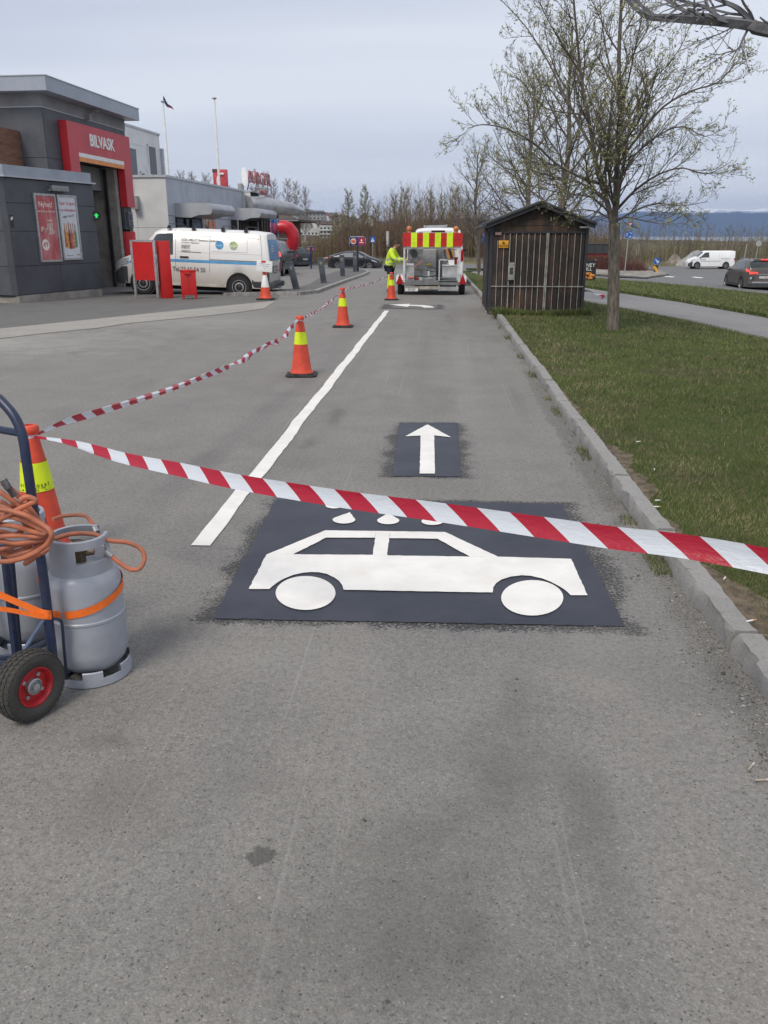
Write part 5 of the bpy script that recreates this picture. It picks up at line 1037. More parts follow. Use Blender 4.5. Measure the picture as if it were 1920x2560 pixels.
for k, (s_, z, sz) in enumerate((('uiotnosal', .437, .032), ('..d gnr-mn', .423, .018), ('48 80 20 46   nr.1', .410, .015))):
    r_ = .0885-(z-.4)*.13+.0015; a0 = R(-66-12)
    for i, ch_ in enumerate(s_):
        a = a0+(i-len(s_)/2)*sz*.62/r_; n_ = Vector((math.cos(a), math.sin(a), 0))
        if ch_ != ' ': text(ch_, 'sleeve_letter', sz, M_INK, sl, frame((n_.x*r_, n_.y*r_, z), (-n_.y, n_.x, 0), (0, 0, 1)), .0003)
csn = thing('notice_cone', 'old orange and white cone carrying a paper notice beside the white van', 'cone', (-4.87, 23.9, .002), 0)
cone_parts(csn, False, True); 
for ch in KIDS(csn): ch.scale = (1.25, 1.25, 1.0)
q = MB(); q.box((.02, -.08, .9), (.44, .02, .3), M=Matrix.Rotation(R(5), 3, 'Y')); nt_ = q.build('notice_board', M_WHITE, csn, bevel=.004)
q = MB(); q.bar((0, -.05, .7), (0, -.05, .84), .03); q.bb(-.06, .06, -.1, -.06, 1.0, 1.05); q.build('clip', M_RED, csn)
for k, s_ in enumerate(('Vaskehallen er stengt', 'for oppmerking', 'i dag')): text(s_, 'notice_text', .034, mat('notice_blue', (.1, .12, .35), .6), nt_, frame((.02, -.093, .96-k*.055), (1, 0, -.08), (0, 0, 1)), .0005)
# ---- tape
m, t, b = graph('barrier_tape'); g = G_(t); uv = N(t, 'ShaderNodeUVMap'); s_ = N(t, 'ShaderNodeSeparateXYZ'); t.links.new(uv.outputs[0], s_.inputs[0])
ph = g.m('FRACT', g.m('DIVIDE', g.m('ADD', s_.outputs[0], g.m('MULTIPLY', s_.outputs[1], .11)), .26))
c_ = g.mix(g.m('GREATER_THAN', ph, .5), (.43, .018, .042), (.66, .70, .76)); t.links.new(c_, b.inputs['Base Color']); b.inputs['Roughness'].default_value = .3; b.inputs['Specular IOR Level'].default_value = .4
t.links.new(g.bump(g.noise(g.mapv(uv.outputs[0], (6, 1.2, 1)), 3.0, 4, .6), .28, .02), b.inputs['Normal']); tl_ = N(t, 'ShaderNodeBsdfTranslucent'); t.links.new(c_, tl_.inputs[0]); mx = N(t, 'ShaderNodeMixShader'); mx.inputs[0].default_value = .22
o_ = [n for n in t.nodes if n.type == 'OUTPUT_MATERIAL'][0]; t.links.new(b.outputs[0], mx.inputs[1]); t.links.new(tl_.outputs[0], mx.inputs[2]); t.links.new(mx.outputs[0], o_.inputs[0]); M_TAPE = m
def crv(pts, n):
    pts = [Vector(p) for p in pts]; P = [pts[0]*2-pts[1]]+pts+[pts[-1]*2-pts[-2]]; o = []
    for i in range(1, len(P)-2):
        for k in range(n):
            u = k/n; a, b_, c_, d = P[i-1], P[i], P[i+1], P[i+2]
            o.append(.5*((2*b_)+(c_-a)*u+(2*a-5*b_+4*c_-d)*u*u+(3*b_-3*c_+d-a)*u**3))
    return o+[P[-2]]
def ribbon(name, pts, width, twist, mat_, label=None, cat=None, group=None, parent=None, fold=lambda s: 0, cup=.12, uoff=0, nrow=5):
    me = bpy.data.meshes.new(name); vs = []; us = []; s = 0; tot = sum((pts[i+1]-pts[i]).length for i in range(len(pts)-1))
    for i, p in enumerate(pts):
        if i: s += (p-pts[i-1]).length
        d = (pts[min(i+1, len(pts)-1)]-pts[max(i-1, 0)]).normalized(); u0 = Vector((0, 0, 1)); u0 = (u0-d*u0.dot(d)).normalized(); n0 = d.cross(u0)
        a = twist(s/tot); up = u0*math.cos(a)+n0*math.sin(a); nn = d.cross(up); wd = width(s/tot) if callable(width) else width; f_ = fold(s/tot)
        for k in range(nrow):
            v = k/(nrow-1)-.5; off = (v*v*4-1)*cup*wd + f_*abs(v)*wd
            vs.append(p+up*v*wd*(1-.25*min(f_, 1))+nn*off); us.append((s+uoff, (v+.5)*wd/.075*1.0))
    fs = [(i*nrow+k, (i+1)*nrow+k, (i+1)*nrow+k+1, i*nrow+k+1) for i in range(len(pts)-1) for k in range(nrow-1)]
    me.from_pydata(vs, [], fs); uvl = me.uv_layers.new(name='UVMap')
    for l in me.loops: uvl.data[l.index].uv = us[l.vertex_index]
    me.materials.append(mat_); me.shade_smooth(); o = bpy.data.objects.new(name, me); COL.objects.link(o); o.parent = parent
    return tag(o, label, cat, group)
def pln(pts, a, b_):
    ang = math.degrees(math.atan2(b_[0]-a[0], b_[1]-a[1])); return [wp(x, y, a, ang) for x, y in pts]
A = (-2.155, 4.2); B = (2.25, 1.62)
q1 = [Vector((-2.12, 4.17, .69))]+pln([(180, 1111), (300, 1144), (440, 1172), (600, 1206), (850, 1247), (1100, 1281), (1500, 1340), (1900, 1399)], A, B)+[Vector((2.22, 1.64, .77))]
sm = lambda u, a, b_: cl((u-a)/(b_-a), 0, 1)**2*(3-2*cl((u-a)/(b_-a), 0, 1))
ribbon('barrier_tape', crv(q1, 14), lambda u: .02+.046*sm(u, -.02, .12)+.022*u*u, lambda u: -1.1*(1-sm(u, 0, .45))-.25+.12*math.sin(u*9), M_TAPE, 'nearest red and white tape span crossing the lane above the car wash symbol', 'tape', 'red and white tape spans', fold=lambda u: .5*(1-sm(u, .02, .2)), cup=.1)
CC = (-1.735, 10.6)
q2 = [Vector((-2.13, 4.23, .695))]+pln([(169, 1048), (253, 1022), (338, 997), (422, 970), (506, 938), (591, 905), (675, 862), (712, 838)], A, CC)+[Vector((-1.74, 10.57, .69))]
ribbon('barrier_tape', crv(q2, 26), lambda u: .02+.05*sm(u, 0, .1), lambda u: .9*math.sin(u*6)+(u > .5)*(u-.5)*22*math.pi/3, M_TAPE, 'red and white tape span from the cone at the hand truck to the biggest cone', 'tape', 'red and white tape spans', fold=lambda u: .6, uoff=.3)
q3 = pln([(757, 798), (780, 786), (805, 770), (830, 752), (853, 730)], CC, (-1.87, 16.6)); q3[0] = Vector((-1.735, 10.63, .69)); q3[-1] = Vector((-1.87, 16.57, .69))
ribbon('barrier_tape', crv(q3, 60), .055, lambda u: u*30*math.pi/3+1.5*math.sin(u*20), M_TAPE, 'tightly twisted tape span between the biggest cone and the next one', 'tape', 'red and white tape spans', fold=lambda u: .5, uoff=.1)
q4 = pln([(862, 724), (890, 718), (920, 711), (950, 700), (974, 690)], (-1.87, 16.6), (-1.33, 24.1)); q4[0] = Vector((-1.87, 16.63, .69)); q4[-1] = Vector((-1.33, 24.07, .67))
ribbon('barrier_tape', crv(q4, 60), .05, lambda u: u*34*math.pi/3, M_TAPE, 'farthest twisted tape span ending at the cone beside the worker', 'tape', 'red and white tape spans', fold=lambda u: .5)
pts = [ap(x, y, 20.6) for x, y in ((1455, 727), (1468, 727), (1480, 731), (1492, 736), (1500, 738), (1507, 739), (1509, 743), (1505, 749))]
ribbon('barrier_tape', crv(pts, 8), .085, lambda u: .6+2.2*u, M_TAPE, 'short loose end of tape blowing out behind the wooden shed', 'tape', 'red and white tape spans')
for k, c_ in cones.items():      # tape wound round each neck
    q = MB(); q.lathe([(.036, .682), (.037, .69), (.036, .70)], 16, (0, 0, 0)); w_ = q.build('tape_wrap', mat('tape_white', (.66, .68, .72), .4, 0, .2, 20, dirt=(.5, .03, .05)), c_)
# ---- hand truck with two gas bottles
HY = lambda px, py, Y: ap(px, py, Y)
M_NAVY = mat('navy_paint', (.012, .02, .055), .38, 0, .2, 15, dirt=(.03, .04, .07)); M_GAS = mat('gas_grey', (.35, .37, .42), .38, .1, .04, 9, .06, 40, dirt=(.31, .325, .365))
M_HOSE = mat('hose_rubber', (.44, .135, .065), .6, 0, .15, 14, .15, 60, dirt=(.27, .105, .07)); M_STRAP = mat('strap_orange', (.9, .17, .015), .7, 0, .06, 30, .2, 200)
AXD = Vector((.90, -.43, 0)).normalized()
WC = Vector((-1.475, 2.62, .131))
ht = thing('hand_truck', 'navy blue tube hand truck with a red rimmed pneumatic wheel carrying grey gas bottles', 'hand truck', (WC.x, WC.y, 0))
def L_(p): return Vector(p)-Vector((WC.x, WC.y, 0))
for kk, off in ((0, 0), (1, -.62)):
    C0 = L_(WC)+AXD*off*1.0; xax = AXD; zt_ = Vector((0, 0, 1)); yax = zt_.cross(xax); Mx = Matrix((yax, zt_, xax)).transposed()   # local z -> axle
    q = MB(); r = .13
    q.lathe([(.072, -.03), (.085, -.042), (.105, -.047), (.121, -.041), (.129, -.025), (.1315, 0), (.129, .025), (.121, .041), (.105, .047), (.085, .042), (.072, .03)], 48, C0, Mx)
    for row in range(5):
        zr = (-.034, -.018, 0, .018, .034)[row]; rr_ = (.1245, .1305, .1322, .1305, .1245)[row]
        for k in range(36):
            a = 2*math.pi*(k+.5*(row % 2))/36; e = Matrix.Rotation(a, 3, 'Z'); b3 = Mx @ e; tilt = (-.5, -.2, 0, .2, .5)[row]
            q.box(C0+Mx @ Vector((rr_*math.cos(a), rr_*math.sin(a), zr)), (.0075, .0165, .0125), M=b3 @ Matrix.Rotation(-tilt, 3, 'Y'))
    wh = q.build('wheel', mat('tyre_dusty', (.035, .034, .032), .9, 0, .3, 30, .4, 90, dirt=(.06, .056, .05)), ht)
    q = MB(); q.lathe([(.073, .03), (.076, .036), (.07, .037), (.064, .028), (.058, .014), (.03, .012), (.012, .016)], 36, C0, Mx); q.lathe([(.073, -.03), (.07, -.035), (.06, -.014), (.03, -.012)], 36, C0, Mx); rim = q.build('rim', mat('rim_red', (.42, .015, .02), .35, 0, .1, 20), wh)
    q = MB(); q.lathe([(.03, .012), (.031, .03), (.027, .032), (.025, .024), (.015, .026), (.014, .04), (.0, .042)], 24, C0, Mx); q.build('hub', M_STEEL, wh)
    q = MB()
    for k in range(4):
        a = 2*math.pi*k/4+.9; q.lathe([(0, .022), (.008, .02), (.009, .013)], 6, C0+Mx @ Vector((.045*math.cos(a), .045*math.sin(a), 0)), Mx)
    q.build('rim_bolt', M_STEEL, wh)
q = MB(); q.cyl(L_(WC)+AXD*-.66, L_(WC)+AXD*.02, .009, 10); q.build('axle', M_STEEL, ht)
tA = [L_(HY(*p)) for p in ((-60, 990, 2.86), (-15, 990, 2.84), (12, 1012, 2.82), (38, 1045, 2.80), (56, 1090, 2.785), (66, 1150, 2.775), (82, 1260, 2.77), (98, 1370, 2.765), (112, 1470, 2.76), (124, 1570, 2.755), (133, 1650, 2.75))]
q = MB(); q.tube(crv(tA, 5), .0175, 12); q.build('frame_tube', M_NAVY, ht)
tC = [p+AXD*-.42+Vector((0, 0, 0)) for p in tA[2:]]; q = MB(); q.tube(crv(tC, 5), .0175, 12); q.build('frame_tube', M_NAVY, ht)
q = MB(); q.tube(crv([tA[0], tA[0]+Vector((-.12, .03, .0)), tC[0]+Vector((.02, 0, 0)), tC[0]], 5), .0175, 10); q.build('handle_tube', M_NAVY, ht)
for (a, b_, r_) in (((8, 1360, 2.90), (42, 1660, 2.86), .015), ((26, 1360, 2.96), (50, 1640, 2.93), .011)):
    q = MB(); q.tube([L_(HY(*a)), L_(HY(*b_))], r_, 10); q.build('frame_tube', M_NAVY, ht)
q = MB(); q.tube([L_(HY(52, 1083, 2.79)), L_(HY(0, 1074, 2.83)), L_(HY(-70, 1068, 2.9))], .014, 10); q.build('cross_bar', M_NAVY, ht)
q = MB(); q.tube([L_(HY(128, 1600, 2.755)), L_(HY(40, 1640, 2.88)), L_(HY(-60, 1650, 2.95))], .012, 8); q.build('cross_bar', M_NAVY, ht)
q = MB(); q.bar(L_(HY(112, 1545, 2.75)), L_(HY(60, 1625, 2.68)), .022, .006, up=(1, 1, 0)); q.bar(L_(HY(60, 1625, 2.68)), L_(WC)+AXD*-.06, .022, .006, up=(1, 1, 0)); q.build('axle_bracket', mat('bracket_blue', (.07, .10, .17), .4, 0, .2, 20), ht)
q = MB(); q.tube(crv([L_(HY(131, 1546, 2.755)), L_(HY(147, 1549, 2.77)), L_(HY(155, 1560, 2.78)), L_(HY(160, 1620, 2.79)), L_(HY(167, 1698, 2.80))], 5), .006, 8); q.build('guide_rod', M_NAVY, ht)
cyl_c = Vector((-1.385, 2.965, 0)); cyl_d = Vector((-1.73, 3.16, 0))
fwd = Vector((.43, .90, 0)); q = MB(); base = L_(Vector((-1.52, 2.80, 0)))
q.prism([(base.x, base.y), (base.x+AXD.x*-.5, base.y+AXD.y*-.5), (base.x+AXD.x*-.5+fwd.x*.2, base.y+AXD.y*-.5+fwd.y*.2), (base.x+fwd.x*.2, base.y+fwd.y*.2)], lambda u, v, d: (u, v, .012+d), .005); q.build('toe_plate', M_NAVY, ht, smooth=False)
def bottle(loc, label, rz):
    o = thing('gas_bottle', label, 'gas bottle', loc, rz, 'grey gas bottles on the hand truck')
    q = MB(); q.lathe([(0, .03), (.08, .034), (.112, .05), (.134, .08), (.144, .115), (.146, .13), (.146, .262), (.149, .266), (.149, .274), (.146, .278), (.146, .385), (.143, .415), (.134, .44), (.115, .46), (.07, .477), (.02, .483), (0, .483)], 56); q.build('body', M_GAS, o)
    q = MB()      # foot ring with three slots
    for k in range(12):
        a0, a1 = (R(30*k-15), R(30*k+15))
        q.lathe([(.142, .0), (.151, .002), (.150, .062 if k % 2 == 0 else .036), (.146, .066 if k % 2 == 0 else .036), (.142, .062 if k % 2 == 0 else .034), (.142, .0)], 6, (0, 0, 0), None, a0, a1)
    q.build('foot_ring', M_GAS, o)
    q = MB()      # collar: full lower band, posts, partial upper rim
    z0, z1, z2, z3 = .445, .51, .565, .60; rb_, rt = .119, .112
    rr_ = lambda z: rb_+(rt-rb_)*(z-z0)/(z3-z0)
    q.lathe([(rr_(z0), z0), (rr_(z1), z1), (rr_(z1)-.004, z1), (rr_(z0)-.004, z0)], 48)
    for a0, a1 in ((-140, 28), (75, 200)): q.lathe([(rr_(z2), z2), (rr_(z3), z3-.004), (rr_(z3)-.004, z3), (rr_(z3)-.014, z3-.002), (rr_(z3)-.013, z3-.008), (rr_(z2)-.004, z2)], 30, (0, 0, 0), None, R(a0), R(a1))
    for a0, a1 in ((-140, -66), (0, 28), (75, 92), (160, 200)): q.lathe([(rr_(z1)-.0005, z1-.001), (rr_(z2)-.0005, z2+.001), (rr_(z2)-.0045, z2+.001), (rr_(z1)-.0045, z1-.001)], 16, (0, 0, 0), None, R(a0), R(a1))
    q.build('collar', M_GAS, o)
    q = MB(); q.cyl((0, 0, .48), (0, 0, .53), .022, 14); q.cyl((0, 0, .53), (0, 0, .56), .03, 12); q.cyl((0, 0, .515), (.05, .02, .52), .013, 10); q.build('valve', mat('brass_dull', (.2, .15, .1), .5, .6, .2, 20), o)
    return o
b1 = bottle((cyl_c.x, cyl_c.y, .002), 'grey gas bottle with orange strap in front on the hand truck', R(-8))
b2 = dup(b1, (cyl_d.x, cyl_d.y, .018), R(30), 'second grey gas bottle half hidden behind the blue tubes and hoses')
# strap (lies over the bottle and the tube)
def cylp(ang, z, r_=.1505): return Vector((cyl_c.x+r_*math.cos(R(ang)), cyl_c.y+r_*math.sin(R(ang)), z))
sp = [HY(-60, 1462, 2.82), HY(0, 1487, 2.79), HY(60, 1513, 2.75), HY(100, 1530, 2.738), HY(125, 1536, 2.74)]
sp += [cylp(a, z) for a, z in ((-108, .318), (-90, .322), (-70, .330), (-50, .342), (-30, .356), (-10, .370), (12, .383), (35, .394), (60, .40), (90, .40), (120, .39))]+[Vector((-1.6, 3.02, .38))]
ribbon('ratchet_strap', crv(sp, 6), .031, lambda u: 0, M_STRAP, 'bright orange webbing strap holding the front gas bottle to the hand truck', 'strap', cup=0, nrow=3)
sp = [HY(-60, 1520, 2.80), HY(0, 1522, 2.775), HY(50, 1530, 2.755), HY(95, 1540, 2.735), HY(128, 1543, 2.738)]
ribbon('ratchet_strap', crv(sp, 6), .022, lambda u: .1, M_STRAP, 'lower orange strap end running left from the blue tube', 'strap', cup=0, nrow=3)
# hoses
def zh(x, y, Y=2.70): return HY(x/3.95, 1240+y/3.95, Y)
ST = [[(0, 130), (120, 150), (250, 190), (340, 240), (430, 290), (490, 340), (510, 395), (470, 470), (380, 540), (250, 605), (100, 642), (-30, 645), (-260, 610), (-420, 480), (-440, 330), (-300, 180), (-120, 130)],
 [(-100, 270), (0, 235), (150, 150), (290, 78), (350, 52), (330, 28), (260, 10), (200, 40)],
 [(-400, 420), (-250, 250), (0, 185), (150, 215), (300, 272), (400, 325), (462, 352), (430, 372), (300, 345), (150, 300), (0, 285), (-200, 290), (-380, 400)],
 [(-420, 520), (-200, 440), (0, 402), (200, 390), (350, 402), (452, 388), (470, 350), (380, 290), (250, 235), (100, 150), (0, 100), (-200, 60), (-350, 150)],
 [(-380, 360), (-150, 400), (0, 440), (150, 466), (300, 452), (430, 430), (480, 400), (490, 360), (440, 300), (330, 220), (200, 100), (100, 30), (0, -40), (-100, -90)],
 [(-300, 620), (-100, 560), (0, 528), (150, 490), (300, 462), (440, 436), (495, 395), (480, 335), (400, 260), (300, 130), (210, 30), (120, -60), (20, -130)],
 [(-350, 480), (-100, 530), (0, 562), (100, 592), (250, 560), (400, 490), (500, 440), (530, 400)],
 [(-380, 300), (-200, 130), (0, 60), (80, 110), (180, 200), (300, 330), (330, 420), (250, 520), (80, 555), (-60, 520), (-300, 500)],
 [(-400, 200), (-150, 200), (30, 140), (130, 90), (220, 120), (280, 200), (250, 300), (150, 380), (0, 350), (-250, 380)]]
for k, st_ in enumerate(ST):
    q = MB() if k == 0 else q; q.tube(crv([zh(x, y, 2.665+.011*k+.006*math.sin(x*.02+k)) for x, y in st_], 6), .0095, 9)
tag(q.build('coiled_hose', M_HOSE), 'bundle of dull orange rubber hose hung in loops on the hand truck', 'hose')
sp = [HY(105, 1385, 2.70), HY(118, 1372, 2.72), (cyl_c.x-.14, cyl_c.y-.16, .535), (cyl_c.x-.10, cyl_c.y-.11, .585), (cyl_c.x-.03, cyl_c.y-.03, .605), (cyl_c.x+.06, cyl_c.y+.0, .60), (cyl_c.x+.125, cyl_c.y+.0, .575), (cyl_c.x+.19, cyl_c.y+.02, .56), (cyl_c.x+.235, cyl_c.y+.03, .53), (cyl_c.x+.25, cyl_c.y+.02, .495), (cyl_c.x+.235, cyl_c.y+.0, .462), (cyl_c.x+.20, cyl_c.y-.01, .46), (cyl_c.x+.155, cyl_c.y-.01, .49), (cyl_c.x+.118, cyl_c.y-.005, .522)]
q = MB(); q.tube(crv(sp, 7), .0088, 10); q.tube(crv([HY(132, 1298, 3.05), HY(160, 1290, 3.1), HY(205, 1288, 3.12), HY(225, 1300, 3.1), HY(238, 1322, 3.06)], 6), .008, 8)
ho = tag(q.build('gas_hose', M_HOSE), 'single orange hose looping out to the right of the front gas bottle', 'hose')
q = MB(); a = Vector((cyl_c.x+.118, cyl_c.y-.005, .522)); q.cyl(a+Vector((-.012, 0, .012)), a+Vector((.012, -.0, -.010)), .013, 10); q.cyl(HY(236, 1318, 3.06), HY(242, 1330, 3.05), .013, 10); q.cyl(a+Vector((-.02, 0, -.035)), a+Vector((-.004, 0, .02)), .008, 8); q.build('hose_clamp', M_STEEL, ho)
q = MB(); a = HY(16, 1215, 2.68); q.cyl(HY(8, 1200, 2.68), HY(22, 1222, 2.68), .013, 10); q.cyl(HY(20, 1218, 2.68), HY(36, 1240, 2.69), .011, 8); q.build('hose_coupling', mat('coupling', (.13, .12, .12), .35, .7, .3, 40), ho)
# ---- red sign, tall box and bin by the van
M_RP = mat('red_box_paint', (.52, .012, .012), .45, 0, .06, 3)
def at_(px, py, Y): p = ap(px, py, Y); return p
Yr = 24.2; a = at_(336, 742, Yr); b_ = at_(400, 743, Yr); o = thing('panel_sign', 'plain red panel sign on two grey posts in front of the van nose', 'sign', (a.x, Yr+.15, a.z-.01), math.atan2(-.22, b_.x-a.x)); W_ = b_.x-a.x
for x in (0, W_): q = MB(); q.bb(x-.035, x+.035, -.03, .03, 0, 1.56); q.build('post', M_STEEL, o, bevel=.004)
q = MB(); q.bb(-.02, W_+.02, -.03, .03, 1.52, 1.57); q.build('top_rail', M_STEEL, o); q = MB(); q.bb(.04, W_-.04, -.02, .02, .47, 1.515); q.build('red_panel', M_RP, o, smooth=False)
a = at_(413, 606, 24.3); o = thing('red_pillar', 'tall narrow bright red pillar box between the panel sign and the bin', 'pillar', (at_(420, 745, 24.3).x, 24.3, at_(420, 746, 24.3).z), R(28))
q = MB(); q.bb(-.16, .16, 0, .34, 0, 1.58); q.build('body', M_RP, o, bevel=.008); q = MB(); q.bb(-.162, -.15, .335, .345, 0, 1.58); q.bb(.16, .165, .1, .16, .95, 1.05); q.build('lock_plate', M_STEEL, o)
o = thing('red_litter_bin', 'small red metal litter bin on short legs with a lid flap', 'bin', (at_(474, 748, 24.0).x, 24.0, at_(474, 747, 24.0).z), R(14))
q = MB(); q.bb(-.21, .21, -.0, .3, .1, .74); q.build('body', M_RP, o, bevel=.006); q = MB(); q.bb(-.225, .225, -.015, .315, .742, .79); ld = q.build('lid', M_RP, o, bevel=.006); q = MB(); q.bb(-.1, .06, -.05, -.005, .68, .74); q.build('flap', M_RP, ld)
for x in (-.18, .18):
    for y in (.03, .27): q = MB(); q.bb(x-.03, x+.03, y-.03, y+.03, 0, .1); q.build('leg', M_RP, o)
q = MB(); q.bb(-.005, .005, -.006, 0, .12, .7); q.build('door_joint', mat('deep_red', (.2, .01, .01), .6), o)
# ---- bollards
M_BOL = mat('bollard_grey', (.075, .085, .105), .6, 0, .2, 4)
bd = None
for (px, py, Y, s_, tl_, lab) in ((742, 733, 27.9, .86, 13, 'nearest slanted dark bollard just right of the white van'), (810, 715, 32.2, .9, 7, 'second dark bollard from the van, leaning slightly'), (857, 694, 38.6, .9, 2, 'third dark bollard from the van, in front of the black hatchback'), (888, 681, 44.5, .9, 0, 'farthest dark bollard next to the small blue sign')):
    p = ap(px, py, Y)
    if bd is None:
        bd = thing('bollard', lab, 'bollard', (0, 0, 0), 0, 'dark bollards along the traffic island')
        q = MB(); q.prism([(-.12, 0), (.12, 0), (.12, 1.0), (-.12, 1.0)], lambda u, v, d: (u, -.1+d, v), .2); q.build('post', M_BOL, bd, bevel=.015)
        q = MB(); q.prism([(-.125, .98), (.125, .98), (.125, 1.03), (-.125, 1.06)], lambda u, v, d: (u, -.11+d, v), .22); q.build('cap', M_BOL, bd, bevel=.01)
        q = MB(); q.prism([(-.045, .88), (.045, .88), (0, .72)], lambda u, v, d: (u, -.106+d, v), .005); q.build('arrow_mark', mat('mark_pale', (.25, .25, .18), .6), bd, smooth=False); c_ = bd
    else: c_ = dup(bd, label=lab)
    c_.location = (p.x, Y, T(p.x, Y)+.06); c_.rotation_euler = (0, R(-tl_), R(6)); c_.scale = (s_, s_, s_)
# ---- road signs
M_SB = mat('sign_blue', (.02, .10, .42), .4); M_SNB = mat('sign_navy', (.02, .03, .16), .4); M_SR = mat('sign_redp', (.45, .02, .05), .4)
for (px, py, Y, hb, lab, pm) in ((896, 605, 44.9, 1.0, 'blue and red menu sign on a black post behind the farthest bollard', M_BLK), (779, 620, 60, 1.0, 'smaller tilted blue and red sign on a navy post beside the black people carrier', M_SNB)):
    p = ap(px-2, py+16, Y); o = thing('direction_sign', lab, 'sign', (p.x, Y, T(p.x, Y)), R(0 if pm is M_BLK else 12), 'blue and red drive-in signs'); zc = p.z-T(p.x, Y)+.35; w_ = .41*2 if pm is M_BLK else .3*2
    q = MB(); q.bb(-.05, .05, -.05, .05, 0, zc); q.build('post', pm, o)
    h_ = w_*.26
    q = MB(); q.bb(-w_/2, w_/2, -.08, .0, zc-h_, zc+h_); s_ = q.build('sign_face', M_SNB, o, bevel=.03)
    q = MB(); pts = [(-w_/2+.0, -.04, zc-h_+.06), (-w_/2, -.04, zc+h_-.06), (-w_/2+.06, -.04, zc+h_), (w_/2-.06, -.04, zc+h_), (w_/2, -.04, zc+h_-.06), (w_/2, -.04, zc-h_+.06), (w_/2-.06, -.04, zc-h_), (-w_/2+.06, -.04, zc-h_)]; q.tube(pts, .022, 6, closed=True); q.build('sign_rim', M_FASL, o)
    k = w_/.82
    q = MB(); q.prism(ell(-w_*.25, zc, .15*k, .15*k, 20), lambda u, v, d: (u, -.084-d, v), .004); em = q.build('round_emblem', mat('emblem_cream', (.7, .5, .35), .5), s_)
    q = MB(); q.bb(-w_*.25-.11*k, -w_*.25+.11*k, -.092, -.089, zc-.03*k, zc+.05*k); q.bb(-w_*.25-.09*k, -w_*.25+.09*k, -.092, -.089, zc-.08*k, zc-.045*k); q.build('emblem_bar', mat('emblem_red', (.55, .08, .04), .5), em)
    q = MB(); q.bb(.06*k, w_/2-.04, -.085, -.081, zc-h_+.03, zc+h_-.03); rp_ = q.build('red_field', M_SR, s_); q = MB(); q.prism(ell(.21*k, zc+.04*k, .04*k, .06*k, 12), lambda u, v, d: (u, -.088-d, v), .003); q.bb(.1*k, .33*k, -.09, -.086, zc-.08*k, zc-.05*k); q.build('white_figure', M_WHITE, rp_)
def post_sign(name, px, py_base, Y, label, rz=0):
    p = ap(px, py_base, Y); o = thing(name, label, 'sign', (p.x, Y, p.z), R(rz)); return o, p
def zat(py, Y, z0): return ap(960, py, Y).z-z0
o, p = post_sign('crossing_sign', 932, 640, 92, 'blue square pedestrian crossing sign on a grey post before the wood'); zc = ap(932, 599, 92).z-p.z
q = MB(); q.cyl((0, 0, -.5), (0, 0, zc+.2), .05, 8); q.build('post', M_STEEL, o); q = MB(); q.bb(-.26, .26, -.08, -.05, zc-.3, zc+.3); f_ = q.build('sign_face', M_SB, o); q = MB(); q.prism([(-.2, zc-.22), (.2, zc-.22), (0, zc+.22)], lambda u, v, d: (u, -.084-d, v), .003); tri = q.build('white_triangle', M_WHITE, f_)
q = MB(); q.sphere((0, -.09, zc+.07), .03, 8, 6); q.bar((0, -.09, zc+.04), (0, -.09, zc-.06), .04, .01); q.bar((0, -.09, zc-.05), (-.06, -.09, zc-.16), .025, .01); q.bar((0, -.09, zc-.05), (.06, -.09, zc-.16), .025, .01); q.build('walking_figure', M_INK, tri)
o, p = post_sign('edge_on_sign', 969, 636, 85, 'narrow pale double sign seen edge-on on a thin green post left of the trailer'); zz_ = [ap(969, y, 85).z-p.z for y in (578, 605, 618)]
q = MB(); q.cyl((0, 0, -.5), (0, 0, zz_[0]), .045, 8); q.build('post', mat('post_green', (.1, .14, .12), .6), o); q = MB(); q.bb(-.12, .1, -.3, .3, zz_[1]+.1, zz_[0]); q.sphere((0, 0, zz_[1]-.1), .4, 14, 10, (.3, .8, 1)); q.build('sign_face', mat('sign_back', (.45, .47, .46), .5), o)
Y = 80; o, p = post_sign('roundabout_sign', 1562, 674, Y, 'give way triangle above a round blue roundabout sign on one tall grey post'); zc = ap(1565, 587, Y).z-p.z; zt_ = ap(1565, 563, Y).z-p.z
q = MB(); q.cyl((0, 0, -.4), (.08, 0, zt_+.4), .045, 8); q.build('post', M_STEEL, o)
q = MB(); q.cyl((.1, -.08, zc), (.1, -.05, zc), .32, 28); f_ = q.build('blue_disc', M_SB, o)
for k in range(3):
    a0 = R(90+120*k); q = MB(); pts = [(.1+.2*math.cos(a0-R(j*14)), -.09, zc+.2*math.sin(a0-R(j*14))) for j in range(6)]; q.tube(pts, [.03, .03, .03, .03, .06, .0], 4); q.build('curved_arrow', M_WHITE, f_)
q = MB(); q.prism([(-.15, zt_+.2), (0+.1, zt_-.22), (.35, zt_+.2)][::-1], lambda u, v, d: (u, -.05-d, v), .02); f_ = q.build('red_triangle', M_SR, o); q = MB(); q.prism([(-.05, zt_+.14), (.1, zt_-.12), (.25, zt_+.14)][::-1], lambda u, v, d: (u, -.071-d, v), .01); q.build('white_centre', M_WHITE, f_)
Y = 70; o, p = post_sign('keep_right_sign', 1638, 680, Y, 'round blue keep right sign above a yellow and black marker on the splitter island'); zc = ap(1640, 653, Y).z-p.z
q = MB(); q.cyl((0, .04, 0), (0, .04, zc), .035, 8); q.build('post', M_STEEL, o); q = MB(); q.cyl((.05, -.06, zc), (.05, -.03, zc), .26, 26); f_ = q.build('blue_disc', M_SB, o)
q = MB(); q.bar((-.08, -.068, zc+.13), (.16, -.068, zc-.11), .06, .01, up=(0, 1, 0)); q.bar((.17, -.068, zc-.12), (.17, -.068, zc+.03), .05, .01, up=(0, 1, 0)); q.bar((.17, -.068, zc-.12), (.03, -.068, zc-.12), .05, .01, up=(0, 1, 0)); q.build('white_arrow', M_WHITE, f_)
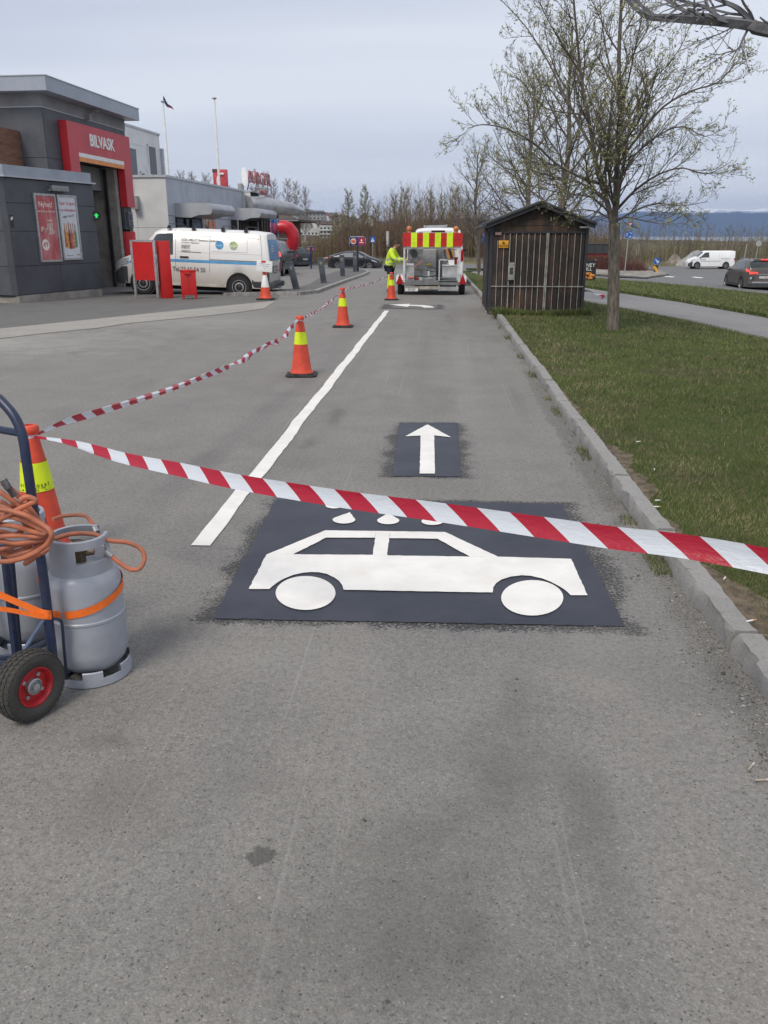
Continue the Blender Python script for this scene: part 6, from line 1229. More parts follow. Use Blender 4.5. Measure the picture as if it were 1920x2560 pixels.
zm = ap(1638, 663, Y).z-p.z; q = MB(); q.bb(-.15, .18, -.05, 0, .02, zm); f_ = q.build('marker_board', mat('marker_yellow', (.75, .38, .03), .5), o); q = MB(); q.prism([(-.15, .02), (.05, .02), (-.15, .28)], lambda u, v, d: (u, -.056-d*1, v), .004); q.prism([(-.15, zm), (.18, zm), (.18, zm-.34), (.1, zm-.2)], lambda u, v, d: (u, -.056-d, v), .004); q.build('black_stripe', M_INK, f_)
o, p = post_sign('round_sign_back', 1889, 642, 90, 'round sign seen from its grey back at the right edge behind the crossover'); zc = ap(1893, 609, 90).z-p.z
q = MB(); q.cyl((0, 0, -1), (.12, 0, zc+.2), .04, 8); q.build('post', M_STEEL, o); q = MB(); q.cyl((.12, -.05, zc), (.12, -.08, zc), .28, 24); q.build('disc_back', mat('disc_grey', (.36, .37, .37), .5), o)
o, p = post_sign('marker_post', 1859, 646, 88, 'thin leaning grey marker post left of the round sign back'); q = MB(); q.cyl((0, 0, -1), (.14, 0, 1.3), .05, 8); q.build('post', M_STEEL, o); q = MB(); q.sphere((.14, 0, 1.3), .055); q.build('cap', M_STEEL, o)
# hamburger banner behind the shed
Y = 38; p = ap(1477, 705, Y); o = thing('advert_banner', 'black hanging advert banner with orange food picture behind the shed', 'banner', (p.x-.35, Y, T(p.x, Y)+.06)); z0_, z1_ = ap(1477, 702, Y).z-o.location.z, ap(1477, 651, Y).z-o.location.z
q = MB(); q.bb(-.55, .53, -.02, .0, z0_, z1_); f_ = q.build('banner_face', M_INK, o); text('HONEY', 'banner_text', .21, M_WHITE, f_, frame((.12, -.024, z1_-.2), (1, 0, 0), (0, 0, 1)), .001); text('CHILL', 'banner_text', .21, M_WHITE, f_, frame((.08, -.024, z1_-.36), (1, 0, 0), (0, 0, 1)), .001)
q = MB()
for k, (x, z) in enumerate(((.3, .12), (.25, .3), (.38, .22), (.05, .15), (.1, .3), (-.2, .2))): q.sphere((x, -.03, z0_+z), .1, 10, 8, (1.2, .1, .6))
q.build('food_picture', mat('burger_orange', (.6, .25, .04), .6, 0, .5, 12, dirt=(.2, .03, .01)), f_); q = MB(); q.cyl((-.55, .02, 0), (-.55, .02, z1_+.1), .02, 8); q.cyl((.5, .02, 0), (.5, .02, z1_+.05), .02, 8); q.build('banner_pole', M_STEEL, o)
# tipper container
Y = 100; p = ap(1500, 633, Y); o = thing('tipper_container', 'black open container on a red frame seen between shed and tree', 'container', (p.x-1.0, Y, -1.67), 0); zb_ = p.z+1.67; zt_ = ap(1500, 611, Y).z+1.67
q = MB(); q.bb(-2.6, 3.0, -1, 1, zb_, zt_); q.bb(-2.65, 3.05, -1.05, 1.05, zt_, zt_+.1)
for k in range(7): q.bb(-2.5+k*.9, -2.42+k*.9, -1.06, -1, zb_, zt_)
q.build('box', mat('container_black', (.035, .037, .04), .6), o, smooth=False); q = MB(); q.bb(-2.5, 2.9, -.8, .8, zb_-.35, zb_-.02); q.build('chassis', mat('chassis_red', (.25, .03, .02), .6), o)
for x in (-1.8, -.9, 2.2): q = MB(); q.cyl((x, -1, .45), (x, 1, .45), .45, 18); q.build('wheel', M_TYRE, o)
# ---- wooden shed
SY = 18.75; sx0, sx1 = ap(1222, 700, SY).x, ap(1462, 700, SY).x; o = thing('wooden_shed', 'dark brown wooden bin shed with pitched roof and grey metal strips on its doors', 'shed', (sx0, SY, .06), R(0)); W_ = sx1-sx0; dp = 2.6; HE = 1.83; HA = 2.22
def sx(xz, yz=1000): return ap(1150+xz/4.1475, 440+yz/4.1475, SY).x-sx0
def sz(yz): return ap(1350, 440+yz/4.1475, SY).z-.06
m, t, b = graph('shed_wood'); g = G_(t); ob = g.obj(); pl_ = g.xyz(N(t, 'ShaderNodeTexCoord').outputs['Object'])
bi = g.m('FLOOR', g.m('DIVIDE', pl_[0], .1)); wn_ = N(t, 'ShaderNodeTexWhiteNoise', noise_dimensions='1D'); t.links.new(bi, wn_.inputs['W'])
gr = g.noise(g.mapv(ob, (30, 30, 1.2)), 1.0, 6, .7)
c_ = g.mix(g.mr(gr, .35, .7), (.017, .014, .013), (.045, .032, .025)); c_ = g.mix(g.m('MULTIPLY', g.mr(g.noise(g.mapv(ob, (1.2, 1, .7)), 2.2, 4), .47, .68), g.m('ADD', .3, g.m('MULTIPLY', wn_.outputs[0], .7))), c_, (.11, .06, .038))
t.links.new(c_, b.inputs['Base Color']); b.inputs['Roughness'].default_value = .75; t.links.new(g.bump(gr, .5, .01), b.inputs['Normal']); M_SW = m
M_SN = mat('shed_trim', (.028, .032, .042), .6, 0, .15, 5)
q = MB(); q.bb(.0, W_, 0, dp, -.06, .05); q.build('plinth', M_CONC, o)
q = MB(); q.bb(.03, W_-.03, .03, dp, .04, HE); q.prism([(.03, HE-.05), (W_-.03, HE-.05), (W_-.03, HE+.03), (W_/2, HA+.05), (.03, HE+.03)], lambda u, v, d: (u, .03+d, v), dp-.03); q.build('wall', M_DKG, o, smooth=False)
q = MB(); n = int((W_-.12)/.1); 
for k in range(n): x = .06+k*(W_-.12)/n; q.bb(x+.003, x+(W_-.12)/n-.003, .0+.004*(k % 2), .03, .06, HE-.12)
q.build('door_planks', M_SW, o, smooth=False)
q = MB()
for k in range(26): y = .05+k*.1; q.bb(.0, .028, y+.003, y+.095, .05, HE-.02)
q.build('side_planks', M_SW, o, smooth=False); q = MB()
for k in range(26): y = .05+k*.1; q.bb(W_-.028, W_, y+.003, y+.095, .05, HE-.02)
q.build('side_planks', M_SW, o, smooth=False)
q = MB()
for k in range(4):
    z = HE-.1+k*.125; hw_ = (W_/2)*(1-max(0, z+.02-HE)/(HA-HE)) if z > HE else W_/2
    z2 = z+.12; hw2 = max(.03, (W_/2)*(1-max(0, z2-HE)/(HA-HE)))
    q.prism([(W_/2-hw_, z), (W_/2+hw_, z), (W_/2+hw2, z2), (W_/2-hw2, z2)], lambda u, v, d: (u, .0+d-.008*(k % 2), v), .029)
q.build('gable_boards', M_SW, o, smooth=False)
q = MB(); ov = .11; s_ = (HA-HE)/(W_/2)
for sg_ in (-1, 1):
    xe = W_/2+sg_*(W_/2+ov); ze = HE-s_*ov
    q.prism([(xe, ze), (W_/2, HA), (W_/2, HA+.11), (xe, ze+.11)], lambda u, v, d: (u, -.16+d, v), .03)
q.build('barge_board', M_SN, o, smooth=False)
q = MB()
for sg_ in (-1, 1):
    xe = W_/2+sg_*(W_/2+ov+.03); ze = HE-s_*(ov+.03)
    q.prism([(xe, ze+.085), (W_/2, HA+.085), (W_/2, HA+.125), (xe, ze+.125)], lambda u, v, d: (u, -.2+d, v), dp+.45)
q.build('roof', mat('roof_felt', (.06, .062, .066), .9, 0, .3, 3, .6, 80), o, smooth=False)
q = MB(); q.tube([(-ov-.04, -.2, HE-.0), (-ov-.04, dp+.2, HE-.0)], .035, 8); q.tube([(-ov-.03, .1, HE), (-.03, .1, HE-.14), (-.03, .1, .1)], .02, 6); q.build('gutter', M_SN, o)
q = MB(); q.bb(-.012, .06, -.02, .03, .04, HE); q.bb(W_-.05, W_+.01, -.02, .03, .04, HE); q.bb(.0, W_, -.03, .0, HE-.13, HE-.1); q.build('corner_board', M_SN, o, smooth=False)
strips = [(380, .012), (445, .012), (509, .02), (575, .014), (640, .014), (705, .014), (770, .014), (828, .014), (985, .012), (1055, .012), (1122, .012), (1192, .012), (1258, .012)]
M_STR = mat('metal_strip', (.36, .35, .33), .55, .35, .2, 8)
xm = sx(906)+0
for x_, wd in strips:
    q = MB(); x = (x_-300)/(1318-300)*(W_-.02)+.0; q.bb(x-wd/2, x+wd/2, -.022, -.002, .07, HE-.14 if x_ > 400 else HE-.28); q.build('door_strip', M_STR, o)
x = (900-300)/(1318-300)*W_
q = MB(); q.bb(x-.028, x-.004, -.03, -.002, .0, HE-.12); q.bb(x+.004, x+.028, -.03, -.002, .0, HE-.12); q.build('door_closer_bar', M_STR, o)
q = MB(); z = sz(1145); q.bb(.05, x-.03, -.03, -.018, z-.01, z+.01); q.bb(x+.03, W_-.03, -.03, -.018, z-.01, z+.01); q.bb(.03, W_-.03, -.028, -.0, .05, .07); q.build('door_rail', M_STR, o)
def plate_(name, x0, y0, x1, y1, m_, d=.035): 
    q = MB(); q.bb((x0-300)/1018*W_, (x1-300)/1018*W_, -d, -.024, sz(y1), sz(y0)); return q.build(name, m_, o, bevel=.004)
yb = plate_('yellow_notice', 390, 668, 492, 745, mat('notice_yellow', (.75, .36, .02), .5)); X = (441-300)/1018*W_
q = MB(); q.prism([(X-.035, sz(704)), (X+.035, sz(704)), (X, sz(678))], lambda u, v, d: (u, -.037-d, v), .002); q.build('warning_triangle', M_INK, yb, smooth=False)
text('VIDEOOVERVÅKET', 'notice_line', .028, M_INK, yb, frame((X, -.038, sz(718)), (1, 0, 0), (0, 0, 1)), .001); text('OMRÅDE 24 TIMER', 'notice_line', .022, M_INK, yb, frame((X, -.038, sz(732)), (1, 0, 0), (0, 0, 1)), .001)
plate_('small_pink_label', 348, 583, 412, 612, mat('label_pink', (.35, .22, .22), .6)); lb = plate_('lock_box', 500, 932, 568, 1078, mat('lock_grey', (.33, .33, .32), .5, .2), .06); plate_('lock_label', 502, 897, 566, 930, M_STR, .05)
q = MB(); q.bb((516-300)/1018*W_, (552-300)/1018*W_, -.066, -.061, sz(1020), sz(948)); q.build('key_window', M_CHAR, lb); plate_('white_tag', 1225, 523, 1318, 540, M_WHITE, .04)
# ---- the worker
def skin(name, V, E_, rad, m_, parent, sub=2):
    me = bpy.data.meshes.new(name); me.from_pydata(V, E_, []); ob = bpy.data.objects.new(name, me); COL.objects.link(ob)
    md = ob.modifiers.new('s', 'SKIN'); 
    for i, r_ in enumerate(rad): v = me.skin_vertices[0].data[i]; v.radius = r_ if isinstance(r_, tuple) else (r_, r_); v.use_root = (i == 0)
    sb = ob.modifiers.new('u', 'SUBSURF'); sb.levels = sub; sb.render_levels = sub
    dg = bpy.context.evaluated_depsgraph_get(); dg.update(); m2 = bpy.data.meshes.new_from_object(ob.evaluated_get(dg)); bpy.data.objects.remove(ob); bpy.data.meshes.remove(me)
    m2.materials.clear(); m2.materials.append(m_); m2.name = name; m2.shade_smooth(); o2 = bpy.data.objects.new(name, m2); COL.objects.link(o2); o2.parent = parent; return o2
PY = 27.6; pp = ap(976, 726, PY)
pe = thing('person', 'road worker in yellow high visibility jacket bending towards the side of the trailer', 'person', (pp.x, PY, T(0, PY)), R(-12))
M_SKIN = mat('skin', (.45, .27, .19), .6); M_HIV = mat('hiviz', (.60, .82, .03), .7, 0, .1, 10, .3, 20); M_REF = mat('reflective', (.33, .38, .36), .4); M_TRS = mat('work_trousers', (.015, .02, .035), .85)
V = [(-.03, 0, .86), (.0, 0, 1.02), (.05, 0, 1.2), (.11, 0, 1.33), (.15, 0, 1.39), (.2, 0, 1.45), (.23, 0, 1.52)]
Rr_ = [(.14, .11), (.125, .1), (.15, .1), (.06, .06), (.055, .055), (.08, .09), (.055, .06)]; E_ = [(0, 1), (1, 2), (2, 3), (3, 4), (4, 5), (5, 6)]
for sg_ in (-1, 1):
    b0 = len(V); V += [(.05, sg_*.19, 1.25), (.2, sg_*.22, 1.03), (.42, sg_*.15, 1.0), (.50, sg_*.13, .99)]; Rr_ += [.06, .043, .03, .035]; E_ += [(2, b0), (b0, b0+1), (b0+1, b0+2), (b0+2, b0+3)]
    for f in range(5):
        b1_ = len(V); yy = sg_*(.13)+(f-1.5)*.018 if f < 4 else sg_*.10; Lf = (.075, .085, .08, .065, .045)[f]
        V += [(.54, yy, .985), (.54+Lf*.6, yy, .975), (.54+Lf, yy, .95)] if f < 4 else [(.51, yy, 1.0), (.545, yy-sg_*.015, 1.005), (.57, yy-sg_*.02, .995)]; Rr_ += [.01, .009, .008]; E_ += [(b0+3, b1_), (b1_, b1_+1), (b1_+1, b1_+2)]
    b2_ = len(V); V += [(-.03, sg_*.1, .80), (.03, sg_*.12, .47), (-.04, sg_*.12, .1), (.1, sg_*.13, .04)]; Rr_ += [.085, .055, .04, .035]; E_ += [(0, b2_), (b2_, b2_+1), (b2_+1, b2_+2), (b2_+2, b2_+3)]
body = skin('body', V, E_, Rr_, M_SKIN, pe)
V = [(-.03, 0, .70), (-.01, 0, .95), (.01, 0, 1.1), (.04, 0, 1.23), (.10, 0, 1.35)]; Rr_ = [(.21, .18), (.20, .165), (.2, .165), (.195, .15), (.085, .085)]; E_ = [(0, 1), (1, 2), (2, 3), (3, 4)]
for sg_ in (-1, 1):
    b0 = len(V); V += [(.05, sg_*.2, 1.26), (.2, sg_*.23, 1.03), (.45, sg_*.145, .995)]; Rr_ += [.098, .08, .06]; E_ += [(3, b0), (b0, b0+1), (b0+1, b0+2)]
jk = skin('jacket', V, E_, Rr_, M_HIV, pe); jk.data.materials.append(M_REF)
for p in jk.data.polygons:
    c_ = p.center; arm = abs(c_.y) > .12 and c_.x > .2
    if (.86 < c_.z < .91 or 1.0 < c_.z < 1.05) and not (c_.x > .2): p.material_index = 1
    elif arm and (.26 < c_.x < .31 or .38 < c_.x < .42): p.material_index = 1
    elif c_.z > 1.05 and abs(abs(c_.y)-.11) < .025 and c_.x < .12: p.material_index = 1
V = [(-.03, 0, .84)]; Rr_ = [(.15, .12)]; E_ = []
for sg_ in (-1, 1): b2_ = len(V); V += [(-.03, sg_*.1, .76), (.03, sg_*.12, .47), (-.04, sg_*.12, .12)]; Rr_ += [.105, .078, .062]; E_ += [(0, b2_), (b2_, b2_+1), (b2_+1, b2_+2)]
tr_ = skin('trousers', V, E_, Rr_, M_TRS, pe); tr_.data.materials.append(M_HIV)
for p in tr_.data.polygons:
    if .1 < p.center.z < .58: p.material_index = 1
for sg_ in (-1, 1):
    skin('boot', [(-.05, sg_*.12, .12), (-.05, sg_*.12, .045), (.07, sg_*.13, .04), (.13, sg_*.13, .035)], [(0, 1), (1, 2), (2, 3)], [.055, .05, .045, .035], M_BLK, pe, 1)
q = MB(); q.sphere((.195, 0, 1.495), .092, 16, 12, (1.05, .9, .95)); hr_ = q.build('hair', mat('hair_brown', (.06, .035, .025), .9, 0, .3, 30, .5, 80), pe)
for v in hr_.data.vertices:
    if v.co.x > .24 and v.co.z < 1.52: v.co.x = .24
q = MB(); q.sphere((.285, 0, 1.45), .018, 8, 6, (1, .7, 1.2)); q.build('nose', M_SKIN, body)
for sg_ in (-1, 1): q = MB(); q.sphere((.275, sg_*.03, 1.475), .009, 8, 6); q.build('eye', M_INK, body); q = MB(); q.sphere((.2, sg_*.088, 1.46), .024, 8, 6, (.8, .4, 1.2)); q.build('ear', M_SKIN, body)
q = MB(); q.bar((.275, -.02, 1.42), (.275, .02, 1.42), .01, .006); q.build('mouth', mat('lips', (.3, .1, .08), .6), body)
# ================================================================ VEGETATION
M_BARK = mat('bark', (.15, .13, .105), .9, 0, .25, 22, 1., 45, vscale=(1, 1, .3), dirt=(.06, .052, .042)); M_TWIG = mat('twig', (.105, .09, .075), .9, 0, .2, 3)
M_TWIGG = mat('twig_grey', (.2, .185, .15), .9, 0, .2, 3)
M_BUD = mat('bud_leaf', (.26, .275, .11), .7, 0, .3, 5, dirt=(.16, .15, .07))
class Tree:
    def __init__(s, seed, twk=1., sides=(8, 6, 4, 3), leaf=.035, leafn=2, fine=1.):
        s.r = random.Random(seed); s.t = MB(); s.b = MB(); s.l = MB(); s.k = twk; s.sd = sides; s.leaf = leaf; s.ln = leafn; s.fine = fine
    def leafat(s, p):
        for _ in range(s.ln):
            c = p+Vector([s.r.uniform(-.03, .03) for _ in range(3)]); a = Vector([s.r.gauss(0, 1) for _ in range(3)]).normalized()*s.leaf*s.r.uniform(.5, 1.2); b_ = Vector([s.r.gauss(0, 1) for _ in range(3)]).normalized()*s.leaf*.5
            s.l.add([c-a*.5, c+b_*.6, c+a, c-b_*.6], [(0, 1, 2, 3)])
    def limb(s, pts, r0, r1, lvl, kids, kl, spread=.8, up=.35, leafy=True):
        """explicit limb through pts; kids children of length kl"""
        r = s.r; n = len(pts); s.b.tube(pts, [r0+(r1-r0)*(i/(n-1))**.8 for i in range(n)], s.sd[min(lvl, 3)])
        for k in range(kids):
            t_ = .12+.88*(k+r.random()*.9)/kids; f = t_*(n-1); i = min(int(f), n-2); p = pts[i].lerp(pts[i+1], f-i); d = (pts[i+1]-pts[i]).normalized()
            s.grow(p, d, kl*(1.15-.65*t_)*r.uniform(.7, 1.2), max(r0+(r1-r0)*t_, .004)*.55, lvl+1, spread, up, leafy)
        if leafy: s.leafat(pts[-1])
    def grow(s, p, d, L, r0, lvl, spread=.8, up=.3, leafy=True):
        r = s.r; o = d.orthogonal().normalized(); o.rotate(Matrix.Rotation(r.uniform(0, 6.283), 3, d)); dd = (d+o*spread*r.uniform(.7, 1.3)).normalized(); n = (0, 6, 5, 4, 3)[min(lvl, 4)]; pts = [p]; c = p.copy()
        for i in range(n):
            dd = (dd+Vector([r.gauss(0, .11) for _ in range(3)])+Vector((0, 0, up*.28))).normalized(); c = c+dd*L/n; pts.append(c.copy())
        rr = max(r0, .0032*s.fine); s.b.tube(pts, [rr+(max(rr*.35, .0022*s.fine)-rr)*i/n for i in range(n+1)], s.sd[min(lvl, 3)], cap=False)
        if lvl < 4:
            kn = int(((0, 8, 6, 4)[lvl] if lvl < 4 else 0)*s.k*r.uniform(.8, 1.3)*min(1.4, max(.5, L/(1.4, 1.1, .55, .3)[lvl])))
            for k in range(kn):
                t_ = .15+.85*(k+r.random())/kn; f = t_*n; i = min(int(f), n-1); q_ = pts[i].lerp(pts[i+1], min(1, f-i)); s.grow(q_, (pts[i+1]-pts[i]).normalized(), L*r.uniform(.28, .5)*(1.25-.6*t_), rr*.5, lvl+1, spread, up, leafy)
        if leafy and lvl >= 2:
            if r.random() < .8: s.leafat(pts[-1])
            if r.random() < .2: s.leafat(pts[len(pts)//2])
    def finish(s, name, label, loc, group=None, trunk=None, mb=None, ml=None, cat='tree'):
        o = thing(name, label, cat, loc, 0, group)
        if s.t.v: s.t.build('trunk', trunk or M_BARK, o, fix=False)
        s.b.build('branches', mb or M_TWIG, o, fix=False)
        if s.l.v: s.l.build('young_leaves', ml or M_BUD, o, smooth=False, fix=False)
        return o
# main tree --------------------------------------------------------------
TYm = 15.6; tb0 = Vector((3.155, TYm, T(3.15, TYm)+.07))
def zt3(x, y, dy=0): p = ap(1100+x/2.023, y/2.023, TYm+dy); return p-tb0
tm = Tree(21, 1.0, fine=.95, leaf=.034, leafn=2)
trk = [Vector((0, 0, -.1)), Vector((.0, 0, .06)), zt3(877, 1500), zt3(880, 1300), zt3(882, 1130)]
tm.t.tube(crv(trk, 5), [.19-.002*i if i > 4 else .24-.01*i for i in range(21)][:21] if False else [(.17, .145, .13, .12, .115)[min(i, 4)]-.001*i for i in range(21)], 14)
limbs = [([(882, 1150, 0), (885, 1100, 0), (895, 850, 0), (910, 600, .1), (905, 300, .1), (915, 60, .2), (925, -180, .1), (930, -420, 0)], .10, .022, 16, 1.1),
 ([(875, 1140, 0), (842, 1010, 0), (800, 880, -.1), (775, 740, -.1), (745, 560, -.2), (715, 400, -.2), (690, 150, -.3), (660, -150, -.4)], .085, .02, 15, 1.1),
 ([(815, 930, 0), (720, 900, -.3), (590, 830, -.5), (470, 720, -.7), (330, 650, -.9), (215, 630, -1.0), (140, 650, -1.0)], .045, .008, 15, .95),
 ([(785, 780, 0), (700, 620, .2), (620, 460, .5), (540, 300, .7), (430, 130, .9), (290, -20, 1.1)], .045, .008, 14, .9),
 ([(750, 580, -.1), (640, 570, .5), (520, 540, .9), (430, 430, 1.1), (330, 330, 1.3)], .03, .006, 11, .75),
 ([(840, 1000, 0), (720, 930, .5), (600, 900, .9), (480, 870, 1.2), (330, 850, 1.5), (230, 770, 1.7)], .04, .007, 13, .9),
 ([(890, 1120, 0), (980, 1070, .1), (1090, 1030, .2), (1220, 1040, .3), (1355, 1020, .3)], .035, .006, 11, .7),
 ([(895, 1060, 0), (990, 960, -.2), (1110, 880, -.4), (1230, 850, -.5), (1350, 880, -.6), (1470, 820, -.7)], .042, .006, 13, .75),
 ([(890, 930, 0), (990, 780, .3), (1110, 680, .6), (1230, 640, .8), (1340, 690, 1.0), (1450, 640, 1.1)], .04, .006, 13, .8),
 ([(900, 830, 0), (1010, 680, -.3), (1130, 540, -.5), (1270, 460, -.7), (1400, 420, -.8), (1490, 330, -.9), (1530, 318, -.9)], .042, .006, 14, .75),
 ([(908, 700, 0), (990, 540, .3), (1060, 420, .5), (1150, 330, .7), (1220, 230, .8), (1275, 110, .9)], .035, .006, 12, .7),
 ([(908, 560, 0), (955, 400, -.2), (985, 250, -.4), (1020, 100, -.5), (1060, -120, -.6)], .03, .006, 11, .7),
 ([(885, 1110, 0), (950, 1100, -.4), (1050, 1120, -.7), (1150, 1130, -.9), (1240, 1080, -1.0)], .028, .005, 10, .6),
 ([(865, 1110, 0), (790, 1070, .3), (700, 1060, .5), (620, 1075, .7), (540, 1040, .8)], .03, .005, 10, .65),
 ([(860, 1080, 0), (770, 1000, -.5), (640, 980, -.9), (540, 960, -1.2), (420, 930, -1.4)], .03, .005, 11, .75),
 ([(900, 480, 0), (850, 300, .3), (820, 120, .5), (800, -80, .6)], .03, .008, 10, .7),
 ([(720, 380, -.2), (620, 230, -.4), (540, 90, -.5), (470, -60, -.6)], .025, .006, 10, .7),
 ([(890, 1000, 0), (930, 800, 1.0), (960, 600, 1.6), (980, 400, 2.0)], .04, .007, 12, .9), ([(880, 1040, 0), (850, 850, -1.0), (860, 650, -1.6), (870, 420, -1.9)], .04, .007, 12, .9),
 ([(890, 800, 0), (820, 650, 1.1), (760, 500, 1.7), (700, 350, 2.1)], .035, .007, 12, .8), ([(900, 760, 0), (1000, 620, -1.0), (1060, 480, -1.5), (1100, 350, -1.8)], .035, .007, 12, .8)]
for pts, r0, r1, kd, kl in limbs: tm.limb(crv([zt3(*p) for p in pts], 3), r0*.62, r1*.7, 1, int(kd*1.25), kl*1.05, .75, .3)
tm.finish('maple_tree', 'nearest full tree standing on the lawn right of the wooden shed, budding green', tb0, 'street trees on the lawn')
# trees further along the row
def generic(seed, H, twk=1., nl=18, fine=1.6, rt=.12, leafy=True, slim=1., leaf=.05, h0=.22):
    t_ = Tree(seed, twk, (6, 4, 3, 3), fine=fine, leaf=leaf, leafn=2); r = t_.r; c = Vector((0, 0, -.2)); pts = [c]
    for i in range(10): c = c+Vector((r.gauss(0, .05), r.gauss(0, .05), H/10*1.02)); pts.append(c)
    t_.t.tube(pts, [rt*(1-i/10*.88) for i in range(11)], 8)
    for k in range(nl):
        f = (h0+(.95-h0)*(k/nl))*10; i = min(int(f), 9); p = pts[i].lerp(pts[i+1], f-i); a = k*2.399+r.uniform(-.3, .3); L = H*(.46-.30*(k/nl))*r.uniform(.8, 1.15)*slim
        d = Vector((math.cos(a), math.sin(a), .75+.5*(k/nl)+(1-slim))).normalized(); pp = [p]; q_ = p.copy()
        for j in range(5): d = (d+Vector([r.gauss(0, .08) for _ in range(3)])+Vector((0, 0, .07))).normalized(); q_ = q_+d*L/5; pp.append(q_.copy())
        t_.limb(pp, rt*.38*(1-.6*k/nl), .008, 2, int(9*twk), L*.45, .75, .3, leafy)
    return t_
tA = generic(5, 6.8, 1.05, 22, 1.7, .13).finish('maple_tree', 'second tree of the row, rising directly behind the shed roof', (3.2, 24.2, T(3.2, 24.2)), 'street trees on the lawn')
tB = dup(tA, (2.95, 32.5, T(3, 32.5)), 2.1, 'third tree of the row, behind the left half of the shed roof', sc=1.08)
tC = dup(tA, (2.1, 46.5, T(2, 46)), 4.0, 'farthest and smallest looking row tree, its trunk left of the shed', sc=.92)
# lamp with a blue sign by that trunk
o = thing('lamp_post', 'dark lamp post with edge-on round blue sign just left of the shed roof', 'lamp post', (1.95, 43, T(2, 43))); zc = ap(1198, 598, 43).z-o.location.z; zt_ = ap(1190, 560, 43).z-o.location.z
q = MB(); q.cyl((0, 0, -.1), (0, 0, zt_), .05, 10); q.build('post', mat('post_brown', (.09, .075, .06), .8), o); q = MB(); q.prism([(-.12, zt_-.05), (.28, zt_+.1), (.28, zt_+.2), (-.12, zt_+.1)], lambda u, v, d: (u, -.1+d, v), .2); q.build('lamp_head', M_BLK, o); q = MB(); q.sphere((.2, 0, zc), .3, 14, 10, (.25, .7, 1.0)); q.build('blue_sign', M_SB, o); q = MB(); q.bar((0, 0, zc+.1), (.2, 0, zc+.1), .04); q.bar((0, 0, zc-.5), (.1, 0, zc-.2), .05); q.build('bracket', M_BLK, o)
# near tree whose limbs reach into the top right corner
nb = Vector((4.3, 7.3, .06)); tn = Tree(9, .8, fine=.75, leaf=.03, leafn=1)
def zn(x, y, dy=0): return ap(1500+x/3.95, y/3.95, 6.6+dy)-nb
tn.t.tube(crv([Vector((0, 0, -.1)), Vector((.02, 0, .8)), Vector((-.02, .02, 1.7)), Vector((0, 0, 2.6)), Vector((.05, 0, 3.6)), Vector((.1, .1, 5.2)), Vector((.1, .1, 7))], 3), [.19, .16, .155, .15, .148, .145, .14, .13, .125, .12, .11, .1, .09, .08, .07, .06, .05, .04, .03], 14)
J = Vector((0, -.02, 2.75)); a0 = zn(1659, 300)
tn.limb(crv([J, J.lerp(a0, .5)+Vector((0, 0, .03)), a0, zn(1500, 250), zn(1240, 215), zn(900, 190), zn(650, 175, .05), (zn(500, 170, .1)), zn(420, 135, .1), zn(300, 30, .15), zn(220, -60, .2), zn(100, -150, .2)], 4), .062, .007, 2, 7, .55, .8, .1)
tn.limb(crv([zn(1600, 275), zn(1500, 215), zn(1370, 90), zn(1230, 20), zn(1100, -30), zn(900, -120)], 4), .03, .008, 2, 6, .4, .8, .1)
tn.limb(crv([zn(1230, 215), zn(1150, 150), zn(1050, 75), zn(900, 30), zn(770, -5), zn(650, -30)], 4), .02, .006, 2, 8, .4, .8, .1)
tn.limb(crv([zn(1470, 270), zn(1410, 390), zn(1360, 490), zn(1260, 515), zn(1170, 540), zn(1070, 528)], 3), .011, .0035, 2, 10, .28, .8, .2)
tn.limb(crv([zn(1380, 250), zn(1290, 280), zn(1180, 335), zn(1060, 375), zn(955, 412)], 3), .008, .003, 2, 8, .25, .8, .2)
tn.limb(crv([zn(860, 40), zn(760, 90), zn(690, 140), zn(640, 175)], 3), .012, .008, 3, 2, .2)
for a, z, L in ((10, 2.6, 2.2), (60, 3.1, 2.4), (100, 3.6, 2.2), (-40, 3.3, 2.3), (-90, 4.2, 1.6), (30, 4.6, 1.8), (75, 5.4, 1.5), (-20, 5.8, 1.4)):
    d = Vector((math.cos(R(a)), math.sin(R(a)), .8)).normalized(); p = Vector((.05, 0, z)); pts = [p+d*L*i/5+Vector((0, 0, .03*i*i)) for i in range(6)]; tn.limb(pts, .045, .008, 1, 8, .9, .75, .3)
tn.finish('maple_tree', 'bare grey limb reaching in at the top right corner from a near tree', nb, 'street trees on the lawn', mb=mat('limb_grey', (.15, .15, .165), .85, 0, .25, 9, .6, 50))
# young bare trees by the roundabout
tY = generic(31, 4.2, .9, 14, 2.2, .07, False, .8, h0=.35).finish('young_tree', 'small bare tree on a thin trunk right of the roundabout sign', (ap(1603, 640, 104).x, 104, -1.7), 'bare trees round the roundabout', mb=M_TWIGG)
dup(tY, (ap(1822, 640, 112).x, 112, -1.7), 1.2, 'small bare round topped tree standing above the delivery van', sc=1.15)
dup(tY, (ap(1940, 640, 100).x, 100, -1.7), 2.9, 'bare tree at the far right edge of the picture', sc=1.3)
dup(tY, (ap(1400, 640, 98).x, 98, -1.5), 2.2, 'bare tree hidden behind the shed beside the roundabout', sc=1.1)
